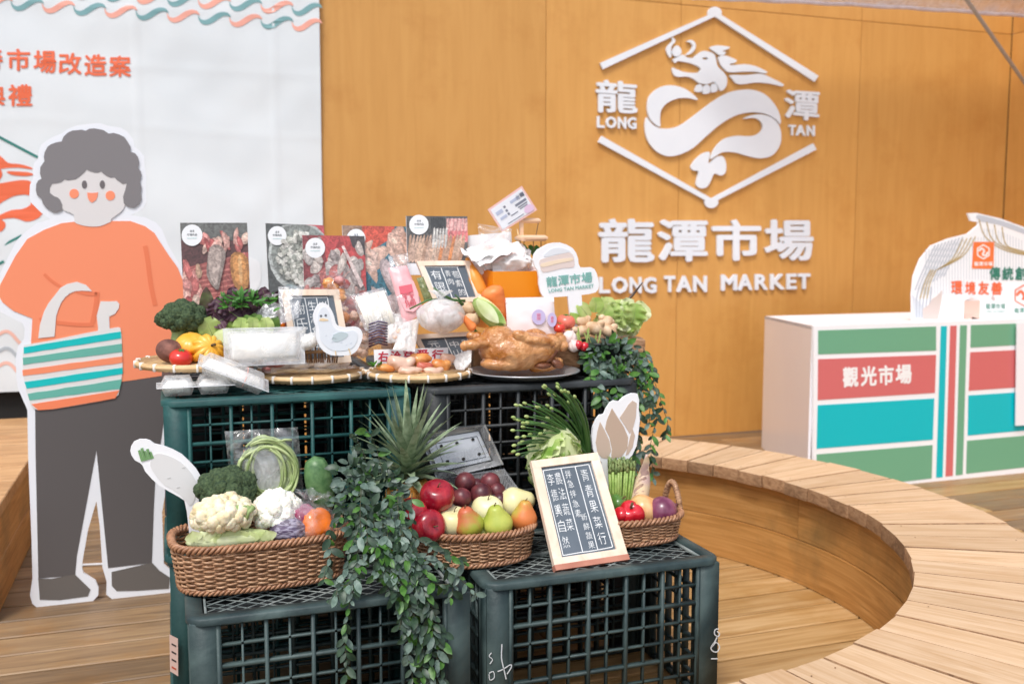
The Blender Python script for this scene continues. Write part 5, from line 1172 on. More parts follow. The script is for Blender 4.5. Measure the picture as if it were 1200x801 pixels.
chalk_layout(cb2, pl2, iq, [(.02, .03, .86, .03), (.02, .03, .04, .97), (.36, .03, .37, .98), (.62, .03, .63, .98), (.86, .03, .87, .98)], [('光明行', .64, .06, .84, .8), ('生活食品', .4, .06, .58, .85), ('謝氏蔬', .08, .08, .32, .8)], .9)
Q3 = [(488, 306), (550.5, 305.5), (566, 353), (508, 356)]
cb3, pl3, iq = chalkboard('chalkboard with a cream frame tilted back in front of the sausage photo', Q3, Y=2.66, fr=.11, frv=.11, leanY=.05)
chalk_layout(cb3, pl3, iq, [(.02, .03, .82, .03), (.02, .03, .04, .97), (.4, .03, .41, .98), (.8, .03, .81, .98)], [('有限', .1, .08, .34, .8), ('青肉', .45, .1, .58, .6), ('苞素的', .62, .12, .78, .95)], .9)
Q4 = [(484, 392), (560, 388), (576, 428), (506, 436)]
cb4, pl4, iq = chalkboard('chalkboard lying low with a cream frame behind the tray of cooked pieces', Q4, Y=2.69, fr=.08, frv=.12, leanY=.035)
chalk_layout(cb4, pl4, iq, [(.45, .0, .46, .98)], [('元活食', .1, .06, .3, .95), ('中山', .5, .1, .66, .7), ('時鮮', .74, .06, .92, .8)], .9)
# ================================================================ food photographs
def blob_pts(x, y, rx, ry, n=9, j=.25, rot=0): 
    ph = U(0, 6); out = []
    for i in range(n):
        a = 2 * pi * i / n; r = 1 + U(-j, j); u, v = cos(a) * r * rx, sin(a) * r * ry; out.append((x + u * cos(rot) - v * sin(rot), y + u * sin(rot) + v * cos(rot)))
    return out
PINK = [srgb(226, 156, 150), srgb(206, 116, 112), srgb(236, 184, 172), srgb(188, 90, 90), srgb(240, 206, 190)]
def photo(label, quad, Y, paint, lean=.02, circ=None, h=None, cap='市場肉品'):
    TL, TR, BR, BL = quad; b = onY(*BL, Y); pl = Pl(b, onY(*BR, Y), onY(*TL, Y + lean)); t = thing('food_photo_board', label, 'photo board', b, 'photo boards of market food')
    mb = MB(); slab(mb, quad, pl, 0, .005, 1); mb.build('board', M['board'], t, False)
    mb = MB(); st_ = [0]
    class Z: pass
    def add(pts, c, s=2):
        st_[0] += 1
        cl = [(min(max(u, 0), 1), min(max(v, 0), 1)) for u, v in pts]
        q = [bil(quad, u, v) for u, v in smoothpts(cl, s) ] if s > 1 else [bil(quad, u, v) for u, v in cl]
        q2 = []
        for p in q:
            if not q2 or hypot(p[0] - q2[-1][0], p[1] - q2[-1][1]) > .05: q2.append(p)
        if len(q2) < 3: return
        try: slab(mb, q2, pl, .0006 + st_[0] * .00002, .0003, 1, col=c)
        except Exception: pass
    paint(add); mb.build('photo_print', M['photo'], t, False)
    if circ:
        u, v, r = circ; x, y = bil(quad, u, v); mb = MB(); slab(mb, [(x + r * cos(i * pi / 10), y + r * 1.02 * sin(i * pi / 10)) for i in range(20)], pl, .0035, .0006, 1, col=srgb(242, 244, 246))
        write_row(mb, cap, rect(x - r * .5, y - 2, x + r * .5, y + .8), pl, off=.004, th=.0003, col=srgb(120, 124, 128)); write_row(mb, '龍潭', rect(x - r * .22, y - r * .5, x + r * .22, y - r * .28), pl, off=.004, th=.0003, col=srgb(150, 154, 158))
        slab(mb, [(x - r * .5, y + 3), (x + r * .5, y + 3), (x + r * .45, y + 4), (x - r * .45, y + 4)], pl, .004, .0003, 1, col=srgb(200, 222, 222)); mb.build('round_caption', M['print'], t, False)
    return t
def scatter(add, n, cols, *a_, **k_): _scatter(add, int(n * 1.7), cols, *a_, **k_)
def _scatter(add, n, cols, box=(0, 0, 1, 1), rx=(.045, .1), ry=(.03, .07)):
    for i in range(n):
        c = random.choice(cols); x, y = U(box[0], box[2]), U(box[1], box[3]); a_, b_ = U(*rx), U(*ry); ro = U(-1, 1)
        add(blob_pts(x, y, a_, b_, 8, .25, ro), tuple(q * .72 for q in c), 2); add(blob_pts(x - .006, y - .008, a_ * .8, b_ * .75, 8, .25, ro), c, 2); add(blob_pts(x - .015, y - .015, a_ * .35, b_ * .3, 7, .3, ro), tuple(min(.95, q * 1.25 + .04) for q in c), 2)
def rectp(u0, v0, u1, v1): return [(u0, v0), (u1, v0), (u1, v1), (u0, v1)]
def paint1(add):
    add(rectp(0, 0, 1, 1), srgb(96, 60, 62), 1); add(rectp(0, 0, 1, .12), srgb(112, 116, 114), 1)
    add([(.1, .3), (1, .2), (1, .75), (.15, .62)], srgb(170, 92, 88), 1)
    for i in range(12): add([(.1, .32 + i * .03), (.95, .2 + i * .04), (.95, .215 + i * .04), (.1, .33 + i * .03)], srgb(206, 128, 120), 1)
    add([(.25, .5), (1, .6), (1, 1), (.3, 1)], srgb(196, 56, 60), 1)
    for i in range(12): add([(.28, .52 + i * .04), (1, .62 + i * .04), (1, .63 + i * .04), (.28, .528 + i * .04)], srgb(226, 110, 108), 1)
    scatter(add, 14, PINK + [srgb(214, 178, 150)], (.02, .3, .25, .58)); scatter(add, 12, PINK, (.3, .08, .98, .18), (.05, .1), (.02, .045)); scatter(add, 12, PINK, (.02, .52, .35, .75)); scatter(add, 14, PINK, (.0, .78, 1, 1))
    gy = srgb(196, 180, 172); add([(.42, .17), (.55, .15), (.66, .2), (.62, .3), (.56, .4), (.52, .46), (.44, .43), (.36, .36), (.38, .26)], tuple(c * .6 for c in gy)); add([(.43, .18), (.54, .17), (.6, .22), (.55, .33), (.5, .43), (.42, .38), (.39, .28)], gy)
    tn = srgb(224, 160, 94); add([(.74, .22), (.86, .2), (.98, .24), (1, .34), (.97, .44), (.85, .47), (.76, .42), (.72, .32)], tuple(c * .65 for c in tn)); add([(.77, .23), (.88, .22), (.95, .27), (.96, .38), (.88, .43), (.79, .4), (.76, .3)], tn); add([(.84, .24), (.89, .24), (.89, .4), (.85, .4)], srgb(240, 190, 130))
    sk = srgb(232, 186, 146); add([(.52, .5), (.68, .49), (.86, .56), (.8, .68), (.68, .72), (.56, .66)], sk); add([(.6, .52), (.68, .51), (.74, .57), (.66, .62)], srgb(206, 138, 92)); add([(.44, .66), (.58, .64), (.66, .76), (.5, .8), (.4, .74)], srgb(236, 206, 176))
def paint2(add):
    add(rectp(0, 0, 1, 1), srgb(84, 90, 90), 1); add(rectp(.62, 0, 1, .14), srgb(206, 92, 102), 1)
    el = lambda x, y, a, b: [(x + a * cos(i * pi / 9), y + b * sin(i * pi / 9)) for i in range(18)]
    add(el(.58, .27, .56, .30), srgb(196, 204, 202), 1); add(el(.58, .26, .51, .27), srgb(150, 158, 154), 1)
    for i in range(300):
        a = U(0, 6.3); r = sqrt(R_()) * .9; add(blob_pts(.6 + cos(a) * r * .48, .28 + sin(a) * r * .24, U(.03, .055), U(.016, .03), 6, .3), random.choice([srgb(222, 224, 216), srgb(196, 200, 190), srgb(160, 166, 158), srgb(236, 238, 230)]), 1)
    add([(.05, .68), (.3, .6), (.6, .66), (.5, .78), (.1, .84)], srgb(176, 58, 56)); add(rectp(0, .84, 1, 1), srgb(150, 130, 116), 1); add([(.3, .5), (.5, .52), (.5, .6), (.32, .6)], srgb(150, 172, 176))
def paint3(add):
    add(rectp(0, 0, 1, 1), srgb(150, 70, 76), 1); add([(.3, 0), (1, 0), (1, .5), (.4, .3)], srgb(200, 80, 82), 1); add([(.75, 0), (1, 0), (1, .18), (.8, .1)], srgb(80, 76, 80), 1)
    scatter(add, 30, [srgb(200, 194, 190), srgb(170, 160, 158), srgb(226, 190, 182), srgb(196, 120, 116), srgb(224, 214, 206)], (.05, .1, .98, .62), (.06, .13), (.04, .08)); scatter(add, 10, PINK, (0, .5, .4, .75)); scatter(add, 12, [srgb(196, 150, 110), srgb(120, 70, 60), srgb(100, 60, 56), srgb(190, 60, 60)], (0, .7, 1, 1))
    add([(.62, .1), (.66, .09), (.95, .45), (.9, .48)], srgb(236, 220, 216), 1)
def paint4(add):
    add(rectp(0, 0, 1, 1), srgb(66, 130, 150), 1); add(rectp(0, 0, .4, .3), srgb(168, 140, 120), 1); add([(.3, 0), (.8, 0), (.75, .1), (.4, .22), (.3, .2)], srgb(224, 96, 76), 1)
    scatter(add, 5, [srgb(240, 204, 186), srgb(244, 214, 200)], (.3, .2, .55, .34), (.12, .2), (.06, .1)); scatter(add, 5, [srgb(240, 204, 186), srgb(236, 196, 178)], (.75, .1, .98, .26), (.12, .18), (.07, .1)); scatter(add, 9, [srgb(220, 204, 200), srgb(214, 200, 202)], (.4, .42, .98, .75), (.12, .2), (.07, .1)); scatter(add, 16, [srgb(214, 90, 90), srgb(230, 140, 120), srgb(90, 140, 70)], (.1, .75, 1, 1))
def paint5(add):
    add(rectp(0, 0, 1, 1), srgb(92, 94, 94), 1)
    add(rectp(.66, .05, 1, .55), srgb(224, 150, 150), 1)
    for i in range(6):
        add([(.67 + i * .06, .06), (.71 + i * .06, .07), (.69 + i * .06, .28), (.65 + i * .06, .3)], srgb(238, 190, 186), 2); add([(.67 + i * .06, .32), (.71 + i * .06, .34), (.70 + i * .06, .52), (.65 + i * .06, .5)], srgb(228, 130, 132), 2)
    for i in range(17): x = -.02 + i * .055; add([(x + .06, .45 + U(-.05, .05)), (x + .1, .42), (x + .06, .8), (x, .99), (x - .03, .92)], random.choice([srgb(222, 190, 166), srgb(232, 206, 184), srgb(196, 160, 136), srgb(226, 150, 96) if i > 8 else srgb(210, 180, 160)]), 2)
    for i in range(5): x = .44 + i * .05; add([(x, .28), (x + .03, .27), (x + .01, .62), (x - .03, .66)], srgb(222, 222, 218), 2)
    for i in range(8): x = .4 + i * .03; add([(x, .03), (x + .02, .03), (x + .03, .22), (x, .26)], srgb(60, 64, 66), 2)
photo('food photo board showing whole poultry on a red mat, leftmost of the row', [(211, 261), (289.5, 261), (297, 432), (219, 433)], 2.80, paint1, circ=(.17, .085, 12.3))
photo('food photo board showing a steel bowl of pale chopped food', [(311, 261.5), (379.5, 264), (386, 405), (318, 404)], 2.805, paint2, circ=(.19, .10, 11))
photo('food photo board showing grey cuts of meat, lower and in front of its neighbours', [(354, 275.5), (427, 276.5), (432, 404), (359, 404)], 2.785, paint3, circ=(.2, .115, 11.6))
photo('food photo board showing pale cuts on turquoise cloth', [(401, 264), (478, 265.5), (483, 402), (407, 402)], 2.80, paint4, circ=(.2, .11, 11))
photo('food photo board showing rows of sausages and fish, rightmost of the row', [(476, 253), (547.5, 253.5), (549, 322), (478, 322)], 2.775, lambda add: paint5(lambda pts, c, s=2: add([(u, v * .8) for u, v in pts], c, s)), circ=(.2, .15, 11.4))
# ================================================================ bamboo trays on the upper crates
M['bamboo'] = mat('bamboo', srgb(206, 168, 118), .5, col2=srgb(228, 196, 150), sc=14, stretch=(1, 1, 4), bump=.15); M['bamboo_in'] = mat('bamboo_weave', srgb(190, 150, 98), .6, col2=srgb(222, 186, 136), sc=90, bump=.5, bsc=140)
M['binding'] = mat('white_binding', srgb(240, 234, 226), .6)
def btray(label, px, py, r, z=.80, Y=None, binds=18):
    c = onz(px, py, z) if Y is None else onY(px, py, Y); R = r * mpp(c); h = .022; c = V((c.x, c.y, ZT + .002 if Y is None else c.z - h)); t = thing('bamboo_tray', label, 'tray', c, 'round bamboo trays')
    MB().lathe([(.001, .003), (R * .6, .003), (R * .86, .009), (R * .965, h)], c, 48).build('woven_bowl', M['bamboo_in'], t, 2)
    mb = MB(); mb.lathe([(R * .955, h - .012), (R * .985, h - .013), (R * .992, h + .003), (R * .962, h + .004), (R * .955, h - .012)], c, 64); mb.build('rim', M['bamboo'], t, 1)
    mb = MB(); mb.lathe([(R * .995, h - .008), (R * 1.012, h - .008), (R * 1.012, h - .001), (R * .995, h), (R * .995, h - .008)], c, 64); mb.build('outer_hoop', M['bamboo'], t, 1)
    for i in range(binds):
        a = 2 * pi * i / binds + .1; q = Matrix.Rotation(a, 3, 'Z'); mb = MB(); mb.cbox(c + q @ V((R * .985, 0, h - .0045)), (R * .02 + .009, .005, .0195), .0015, q); mb.build('binding', M['binding'], t, 1)
    mb = MB()   # fine basket weave strips inside
    for i in range(-9, 10):
        x = i / 9.5 * R * .84; l = sqrt(max(0, (R * .84) ** 2 - x * x)); mb.box(c + V((x, 0, .0045)), (.009, 2 * l, .001)); mb.box(c + V((0, x, .0052)), (2 * l, .009, .001))
    mb.build('weave_strips', M['bamboo'], t, 0); return c, R
T1 = btray('bamboo tray of vegetables overhanging the left end of the teal crate', 235, 421, 72, Y=2.68)
T2 = btray('bamboo tray of filmed flat packs in the centre of the teal crate', 362, 437, 65)
T3 = btray('bamboo tray of cooked pieces across the join of the upper crates', 491, 436, 61)
M['polished'] = mat('steel_plate', srgb(190, 192, 194), .3, metal=.6)
c = onz(614, 433, .80); R = 66 * mpp(c); pc = V((c.x, c.y, ZT + .001))
pt_ = thing('steel_platter', 'round stainless steel platter under the whole cooked bird', 'platter', pc)
MB().lathe([(.001, .003), (R * .72, .003), (R * .86, .016), (R * .98, .020), (R, .018), (R * .985, .016), (R * .87, .011), (R * .72, 0), (.001, 0)], pc, 56).build('dish', M['polished'], pt_, 2)
# ---------------- whole bird
M['bird'] = mat('cooked_skin', srgb(172, 104, 40), .24, col2=srgb(218, 160, 106), sc=16, lo=.34, hi=.66, bump=.7, bsc=170, coat=.5, detail=9, dist=1.5)
M['bird_dark'] = mat('cooked_dark', srgb(96, 52, 32), .45, col2=srgb(150, 92, 56), sc=20, bump=.5)
YC = pc.y - .01; k = mpp(onY(610, 407, YC)); W_ = lambda x, y, dy=0: onY(x, y, YC + dy)
rt = lambda a: Matrix.Rotation(a, 3, 'Y')
balls = [(W_(600, 411), V((40, 31, 24)) * k, rt(.08)), (W_(582, 399), V((22, 22, 18)) * k, rt(-.3)), (W_(625, 408, -.005), V((27, 27, 19)) * k, rt(.1)), (W_(645, 402), V((13, 13, 12)) * k),
    (W_(566, 402, -.02), V((14, 9, 7)) * k, rt(.1)), (W_(553, 404, -.03), V((12, 7, 6)) * k, rt(-.05)), (W_(545, 405, -.03), V((6, 6.5, 6)) * k), (W_(560, 395, .03), V((12, 7, 6)) * k, rt(.2)), (W_(552, 393, .03), V((6, 6, 5)) * k),
    (W_(612, 394, -.05), V((13, 8, 7)) * k, rt(.3)), (W_(630, 399, -.06), V((19, 6, 5.5)) * k, rt(.12)), (W_(644, 402, -.055), V((8, 5, 4.5)) * k),
    (W_(628, 392, .02), V((14, 8, 7)) * k, rt(.2)), (W_(655, 398, .01), V((9, 9, 9)) * k), (W_(660, 405), V((6, 7, 7)) * k), (W_(590, 425, -.015), V((28, 20, 9)) * k), (W_(640, 427), V((22, 16, 8)) * k, rt(-.2))]
bird = remeshed('skin', balls, .0022, M['bird'], None, 3, fn=lambda v: v + V((noise.noise(v * 60), noise.noise(v * 60 + V((9, 0, 0))), noise.noise(v * 60 + V((0, 9, 0))))) * .002 + V((1, -1, 1)) * .0007 * noise.noise(v * 210))
bt_ = thing('cooked_bird', 'whole golden-brown cooked bird resting on the steel platter', 'poultry', pc + V((0, 0, .004))); bird.parent = bt_
for v in bird.data.vertices: v.co -= bt_.location
for i, bl in enumerate(([(W_(644, 418, -.03), V((12, 8, 5)) * k, rt(-.7)), (W_(652, 426, -.035), V((9, 7, 5)) * k, rt(.4)), (W_(636, 428, -.04), V((10, 7, 4)) * k)], [(W_(599, 405, -.048), V((8, 4, 4)) * k, rt(.5)), (W_(606, 409, -.046), V((6, 4, 3)) * k)])):
    mb = MB()
    for b in bl: mb.ball(b[0], b[1], 3, nz_fn(3, .2, i), b[2] if len(b) > 2 else None)
    mb.build('dark_patch', M['bird_dark'], bt_, 2)  # separate darker lumps on the front of the bird
# ---------------- pieces on tray 3
M['meat_pale'] = mat('pale_cooked_meat', srgb(206, 164, 142), .35, col2=srgb(228, 196, 174), sc=20, coat=.4, bump=.2); M['meat_org'] = mat('orange_cooked_meat', srgb(206, 124, 58), .4, col2=srgb(228, 164, 96), sc=24, coat=.3, bump=.3); M['meat_red'] = mat('red_meat', srgb(176, 74, 56), .4, col2=srgb(214, 130, 104), sc=24, coat=.3)
pc3 = [(469, 427, 17, 9, 'meat_pale', .5, 'pale cooked leg piece at the left of the tray of cooked pieces', 0), (452, 431, 12, 5, 'meat_org', .2, 'flat orange piece by the green garnish', 0), (492, 421, 13, 7, 'meat_org', -.2, 'orange piece in the middle back of the cooked tray', .02), (497, 431, 10, 7, 'meat_red', .3, 'reddish piece in the middle front of the cooked tray', -.01), (516, 429, 12, 8, 'meat_org', .5, 'golden piece at the right of the cooked tray', .01), (524, 421, 9, 7, 'meat_pale', .2, 'small pale round piece at the back right of the cooked tray', .03), (480, 434, 14, 5, 'meat_pale', 0, 'flat pale slice along the front of the cooked tray', -.04), (507, 435, 12, 5, 'meat_pale', .2, 'greyish slice at the front right of the cooked tray', -.04)]
for x, y, a, b, m, ro, lab, dy in pc3:
    c = onY(x, y, T3[0].y + dy - .01); k = mpp(c); o = remeshed('cooked_piece', [(c, V((a, a * .6, b)) * k, rt(ro)), (c + V((a * .55 * k, 0, b * .2 * k)), V((a * .6, a * .45, b * .7)) * k, rt(-ro)), (c + V((-a * .5 * k, 0, b * .3 * k)), V((a * .45, a * .4, b * .8)) * k)], .002, M[m], None, 3, fn=lambda v: v + V((1, 1, 1)) * .002 * noise.noise(v * 70), loc=c); tag(o, lab, 'meat', 'cooked pieces on the bamboo tray')
mb = MB(); c = onY(441, 429, T3[0].y - .01)
for i in range(14): leaf_geo(mb, c + V((U(-.012, .012), U(-.01, .01), 0)), (U(-1, 1), U(-.6, .3), U(.3, 1)), (0, 0, 1), U(.012, .02), .01, 4, 1, .4, ruf=.1)
tag(mb.build('parsley', M['herb'], None, 2, loc=c), 'green garnish at the left edge of the tray of cooked pieces', 'garnish')
SPc = Pl(onY(440, 424, T3[0].y + .04), onY(524, 422, T3[0].y + .04), onY(440, 408, T3[0].y + .05)); sc_ = thing('name_card', 'white card with five red characters standing behind the cooked pieces', 'card', onY(482, 424, T3[0].y + .04))
mb = MB(); slab(mb, [(438, 409.5), (525, 407), (526, 427), (439, 430)], SPc, 0, .0015, 1); mb.build('card', M['board'], sc_, False); mb = MB()
for ch, (x0, x1, y0) in zip('右洽芽番行', ((443, 455, 411.5), (457.5, 470, 411), (472, 486, 409.5), (488, 503, 409), (506, 520, 409.5))): write(mb, ch, rect(x0, y0, x1, y0 + 12.5), SPc, off=.001, bold=.035, col=srgb(196, 40, 66))
mb.build('lettering', M['print'], sc_, False)
# ---------------- tray 2: film packs
M['fish'] = mat('dried_fish', srgb(216, 186, 138), .5, col2=srgb(232, 208, 168), sc=30); M['redmeat'] = mat('cured_meat', srgb(160, 60, 56), .4, col2=srgb(214, 150, 146), sc=30)
M['boxpale'] = mat('pale_slices', srgb(242, 226, 216), .5, col2=srgb(250, 244, 238), sc=40)
tp = thing('flat_film_pack', 'flat film-wrapped pack of pale pink slices on the centre tray', 'packet', T2[0] + V((0, 0, .02)))
for i in range(9): c = onY(325 + i * 9, 425 + (i % 2) * 2, T2[0].y - .05 + (i % 3) * .02); k = mpp(c); MB().ball(c, (13 * k, 10 * k, 5 * k), 3, nz_fn(3, .2, i), rt(U(-.2, .2))).build('slice', M['redmeat' if i == 0 else 'boxpale'], tp, 2)
MB().ball(onY(312, 433, T2[0].y - .01), (.012, .012, .008), 3, nz_fn(3, .3, 2)).build('red_end', M['redmeat'], tp, 2)
FZ = Pl(T2[0] + V((0, 0, .03)), T2[0] + V((.1, 0, .03)), T2[0] + V((0, .1, .034)))
def flatpillow(name, cx, cy, lx, ly, z, th, m, t, rz=0, seed=1, wr=.4):
    mb = MB(); n = 16; R3 = rotz(rz); vs = []; fs = []
    for side in (1, -1):
        o = len(vs)
        for j in range(n + 1):
            for i in range(n + 1):
                u, v = i / n, j / n; b = (sin(pi * u) * sin(pi * v)) ** .5; w = 1 + wr * noise.noise(V((u * 6 + seed, v * 6, 1)))
                vs.append(V((cx, cy, z)) + R3 @ V(((u - .5) * lx, (v - .5) * ly, side * th / 2 * b * w)))
        for j in range(n):
            for i in range(n): q = o + j * (n + 1) + i; fs.append((q, q + 1, q + n + 2, q + n + 1))
    mb.add(vs, fs); return mb.build(name, M[m], t, 2)
flatpillow('film', T2[0].x - .01, T2[0].y - .01, .24, .16, T2[0].z + .036, .034, 'film_thin', tp, .1)
t = thing('dried_fish_pack', 'tan strips of dried fish along the front of the centre tray', 'dried fish', T2[0] + V((0, -.06, .015)))
for i in range(7): c = onY(338 + i * 9, 434 + (i % 2), T2[0].y - .065); MB().tube([c + V((-.03, 0, .0)), c, c + V((.03, U(-.006, .006), .002))], [.002, .004, .002], 6).build('strip', M['fish'], t, 2)
# ================================================================ vegetables on the left bamboo tray
tx, ty = T1[0].x, T1[0].y
floret('broccoli', 'big dark green broccoli head on the left bamboo tray beside the cardboard shopper', 'broccoli', 213, 374, ty + .0, 28, 20, 'flor_g', 'flor_s', stem=((206, 412), 8), lobes=28, seed=15, amp=.25)
fruit('beetroot', 'brown-skinned root at the left edge of the vegetable tray', 'root vegetable', 199, 411, ty - .07, 16, 'ball', 'taro', (0, .4, 0), sq=.85)
fruit('tomato', 'red tomato at the front of the left vegetable tray', 'tomato', 212, 419, ty - .10, 13.5, 'squat', 'tomato', (.3, .1, 0), sq=1.0, calyx=True)
fruit('squash', 'smooth yellow squash behind the ribbed one on the left tray', 'squash', 224, 407, ty - .05, 19, 'squat', 'squash', (.6, 0, 0), sq=1.15, fn=lob(10, .05), n=60)
fruit('squash', 'ribbed yellow squash at the front of the left tray', 'squash', 243, 411, ty - .075, 21, 'squat', 'squash', (1.0, .3, .2), sq=.95, fn=lob(12, .22), n=96, stem=(.2, .1))
fruit('tomato', 'small orange tomato left of the knotted bag above the clear food box', 'tomato', 326, 381, 2.66, 8.5, 'squat', 'pepper_orange', (.3, 0, 0), n=24)
def leafpile(name, label, cat, specs, parts='leaf', group=None):
    c0 = onY(specs[0][0], specs[0][1], specs[0][2]); t = thing(name, label, cat, c0, group)
    for (x, y, Y, d, L_, w, m, ruf, curl, rf) in specs:
        p = onY(x, y, Y); k = mpp(p); mb = MB(); leaf_geo(mb, p, d, V((0, -1, .35)), L_ * k, w * k, 18, 6, curl, ruf=ruf, rfreq=rf, fold=.18, shape=lambda t: .12 + .95 * sin(pi * min(1, t * .72 + .12)) ** 1.1); o = mb.build(parts, M[m], t, 2)
        if w > 10: MB().tube([mb.v[r_ * 13 + 6] + V((0, -.0006, 0)) for r_ in range(0, 17)], [.0011 * (1 - r_ / 20) for r_ in range(17)], 5).build('midrib', M['flor_s'], o, 2)
    return t
leafpile('lettuce', 'fresh green lettuce leaves behind the yellow squash', 'lettuce', [(252, 400, ty - .02, (-.35, -.2, 1), 30, 26, 'lett', .05, .35, 2), (262, 402, ty, (.2, -.2, 1), 28, 24, 'lett', .05, .4, 2), (246, 398, ty + .01, (-.7, 0, .8), 26, 20, 'lett_d', .05, .4, 2), (270, 398, ty - .02, (.5, -.3, .8), 26, 24, 'lett', .06, .6, 3), (275, 396, ty + .03, (.6, -.1, .7), 28, 26, 'lett_d', .06, .5, 3)])
t = thing('pale_cabbage', 'small pale green cabbage behind the clear food box, right of the squash', 'cabbage', onY(265, 398, ty - .03)); c = onY(264, 399, ty - .03); k = mpp(c)
MB().ball(c, V((15, 14, 15)) * k, 4, nz_fn(2, .12, 3)).build('heart', M['cab_in'], t, 2)
leafpile('leafy_greens', 'broad dark green leaves between the purple lettuce and the clear food box', 'greens', [(280 + i * 5.5, 393 - (i % 3) * 3, 2.63 + (i % 3) * .015, (U(-.7, .7), -.3, U(.5, 1)), 22, 17, 'lett_d' if i % 3 else 'lett', .05, .6, 2) for i in range(8)])
leafpile('purple_lettuce', 'dark purple frilly lettuce in front of the poultry photo', 'lettuce', [(250 + i * 3.4, 380 - (i % 4) * 7, 2.66 + (i % 3) * .02, (U(-.8, .8), U(-.5, 0), U(.4, 1)), U(16, 26), U(14, 22), 'lett_p', .12, .7, 4) for i in range(24)])
t = thing('bronze_leaf', 'tall bronze-green leaf rising left of the herbs', 'leaf', onY(243, 380, 2.68)); mb = MB(); p = onY(243, 378, 2.68); k = mpp(p); leaf_geo(mb, p, (.0, 0, 1), (0, -1, 0), 42 * k, 17 * k, 12, 4, .15, ruf=.08, rfreq=4); mb.build('blade', leafmat('bronze_leaf', srgb(86, 98, 52), srgb(84, 52, 58), .5, .2, 40, 0), t, 2)
hb = thing('herb_bunch', 'bright green feathery herb bunch in front of the photo boards', 'herbs', onY(295, 365, 2.68))
for i in range(150):
    x = U(262, 322); y = 366 - U(0, 14) - 6 * sin((x - 262) / 60 * pi); p = onY(x, y, 2.66 + U(-.03, .05)); k = mpp(p); mb = MB(); leaf_geo(mb, p, (U(-1, 1), U(-.8, .3), U(.0, 1)), (0, -1, 1), U(9, 16) * k, U(2.6, 4.5) * k, 4, 1, .5)
    mb.build('leaf', M['herb'], hb, 2)
# knotted white striped bag + pink block
M['stripebag'] = film('striped_bag', (.93, .93, .95), .25, .25, .8, 40)
t = thing('knotted_bag', 'knotted pale translucent bag with a green tie beside the duck chalkboard', 'bag', onY(318, 388, 2.67)); mb = MB(); c = onY(318, 372, 2.67); k = mpp(c); bagshape(mb, c, 17 * k, 15 * k, 19 * k, .5, 6, 28, 18, .15); mb.build('bag', M['stripebag'], t, 2)
mb = MB(); mb.tube([c + V((cos(a) * 3 * k, sin(a) * 3 * k, 21 * k)) for a in [i * pi / 4 for i in range(8)]], 1.2 * k, 5, closed=True); mb.build('tie', M['herb'], t, 2); MB().ball(c, V((13, 11, 14)) * k, 3, nz_fn(2, .1, 1)).build('contents', M['purplecab'], t, 2)
t = MB().cbox(onY(303, 388, 2.66), (.062, .03, .022), .006); tag(t.build('pink_block', mat('ham_pink', srgb(226, 150, 136), .4, coat=.3), None, loc=onY(303, 388, 2.66)), 'slab of pink meat seen over the top of the clear food box', 'meat')
# ---------------- disposable food boxes
M['boxfood'] = mat('pale_food', srgb(248, 242, 232), .7, col2=srgb(252, 250, 246), sc=30)
def foodbox(label, c, w, d, h, R3, cells=2, content=True):
    t = thing('food_box', label, 'food box', c, 'clear disposable food boxes'); c = V(c)
    def cell(x0, x1, y0, y1, z0, z1, ins, m, nm, r=.006):
        vs = [];
        for z, s in ((z0, ins), (z1, 0)):
            for sx, sy, cx_, cy_ in ((1, 1, x1, y1), (-1, 1, x0, y1), (-1, -1, x0, y0), (1, -1, x1, y0)):
                for q in range(4):
                    a = {(1, 1): 0, (-1, 1): pi / 2, (-1, -1): pi, (1, -1): 3 * pi / 2}[(sx, sy)] + q * pi / 6
                    vs.append(c + R3 @ V((cx_ - sx * (s + r) + r * cos(a), cy_ - sy * (s + r) + r * sin(a), z)))
        n = 16; mb = MB(); mb.add(vs, [tuple(range(n - 1, -1, -1))] + [(i, (i + 1) % n, n + (i + 1) % n, n + i) for i in range(n)]) if z1 > z0 else mb.add(vs, [tuple(range(n))] + [(n + i, n + (i + 1) % n, (i + 1) % n, i) for i in range(n)]); return mb.build(nm, M[m], t, 1)
    for i in range(cells):
        x0 = -w / 2 + w * i / cells + .003; x1 = x0 + w / cells - .006
        cell(x0, x1, -d / 2, d / 2, 0, h * .5, .008, 'boxclear', 'base'); cell(x0, x1, -d / 2, d / 2, h, h * .53, .009, 'boxclear', 'lid')
        if content: MB().cbox(c + R3 @ V(((x0 + x1) / 2, 0, h * .42)), (x1 - x0 - .02, d - .02, h * .62), .008, R3).build('food', M['boxfood'], t, 2)
    mb = MB(); z = h * .515
    MB().box(c + R3 @ V((0, 0, z)), (w + .014, d + .014, .0014), R3).build('flange', M['boxclear'], t, 0)
    ed = [c + R3 @ V((sx * (w / 2 + .007), sy * (d / 2 + .007), z)) for sx, sy in ((-1, -1), (1, -1), (1, 1), (-1, 1))]; mb.tube(ed, .0013, 6, closed=True); mb.build('lip', M['cliplip'], t, 2)
    return t
c = onz(230, 464, ZT + .003); foodbox('clear food box lying flat on the left corner of the teal crate', V((c.x, c.y + .05, ZT + .004)), .165, .085, .042, rotz(.02), 2)
c = onY(270, 437, c.y + .04); R3 = Matrix.Rotation(radians(24), 3, 'Y') @ Matrix.Rotation(radians(12), 3, 'X'); foodbox('clear food box with a rubber band tilted on top of the flat one', c + V((0, 0, -.018)), .165, .075, .04, R3, 1)
mb = MB(); mb.tube([c + R3 @ V((.035 , .042 * cos(a), .003 + .024 * sin(a))) for a in [i * pi / 6 for i in range(12)]], .001, 5, closed=True); tag(mb.build('rubber_band', mat('pink_rubber', srgb(226, 170, 160), .6), None, 2, loc=c), 'thin pink rubber band around the tilted food box', 'rubber band')
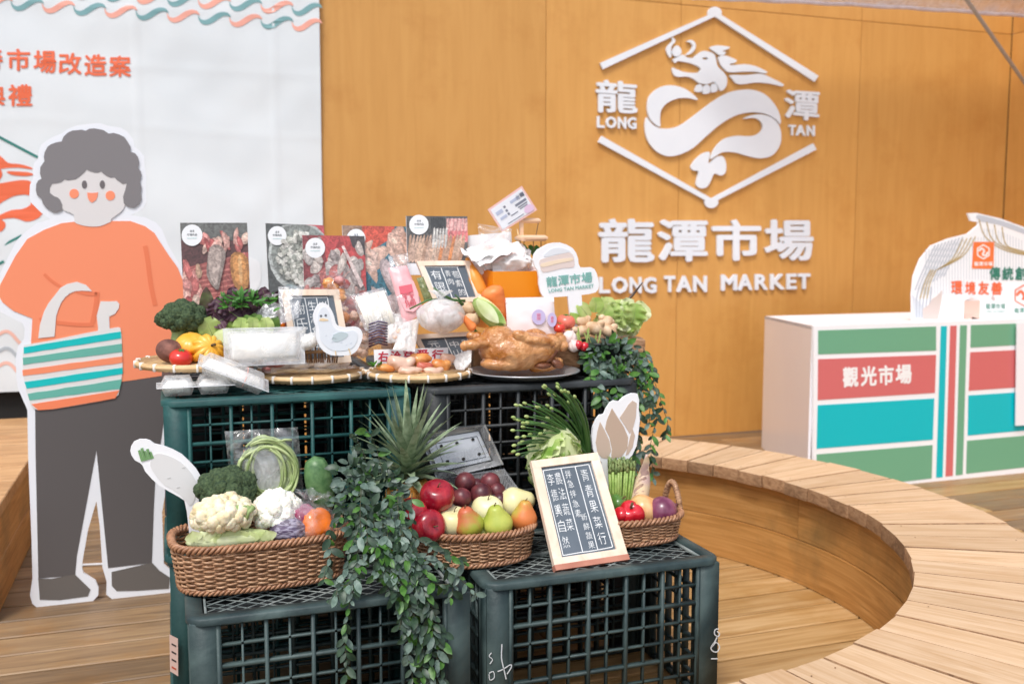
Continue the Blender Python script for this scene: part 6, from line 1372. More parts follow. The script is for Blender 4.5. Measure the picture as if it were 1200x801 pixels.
c = onY(311, 430, 2.54); foodbox('large clear food box standing on edge showing its pale contents', c + V((0, .03, .046)), .185, .082, .04, Matrix.Rotation(radians(74), 3, 'X'), 1)
# ---------------- duck board
DP = PY(2.52); t = thing('duck_cutout', 'white duck-shaped board with dots for eyes standing behind the centre trays', 'cutout', onY(395, 416, 2.52))
dk = [(379,354.5),(384.6,357.5),(389,364),(391.7,371),(393.5,378),(396.5,381.5),(405,383.5),(414,382.5),(420,383.5),(423.5,387),(425,392),(423.6,400),(418.5,410),(414,414),(408.6,416),(391.7,416.5),(383,414),(377,409),(373.4,403),(371,397),(370.4,391),(369.8,382),(367.4,375),(367.4,368),(370,361),(374,356)]
mb = MB(); slab(mb, dk, DP, 0, .008, 2); mb.build('board', M['board'], t, False)
mb = MB(); slab(mb, [(379,359),(384,363),(387,371),(389,380),(394,386),(404,388),(414,387),(419,391),(418,400),(412,408),(400,411),(389,410),(380,404),(375,396),(374,385),(372,375),(374,364)], DP, .0012, .001, 2, col=srgb(232, 237, 244))
for x, y in ((376, 370), (381.6, 369.3)): slab(mb, [(x + 1.5 * cos(a), y + 1.5 * sin(a)) for a in [i * pi / 4 for i in range(8)]], DP, .002, .001, 1, col=srgb(110, 114, 122))
slab(mb, [(374, 375.5), (375, 373), (379, 372.5), (384, 374), (385, 375.5), (379, 376.2)], DP, .002, .001, 1, col=srgb(240, 214, 176)); slab(mb, [(389, 396), (392, 391), (400, 388.5), (408, 391), (405, 396), (397, 400), (391, 400)], DP, .002, .001, 2, col=srgb(196, 210, 214))
for i in range(9): x, y = U(380, 412), U(380 if i > 12 else 392, 406); stroke(mb, [(x, y), (x + 1.6, y - .5)], .6, DP, .002, srgb(206, 212, 224), 1)
stroke(mb, [(393, 411), (393.6, 416)], 1.2, DP, .002, srgb(236, 206, 160), 1); stroke(mb, [(408.5, 408), (411, 416)], 1.2, DP, .002, srgb(236, 206, 160), 1); mb.build('duck_print', M['print'], t, False)
# ---------------- chopstick / twig bundle and gauze
M['twig'] = mat('brown_twigs', srgb(96, 66, 44), .7, col2=srgb(150, 112, 74), sc=20)
t = thing('twig_bundle', 'bundle of brown dried sticks under the chalkboard, left of the duck board', 'bundle', onY(370, 424, 2.58))
for i in range(20): x = 345 + i * 2.6; MB().tube([onY(x, 425, 2.57 + (i % 3) * .012), onY(x + U(-3, 3), 404 + U(-3, 4), 2.58 + (i % 3) * .012)], .0022, 5).build('stick', M['twig'], t, 2)
MB().tube([onY(343, 414, 2.565), onY(372, 412, 2.562), onY(398, 411, 2.565)], .0045, 6).build('cross_stick', M['twig'], t, 2)
t = thing('gauze_knot', 'white knotted gauze bag left of the duck board', 'bag', onY(366, 405, 2.56)); mb = MB(); c = onY(362, 400, 2.56); k = mpp(c); bagshape(mb, c, 13 * k, 10 * k, 9 * k, 1.0, 9, 26, 16, .3, Matrix.Rotation(-.5, 3, 'Y')); mb.build('bag', M['film_white'], t, 2); MB().ball(c, V((10, 8, 7)) * k, 3, nz_fn(2, .2, 1)).build('contents', M['boxfood'], t, 2)
# ---------------- noodle pack, sausage pack, seaweed pack, snack bags
def pack(name, label, cat, quad, Y, th, m, inner=None, seed=1, lean=.05):
    b = onY(*quad[3], Y); pl = Pl(b, onY(*quad[2], Y), onY(*quad[0], Y + lean)); t = thing(name, label, cat, b)
    mb = MB(); pillow(mb, quad, pl, th, 16, 16, .4, seed); mb.build('wrapper', M[m], t, 2); 
    if inner: inner(t, pl)
    return t
M['noodle'] = mat('pale_noodle', srgb(240, 232, 216), .6, col2=srgb(248, 244, 236), sc=20, rnd=.04)
def noodles(t, pl):
    q = [(415, 349), (450, 341), (464, 379), (431, 384)]
    for i in range(16): u = (i + .5) / 16; MB().tube([pl.hit(*bil(q, u + U(-.02, .02), .0), .002), pl.hit(*bil(q, u, .5), .006), pl.hit(*bil(q, u + U(-.02, .02), 1), .002)], .0032, 6).build('strand', M['noodle'], t, 2)
pack('noodle_pack', 'clear pack of straight white noodles right of the duck board', 'noodles', [(411, 346), (451, 336), (468, 382), (428, 388)], 2.62, .02, 'film', noodles, 2)
M['pinkpack'] = mat('pink_packet', srgb(228, 160, 164), .3, col2=srgb(240, 196, 198), sc=15, coat=.3)
def pinkin(t, pl):
    mb = MB(); slab(mb, [(464, 334), (484, 330), (491, 360), (475, 365)], pl, .012, .001, 2, col=srgb(240, 178, 182)); slab(mb, [(467, 337), (482, 334), (484, 343), (469, 346)], pl, .0136, .001, 1, col=srgb(214, 96, 110)); write_col(mb, '香腸', [(469, 345), (484, 342), (488, 359), (476, 362)], pl, .1, off=.0145, th=.0005, col=srgb(204, 80, 96)); mb.build('label', M['gprint'], t, False)
pack('sausage_pack', 'pink printed sausage packet standing left of the cream chalkboard', 'packet', [(455, 314), (477, 311), (498, 366), (473, 380)], 2.63, .026, 'pinkpack', pinkin, 5)
M['beanpack'] = mat('green_bean_pack', srgb(92, 106, 60), .4, col2=srgb(140, 140, 90), sc=120, coat=.4)
pack('mung_bean_pack', 'narrow packet of green beans beside the cream chalkboard', 'packet', [(488, 326), (496, 324), (507, 350), (497, 352)], 2.61, .014, 'beanpack', None, 6, .02)
pack('crisp_bag', 'milky plastic bag of snacks leaning behind the red-lettered card', 'bag', [(452, 368), (478, 366), (482, 400), (452, 402)], 2.60, .03, 'film_white', lambda t, pl: [MB().ball(pl.hit(U(456, 478), U(374, 398), U(-.006, .006)), .009, 2, nz_fn(3, .4, i)).build('snack', M['meat_pale'], t, 2) for i in range(14)], 7)
pack('twisted_bag', 'twisted white plastic bag standing right of the snack bag', 'bag', [(472, 378), (492, 372), (486, 412), (460, 410)], 2.57, .022, 'film_white', None, 8)
pack('thin_film_sheet', 'thin clear plastic sheet at the right end of the cooked tray', 'plastic sheet', [(528, 418), (553, 408), (552, 424), (538, 440)], T3[0].y - .02, .008, 'film_white', None, 9)
t = thing('dark_onion_net', 'small net of purple dried strips behind the red-lettered card', 'net bag', onY(443, 405, 2.56))
for i in range(9): c = onY(443, 378 + i * 3.2, 2.57); k = mpp(c); MB().tube([c + V((-11 * k, 0, -2 * k)), c + V((0, -.008, 2 * k)), c + V((11 * k, 0, -1 * k))], .0026, 6).build('strip', M['purplecab'] if i < 6 else M['lett_p'], t, 2)
# garlic bag
t = thing('garlic_bag', 'round white knotted bag of garlic in front of the cream chalkboard', 'bag of garlic', onY(517, 388, 2.58)); c = onY(517, 370, 2.58); k = mpp(c)
mb = MB(); bagshape(mb, c, 29 * k, 24 * k, 20 * k, .55, 12, 36, 20, .12); mb.build('bag', M['film_white'], t, 2)
for i in range(12): a = i * 2.4; MB().ball(c + V((cos(a) * 17 * k * (.3 + .7 * (i % 3) / 2), sin(a) * 12 * k, (-8 + (i % 4) * 5) * k)), 8 * k, 3, nz_fn(2, .1, i)).build('clove', M['garlic'], t, 2)
t = thing('spring_onions', 'green spring onion tops lying over the garlic bag', 'spring onions', onY(517, 352, 2.60))
for a, b, c_ in (((480, 362), (500, 352), (516, 350)), ((516, 350), (535, 351), (545, 358)), ((508, 337), (520, 346), (533, 352)), ((518, 354), (530, 352), (545, 352)), ((533, 345), (538, 350), (541, 358))): MB().tube([onY(*a, 2.59), onY(*b, 2.585), onY(*c_, 2.59)], [.0022, .003, .0035], 6).build('stalk', M['chive'], t, 2)
# ginger, corn, carrots
def ginger(label, x, y, Y, r, seed, rot=0, m='ginger', name='ginger_root', cat='ginger', group='ginger roots on the right of the upper crates'):
    c = onY(x, y, Y); k = mpp(c); rn = random.Random(seed); bl = [(c, V((r * 1.15, r * .8, r * .78)) * k, rt(rot))]
    for i in range(1 + seed % 2): a = rn.uniform(-.5, .5) + (pi if i % 2 else 0) + rot; bl.append((c + V((cos(a) * r * .95, rn.uniform(-.3, .1) * r, sin(a) * r * .55 + r * .12)) * k, V((r * .5, r * .45, r * .42)) * k, rt(rn.uniform(-1, 1))))
    o = remeshed(name, bl, .0017, M[m], None, 2, loc=c); tag(o, label, cat, group); return o
ginger('knobbly ginger root against the cream chalkboard corner', 548, 361, 2.60, 10, 1, .5); ginger('second ginger root under the corn cob', 553, 374, 2.57, 9, 2, .3)
t = thing('corn_cob', 'pale green husked corn cob between the garlic bag and the carrot', 'corn', onY(575, 370, 2.55)); A_, B_ = onY(559, 350, 2.57), onY(592, 385, 2.53); k = mpp(A_); d = (B_ - A_)
mb = MB(); mb.tube([A_.lerp(B_, s / 10) + V((-.006, -.003, -.003)) for s in range(11)], [k * 10.5 * max(.12, sin(pi * (.08 + .9 * s / 10)) ** .5) for s in range(11)], 16); mb.build('green_husk', M['lett'], t, 2)
mb = MB(); mb.tube([A_.lerp(B_, s / 10) for s in range(11)], [k * 10.5 * max(.12, sin(pi * (.08 + .9 * s / 10)) ** .5) for s in range(11)], 16); mb.build('cob', mat('corn_core', srgb(236, 216, 140), .5, col2=srgb(246, 234, 180), sc=60, bump=.5, bsc=120), t, 2)
for i in range(6): a = i * pi / 3; mb = MB(); leaf_geo(mb, A_ + V((cos(a) * 4 * k - .004, sin(a) * 5 * k - .014, 0)), d + V((cos(a), sin(a) - .3, .2)) * .02, V((cos(a) * .6 - .3, -1, .4)), d.length * U(.75, .95), 15 * k, 8, 3, .25, fold=-.35); mb.build('husk_leaf', M['cab_out' if i % 2 else 'cab_in'], t, 2)
def carrot(label, a, b, Y, r0, m='carrot', Y2=None, stub=True):
    A_, B_ = onY(*a, Y), onY(*b, Y2 or Y); k = mpp(A_); t = thing('carrot', label, 'carrot', A_.lerp(B_, .5), 'carrots on the upper crates'); pts = [A_.lerp(B_, s / 16) for s in range(17)]
    rr = [k * r0 * (min(1, .12 + (s / 16) * 9) ** .5) * (1 - .72 * (s / 16) ** 1.3) * (1 + .02 * sin(s * 2.3)) for s in range(17)]; MB().tube(pts, rr, 20).build('root', M[m], t, 2)
    if stub: d = (A_ - B_).normalized(); MB().tube([A_ - d * .001, A_ + d * .012], [.004, .003], 6).build('stub', M['stalkgreen'], t, 2)
    return t
carrot('fat orange carrot tip-down in front of the orange carton', (574, 336), (594, 384), 2.60, 14.5, stub=False)
carrot('slim carrot lying low between the garlic bag and the ginger', (556, 386), (538, 366), 2.56, 6)
t = thing('carton_flap', 'smooth orange gourd leaning between the cream chalkboard and the orange carton', 'flap', onY(556, 330, 2.70)); A_, B_ = onY(547, 302, 2.72), onY(566, 352, 2.68); k = mpp(A_); MB().tube([A_.lerp(B_, s / 12) for s in range(13)], [k * (2 + 7.5 * min(1, s / 6)) * (1 if s < 11 else .8) for s in range(13)], 16).build('skin', mat('flap_orange', srgb(226, 142, 44), .4, col2=srgb(236, 158, 66), sc=10), t, 2)  # tapered tube standing for the orange left side of the carton
# ---------------- orange carton with napkins
M['carton'] = mat('orange_carton', srgb(240, 148, 20), .4, col2=srgb(236, 138, 14), sc=3)
cx0 = onY(577.5, 318, 2.66); cx1 = onY(633, 317, 2.66); k = mpp(cx0); zb = onY(590, 385, 2.66).z
t = thing('orange_carton', 'bright orange carton filled with white napkins behind the white pouch', 'box', V((cx0.x, 2.66, zb)))
w_ = cx1.x - cx0.x; h_ = cx0.z - zb; dp = .13
for c_, s_ in (((cx0.x + w_ / 2, 2.66, zb + h_ / 2), (w_, .003, h_)), ((cx0.x + w_ / 2, 2.66 + dp, zb + h_ / 2 + .01), (w_, .003, h_ + .02)), ((cx1.x, 2.66 + dp / 2, zb + h_ / 2), (.003, dp - .004, h_))): MB().box(c_, s_).build('side', M['carton'], t, 0)
MB().add([V((cx0.x, 2.66, zb)), V((cx0.x - .03, 2.66 + dp, zb)), V((cx0.x - .03, 2.66 + dp, zb + h_ + .015)), V((cx0.x, 2.66, zb + h_)), V((cx0.x + .003, 2.662, zb)), V((cx0.x - .027, 2.66 + dp, zb)), V((cx0.x - .027, 2.66 + dp, zb + h_ + .015)), V((cx0.x + .003, 2.662, zb + h_))], [(0, 1, 2, 3), (7, 6, 5, 4), (2, 6, 7, 3)]).build('side', M['carton'], t, 0)
MB().box((cx0.x + w_ / 2, 2.66 + dp / 2, zb + .003), (w_, dp, .004)).build('bottom', M['carton'], t, 0)
M['napkin'] = mat('napkin', srgb(248, 245, 243), .85, col2=srgb(250, 248, 247), sc=8)
M['printn'] = mat('pink_napkin', srgb(240, 216, 210), .85)
t = thing('napkin_heap', 'crumpled white paper napkins heaped in the orange carton', 'napkins', V((cx0.x + w_ / 2, 2.70, cx0.z)))
for i in range(20):
    mb = MB(); n = 14; vs = []; fs = []; cx_, cy_ = U(557, 618), (312 if i < 8 else 296) + U(-4, 4); c = onY(cx_, cy_, 2.69 + U(0, .06)); s_ = U(20, 36) * k; R3 = Matrix.Rotation(U(-.6, .3), 3, 'Y') @ Matrix.Rotation(U(.2, 1.1), 3, 'X')
    for a in range(n + 1):
        for b in range(n + 1): u, v = a / n - .5, b / n - .5; vs.append(c + R3 @ V((u * s_ * 1.3, v * s_, .013 * noise.noise(V((u * 3 + i, v * 3, i))) + .007 * noise.noise(V((u * 7 + i, v * 7, i))))))
    for a in range(n):
        for b in range(n): q = a * (n + 1) + b; fs.append((q, q + n + 1, q + n + 2, q + 1))
    mb.add(vs, fs); mb.build('napkin', M['printn'] if i % 5 == 0 else M['napkin'], t, 2)
MB().ball(onY(598, 306, 2.72), (.06, .05, .035), 4, nz_fn(3, .25, 5)).build('napkin_wad', M['napkin'], t, 2)
pl = Pl(onY(550, 310, 2.80), onY(600, 310, 2.80), onY(550, 276, 2.81)); mb = MB(); slab(mb, [(548, 276), (599, 271.5), (603, 330), (552, 330)], pl, 0, .003, 1); tag(mb.build('white_card', M['paper'], None, False, loc=onY(575, 330, 2.80)), 'plain white card standing behind the heap of napkins', 'card')
# bread-shaped stake sign
SPn = PY(2.60); t = thing('bread_sign', 'white stake sign cut like a bread loaf reading LONG TAN MARKET above the tomatoes', 'sign', onY(672, 385, 2.60))
mb = MB(); slab(mb, [(648.5,284.3),(656,284),(664,286.5),(671,290.5),(675,296),(677.5,303),(678,309),(680,313),(686,313.3),(692.5,313),(696.5,315),(699,319.5),(701,326),(702,333),(701,339),(698,342.5),(690,344.5),(681.5,345.5),(684,388),(670,388),(665.5,347),(650,348),(640,349),(636,347),(633.5,342),(631.5,333),(631.5,325),(630,317),(626.5,312),(625,305),(626,298),(630,292.5),(637,288.5),(643,285.5)], SPn, 0, .008, 1); mb.build('board', M['board'], t, False)
mb = MB(); slab(mb, [(632,305),(640,302),(652,299),(665,296),(671,298),(673,306),(672,313),(660,314),(648,317),(636,319),(633,312)], SPn, .0012, .001, 2, col=srgb(228, 212, 206)); slab(mb, [(634,309),(650,305),(668,302),(671,305),(652,309),(636,313)], SPn, .002, .0008, 2, col=srgb(242, 222, 196)); slab(mb, [(637,299),(645,292),(654,290),(663,292),(668,295),(652,298),(640,301)], SPn, .0012, .001, 2, col=srgb(228, 232, 238)); mb.build('loaf_print', M['print'], t, False)
mb = MB(); tl_ = srgb(128, 186, 178); write_row(mb, '龍潭市場', [(639, 324.5), (694, 318), (694.5, 330.5), (640, 336.5)], SPn, .06, off=.002, bold=.022, col=tl_); write(mb, 'LONG TAN MARKET', [(641.5, 338.7), (696.5, 332.5), (696.8, 336.8), (642, 342.8)], SPn, off=.002, bold=.02, col=tl_); mb.build('lettering', M['print'], t, False)
# tilted paper card
CPn = PY(2.74); t = thing('price_card', 'small printed card with a pink border tilted above the napkins', 'card', onY(600, 262, 2.74)); mb = MB(); slab(mb, [(571.5, 245.5), (611.5, 217.8), (629.5, 246), (588.5, 272)], CPn, 0, .002, 1, col=srgb(238, 196, 190)); slab(mb, [(574.5, 246), (611, 221), (626, 245.5), (589, 269)], CPn, .001, .0006, 1, col=srgb(234, 236, 242)); mb.build('card', M['print'], t, False)
mb = MB(); cq = [(574.5, 246), (611, 221), (626, 245.5), (589, 269)]
for u, v, w, h, c_ in ((.55, .16, .26, .12, 0), (.86, .14, .12, .14, 1), (.62, .40, .34, .1, 1), (.66, .55, .28, .05, 1), (.68, .64, .24, .04, 1), (.07, .22, .2, .16, 0), (.10, .52, .2, .12, 0), (.33, .18, .06, .1, 1), (.33, .36, .06, .1, 1), (.33, .52, .06, .1, 1), (.38, .68, .22, .04, 1), (.2, .9, .5, .03, 1)): slab(mb, sub(cq, u, v, min(.98, u + w), v + h), CPn, .0018, .0005, 1, col=srgb(184, 192, 214) if c_ == 0 else srgb(128, 132, 146))
slab(mb, [(617, 240), (624, 240), (625, 246), (617, 250), (614, 246)], CPn, .0018, .0005, 2, col=srgb(226, 196, 222)); write(mb, '台灣', sub(cq, .74, .1, .98, .3), CPn, off=.0022, th=.0005, col=srgb(110, 112, 126)); mb.build('lettering', M['print'], t, False)
MB().tube([onY(606, 268, 2.75), onY(612, 300, 2.75)], .002, 6).build('stick', M['bamboo'], t, 2)
# toy chair
M['toywood'] = mat('toy_wood', srgb(228, 184, 146), .5, col2=srgb(236, 198, 164), sc=12, stretch=(1, 4, 4)); t = thing('toy_chair', 'miniature pale wooden chair standing behind the bread sign', 'toy chair', onY(622, 300, 2.74)); k = mpp(t.location)
c = onY(622.5, 279, 2.74)
MB().cbox(c, (31 * k, 26 * k, 7 * k), 2.5 * k, Matrix.Rotation(.12, 3, 'Z')).build('seat', M['toywood'], t); MB().cbox(onY(621, 258.5, 2.755), (25 * k, 6 * k, 6 * k), 2 * k).build('backrest', M['toywood'], t); MB().cbox(onY(611, 268, 2.755), (4 * k, 4 * k, 18 * k), k).build('back_post', M['toywood'], t)
M['wire'] = mat('dark_wire', srgb(90, 74, 66), .4, metal=.5)
for a, b in (((631, 260), (628, 276)),): MB().tube([onY(*a, 2.755), onY(*b, 2.75)], .0012, 5).build('back_rod', M['wire'], t)
for x, dy in ((609.5, 0), (625, -.01), (634, .03), (614, .04)): MB().tube([onY(x, 281, 2.74 + dy), onY(x, 303, 2.74 + dy)], .0013, 5).build('leg', M['wire'], t)
leafpile('parsley_sprigs', 'bits of green leaf under the miniature chair', 'leaves', [(602 + i * 8, 300, 2.76, (U(-.5, .5), 0, .6), 14, 7, 'herb', .05, .3, 2) for i in range(5)])
# white pouch
b = onY(594, 392, 2.56); pl = Pl(b, onY(652, 392, 2.56), onY(592.5, 350, 2.58)); t = thing('white_pouch', 'matt white stand-up pouch with two purple round labels behind the cooked bird', 'pouch', b); mb = MB(); pillow(mb, [(592.3, 349.5), (648.6, 348.5), (652.5, 396), (595, 396)], pl, .03, 18, 16, .12, 4); mb.build('pouch', mat('pouch_white', srgb(234, 222, 222), .4, col2=srgb(240, 230, 230), sc=4), t, 2)
mb = MB(); slab(mb, [(592.3, 349), (648.6, 348), (649, 354), (592.6, 355)], pl, .003, .006, 1); mb.build('seal', M['paper'], t, False)
for x, y, a, b_ in ((628.6, 372.4, 8, 9), (644.2, 375.6, 5.4, 8.4)):
    mb = MB(); slab(mb, [(x + a * cos(i * pi / 8), y + b_ * sin(i * pi / 8)) for i in range(16)], pl, .0185, .001, 1, col=srgb(190, 178, 214)); slab(mb, [(x - a * .3, y - b_ * .5), (x + a * .3, y - b_ * .5), (x + a * .3, y + b_ * .4), (x - a * .3, y + b_ * .4)], pl, .0192, .0006, 1, col=srgb(214, 166, 190)); write_col(mb, '銀絲', rect(x - a * .25, y - b_ * .45, x + a * .25, y + b_ * .35), pl, .1, off=.0197, th=.0004, col=srgb(196, 110, 150)); mb.build('round_label', M['print'], t, False)
# tomatoes, radish, garlic near the stake
fruit('tomato', 'pale red tomato at the foot of the bread sign', 'tomato', 663, 377, 2.60, 11.5, 'squat', 'tomato_pale', (.2, 0, 0), calyx=True); fruit('tomato', 'small deep red tomato beside the white pouch', 'tomato', 655.5, 384, 2.56, 7.5, 'squat', 'tomato', (.2, 0, 0), calyx=True)
fruit('garlic_bulb', 'pink-white garlic bulb behind the tail of the cooked bird', 'garlic', 667, 396, 2.55, 10, 'onion', 'garlic', (0, .5, 0), fn=lob(8, .12), n=40); fruit('garlic_bulb', 'garlic bulb right of the other one, by the black pot', 'garlic', 673, 405, 2.53, 8, 'onion', 'garlic', (0, -.5, 0), fn=lob(8, .12), n=40)
# low black riser, black pot, brown tray
MB_ = MB(); c0, c1 = onY(640, 418, 2.62), onY(752, 418, 2.62)
t = thing('black_pot', 'black plastic pot of radishes and ivy at the right end of the upper crate', 'pot', onY(708, 438, 2.56)); c = t.location; k = mpp(c); MB().lathe([(.001, 0), (27 * k, 0), (32 * k, 36 * k), (33.5 * k, 36.5 * k), (33.5 * k, 39 * k), (30.5 * k, 39 * k), (29 * k, 30 * k), (.001, 30 * k)], c, 30).build('body', M['crate_black'], t, 2)
for i, (x, y) in enumerate(((678, 404), (685, 406))): fruit('radish', ('red radish at the left rim of the black pot', 'second red radish just right of the first in the black pot')[i], 'radish', x, y, 2.52, 5.5, 'ball', 'pepper_red')
tb = thing('produce_riser', 'low brown wicker tray carrying the ginger and lettuce behind the black pot', 'tray', onY(690, 440, 2.70)); MB().cbox((onY(690, 440, 2.70).x, 2.71, ZT + .045), (.30, .17, .088), .008).build('box', M['wicker'], tb); MB().cbox((onY(600, 440, 2.76).x, 2.73, ZT + .035), (.30, .15, .07), .006).build('box', M['twig'], tb)
for i, (x, y, r, ro, lab) in enumerate(((683, 377, 8.5, .3, 'ginger root at the upper left of the ginger heap'), (681, 388, 9, -.2, 'ginger root at the lower left of the ginger heap'), (697, 385, 10.5, .4, 'largest ginger root in the middle of the heap'), (709, 377, 9, -.6, 'ginger root touching the lettuce at the top of the heap'), (713, 388, 10, .5, 'pale ginger root at the lower right of the heap'))): ginger(lab, x, y, 2.60 - (.02 if y > 380 else 0), r, 20 + i, ro)
lt = [];
for i in range(36):
    f = i / 35; x = 716 + U(-10, 22) * (.4 + f) ; y = 384 - f * 8 + U(-6, 6); an = U(-1.3, 1.3)
    lt.append((x, y, 2.66 - f * .02 + U(-.03, .03), (sin(an) * 1.1 + .35, -.35, cos(an)), U(20, 32), U(18, 28), 'lett' if i % 3 else 'cab_in', .13, U(.4, 1.3), U(2, 3.6)))
leafpile('lettuce', 'light green curly lettuce at the right end of the upper crate, over the ivy', 'lettuce', lt)
leafpile('basil_leaves', 'broad light green leaves left of the curly lettuce, over the ginger', 'leaves', [(690, 372, 2.60, (-.6, -.2, .8), 22, 17, 'lett', .03, .5, 1), (698, 366, 2.60, (0, -.2, 1), 18, 18, 'lett', .03, .4, 1), (703, 372, 2.60, (.5, -.2, .6), 20, 18, 'lett', .03, .7, 1), (684, 378, 2.60, (-1, -.2, .55), 22, 10, 'lett', .03, .1, 1)])
tag(MB().tube([onY(728, 358, 2.66), onY(741, 346, 2.67), onY(753, 331, 2.68)], [.0035, .0045, .0018], 8).build('dark_rod', M['wire'], None, 2, loc=onY(728, 358, 2.66)), 'thin dark rod sticking up out of the curly lettuce in front of the wall lettering', 'rod')
leafpile('potted_sprouts', 'thin pale green sprouts rising from the black pot', 'sprouts', [(676 + i * 3.5, 404, 2.54, (U(-.6, .2), -.1, 1), U(12, 22), 2.2, 'lett', 0, .2, 1) for i in range(8)])
# ================================================================ artificial ivy
def ivyleaf(L_, w, c):
    mb = MB(); leaf_geo(mb, (0, 0, 0), (0, 0, 1), (0, -1, 0), L_, w, 4, 1, c, fold=.25, ph=0, shape=lambda t: sin(pi * min(1, t * .9 + .06)) ** .7 * (1 if t < .95 else .15)); return mb
protos = []
for mname in ('ivy_a', 'ivy_b', 'ivy_c'):
    for c_ in (.2, .6):
        mb = ivyleaf(.029, .0135, c_); me = bpy.data.meshes.new('leaf'); me.from_pydata(mb.v, [], mb.f); me.polygons.foreach_set('use_smooth', [True] * len(me.polygons)); me.materials.append(M[mname]); protos.append(me)
def ivy(label, root, strands, cluster, mixw, cap=300, seed=1, lsz=.9):
    rn = random.Random(seed); t = thing('ivy', label, 'ivy plant', root, 'trailing artificial ivy'); stems = MB(); leaves = []
    for pts in strands:
        P = []; n = len(pts)
        for i in range(n - 1):
            for j in range(6):
                s = j / 6; P.append(V(pts[i]).lerp(V(pts[i + 1]), s))
        P.append(V(pts[-1])); P = [p + V((rn.uniform(-1, 1), rn.uniform(-1, 1), rn.uniform(-1, 1))) * .003 for p in P]
        P = [P[0]] + [(P[i - 1] + P[i] * 2 + P[i + 1]) / 4 for i in range(1, len(P) - 1)] + [P[-1]]
        stems.tube(P, .0011, 4); acc = 0
        for i in range(1, len(P)):
            d = (P[i] - P[i - 1]); acc += d.length
            if acc > .0135 * lsz:
                acc = 0; dn = d.normalized(); a = rn.uniform(0, 2 * pi)
                for sg in (1, -1):
                    sdir = V((cos(a), sin(a) * .8 - .35, 0)) * sg if sg > 0 else V((-cos(a), -sin(a) * .8 - .35, 0)); dd = (sdir * rn.uniform(.6, 1.1) + dn * .5 + V((0, 0, rn.uniform(-.5, .2)))).normalized(); leaves.append((P[i], dd, rn.uniform(.6, 1.4) * lsz))
    for c, r, n in cluster:
        for i in range(n):
            d = V((rn.gauss(0, 1), rn.gauss(0, 1), rn.gauss(0, 1))).normalized(); 
            if d.y > .4: d.y *= -.6
            p = V(c) + V((d.x * r[0], d.y * r[1], d.z * r[2])) * rn.uniform(.55, 1); leaves.append((p, (d * .7 + V((rn.uniform(-.8, .8), rn.uniform(-.7, .1), rn.uniform(-.6, .6)))).normalized(), rn.uniform(.55, 1.3) * lsz))
    leaves.sort(key=lambda l: (l[0] - CO).length); o = stems.build('stem', M['ivystem'], t, 2); rest = {}
    for i, (p, d, s) in enumerate(leaves):
        x = rn.random(); mi = 0 if x < mixw[0] else 1 if x < mixw[0] + mixw[1] else 2; me = protos[mi * 2 + rn.randint(0, 1)]
        face = V((rn.uniform(-.6, .6), -1, rn.uniform(.1, .9))).normalized(); z = d; y = -(face - z * face.dot(z)); y = y.normalized() if y.length > .05 else V((0, 1, 0)); x_ = y.cross(z).normalized(); R3 = Matrix((x_, y, z)).transposed()
        if i < cap:
            o = bpy.data.objects.new('leaf', me); COL.objects.link(o); o.parent = t; o.matrix_basis = Matrix.Translation(p - t.location) @ R3.to_4x4() @ Matrix.Scale(s, 4)
        else:
            mb = rest.setdefault(mi, MB()); mb.add([p + R3 @ (v.co * s) for v in me.vertices], [tuple(q.vertices) for q in me.polygons])
    for mi, mb in rest.items(): o = mb.build('foliage', M[('ivy_a', 'ivy_b', 'ivy_c')[mi]], t, 2); o['kind'] = 'stuff'
    return t
Yc = 2.0
def S(*pp): return [onY(x, y, Y) for x, y, Y in pp]
st = []; rn = random.Random(4)
for i in (0, 1, 3, 4, 5, 6, 7, 9, 10, 11, 12, 14):     # hanging curtain in front of the left crate
    x0 = 425 + i * 4.2 + rn.uniform(-4, 4); x1 = 462 + i * 4.6 + rn.uniform(-6, 6) if i > 2 else 396 + i * 8; yl = (700, 790, 800, 735, 780, 805, 805, 810, 805, 800, 805, 770, 805, 720, 700)[i]
    st.append(S((x0, 590 + rn.uniform(-20, 10), 2.10), (x0 + rn.uniform(-6, 6), 640, 2.02), ((x0 + x1) / 2, 685, 1.995), (x1, 740 if yl > 745 else yl - 15, 1.995), (x1 + rn.uniform(-5, 5), yl, 1.99)))
st.append(S((430, 600, 2.1), (412, 640, 2.03), (400, 690, 2.0), (392, 705, 1.995))); st.append(S((405, 600, 2.1), (385, 620, 2.08), (386, 655, 2.03), (378, 678, 2.0)))
st.append(S((484, 628, 2.04), (505, 640, 2.01), (530, 652, 2.0), (548, 662, 1.99))); st.append(S((430, 560, 2.2), (412, 550, 2.2), (398, 546, 2.2))); st.append(S((440, 570, 2.2), (425, 530, 2.22), (415, 510, 2.22))); st.append(S((450, 560, 2.2), (440, 520, 2.22), (430, 502, 2.22)))
st.append(S((492, 650, 2.02), (530, 668, 2.0), (552, 690, 1.985), (560, 700, 1.985)))
k = mpp(onY(440, 590, 2.15))
ivy('thick clump of pale green artificial ivy spilling down between the two front baskets', onY(440, 640, 2.1), st, [(onY(432, 580, 2.17), (48 * k, .06, 32 * k), 220), (onY(438, 618, 2.09), (32 * k, .05, 28 * k), 110), (onY(414, 556, 2.2), (26 * k, .05, 20 * k), 60), (onY(466, 660, 2.03), (30 * k, .035, 26 * k), 60)], (.34, .46, .2), 300, 5)
st = []
for i in range(9):
    x0 = 690 + i * 8; pts = ((x0, 408, 2.56), (x0 + rn.uniform(-6, 8), 430, 2.45), (x0 + rn.uniform(-4, 12), 470 if i > 3 else 455, 2.40), (x0 + rn.uniform(0, 16), (458, 470, 475, 500, 520, 545, 560, 530, 500)[i], 2.39)); st.append(S(*pts))
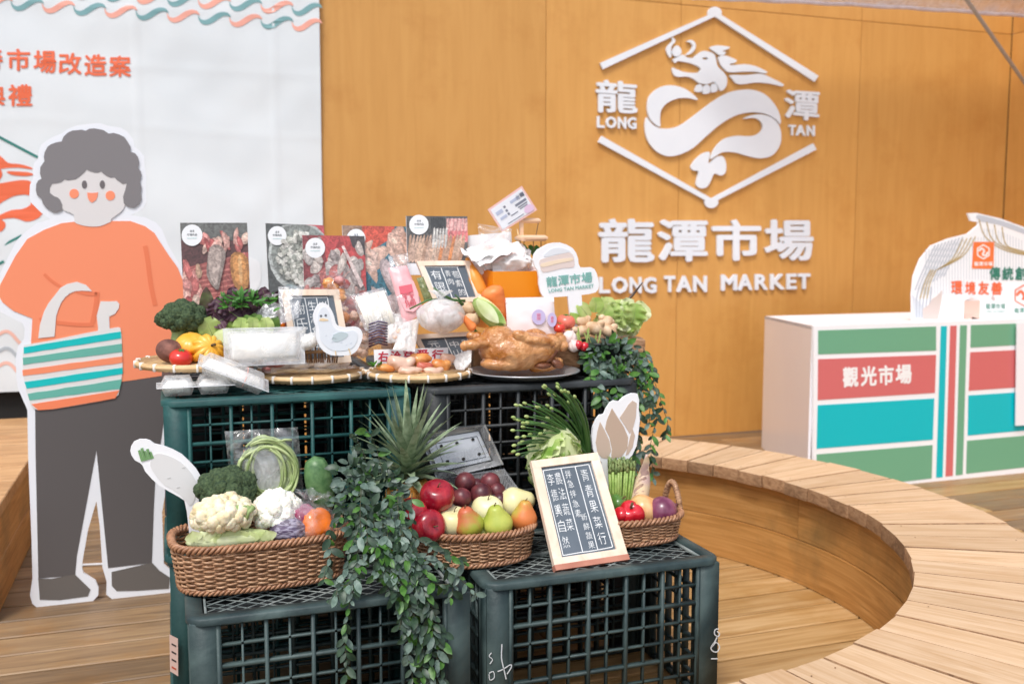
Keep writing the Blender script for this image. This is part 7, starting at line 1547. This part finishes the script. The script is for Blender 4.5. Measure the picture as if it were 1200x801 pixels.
st.append(S((745, 420, 2.5), (765, 440, 2.42), (775, 470, 2.40), (783, 498, 2.40), (780, 512, 2.4))); st.append(S((740, 430, 2.5), (755, 460, 2.42), (770, 490, 2.4), (762, 520, 2.4), (765, 560, 2.4))); st.append(S((738, 430, 2.5), (748, 480, 2.41), (742, 530, 2.4), (738, 575, 2.36))); st.append(S((735, 420, 2.5), (758, 425, 2.45), (770, 440, 2.43)))
k = mpp(onY(715, 420, 2.5))
ivy('smaller ivy trailing from the black pot down the right end of the upper crates', onY(715, 430, 2.5), st, [(onY(715, 415, 2.50), (34 * k, .045, 18 * k), 120), (onY(735, 440, 2.45), (24 * k, .04, 22 * k), 60)], (.3, .45, .25), 300, 8, 1.0)

# meat bags filling the middle of the upper crates
for i, (x, y, lab, ms) in enumerate(((432, 384, 'bag of white and pink pieces under the white noodles', ('boxfood', 'meat_pale')), (448, 396, 'bag of peach pieces above the left end of the red-lettered card', ('meat_pale', 'meat_org')), (476, 356, 'bag of reddish dried meat below the pink packet', ('redmeat', 'meat_pale')), (404, 362, 'small bag of peach-coloured meat pieces beside the white duck board', ('meat_pale', 'meat_org')), (421, 402, 'bag of pale pink pieces right of the white duck board', ('meat_pale', 'meat_pale')), (396, 340, 'brown strips of dried meat between the chalkboard and the noodles', ('meat_org', 'redmeat')))):
    c = onY(x, y, 2.66); k = mpp(c); t = thing('meat_bag', lab, 'bag of meat', c); 
    for j in range(7): MB().ball(c + V((U(-11, 11) * k, U(-.01, .01), U(-13, 13) * k)), V((U(5, 8), 5, U(4, 7))) * k, 3, nz_fn(2.5, .3, j + i)).build('piece', M[ms[j % 2]], t, 2)
    mb = MB(); bagshape(mb, c, 17 * k, 12 * k, 19 * k, .2, i, 22, 14, .2); mb.build('bag', M['film_thin'], t, 2)

# loose film sheets and small packs lying between the boards
for q, Y, lab, w_ in (([(372, 340), (398, 336), (402, 362), (378, 366)], 2.72, 'creased clear sheet over the top right of the duck chalkboard', 'film_thin'), ([(326, 336), (356, 334), (350, 372), (328, 380)], 2.585, 'creased clear bag over the left edge of the duck chalkboard', 'film'), ([(455, 300), (478, 296), (482, 330), (460, 334)], 2.72, 'clear bag bulging in front of the turquoise photo', 'film'), ([(560, 262), (600, 268), (596, 288), (562, 290)], 2.70, 'thin clear sheet on top of the napkins', 'film_thin')):
    pack('film_sheet', lab, 'plastic sheet', q, Y, .02, w_, None, q[0][0] % 17)
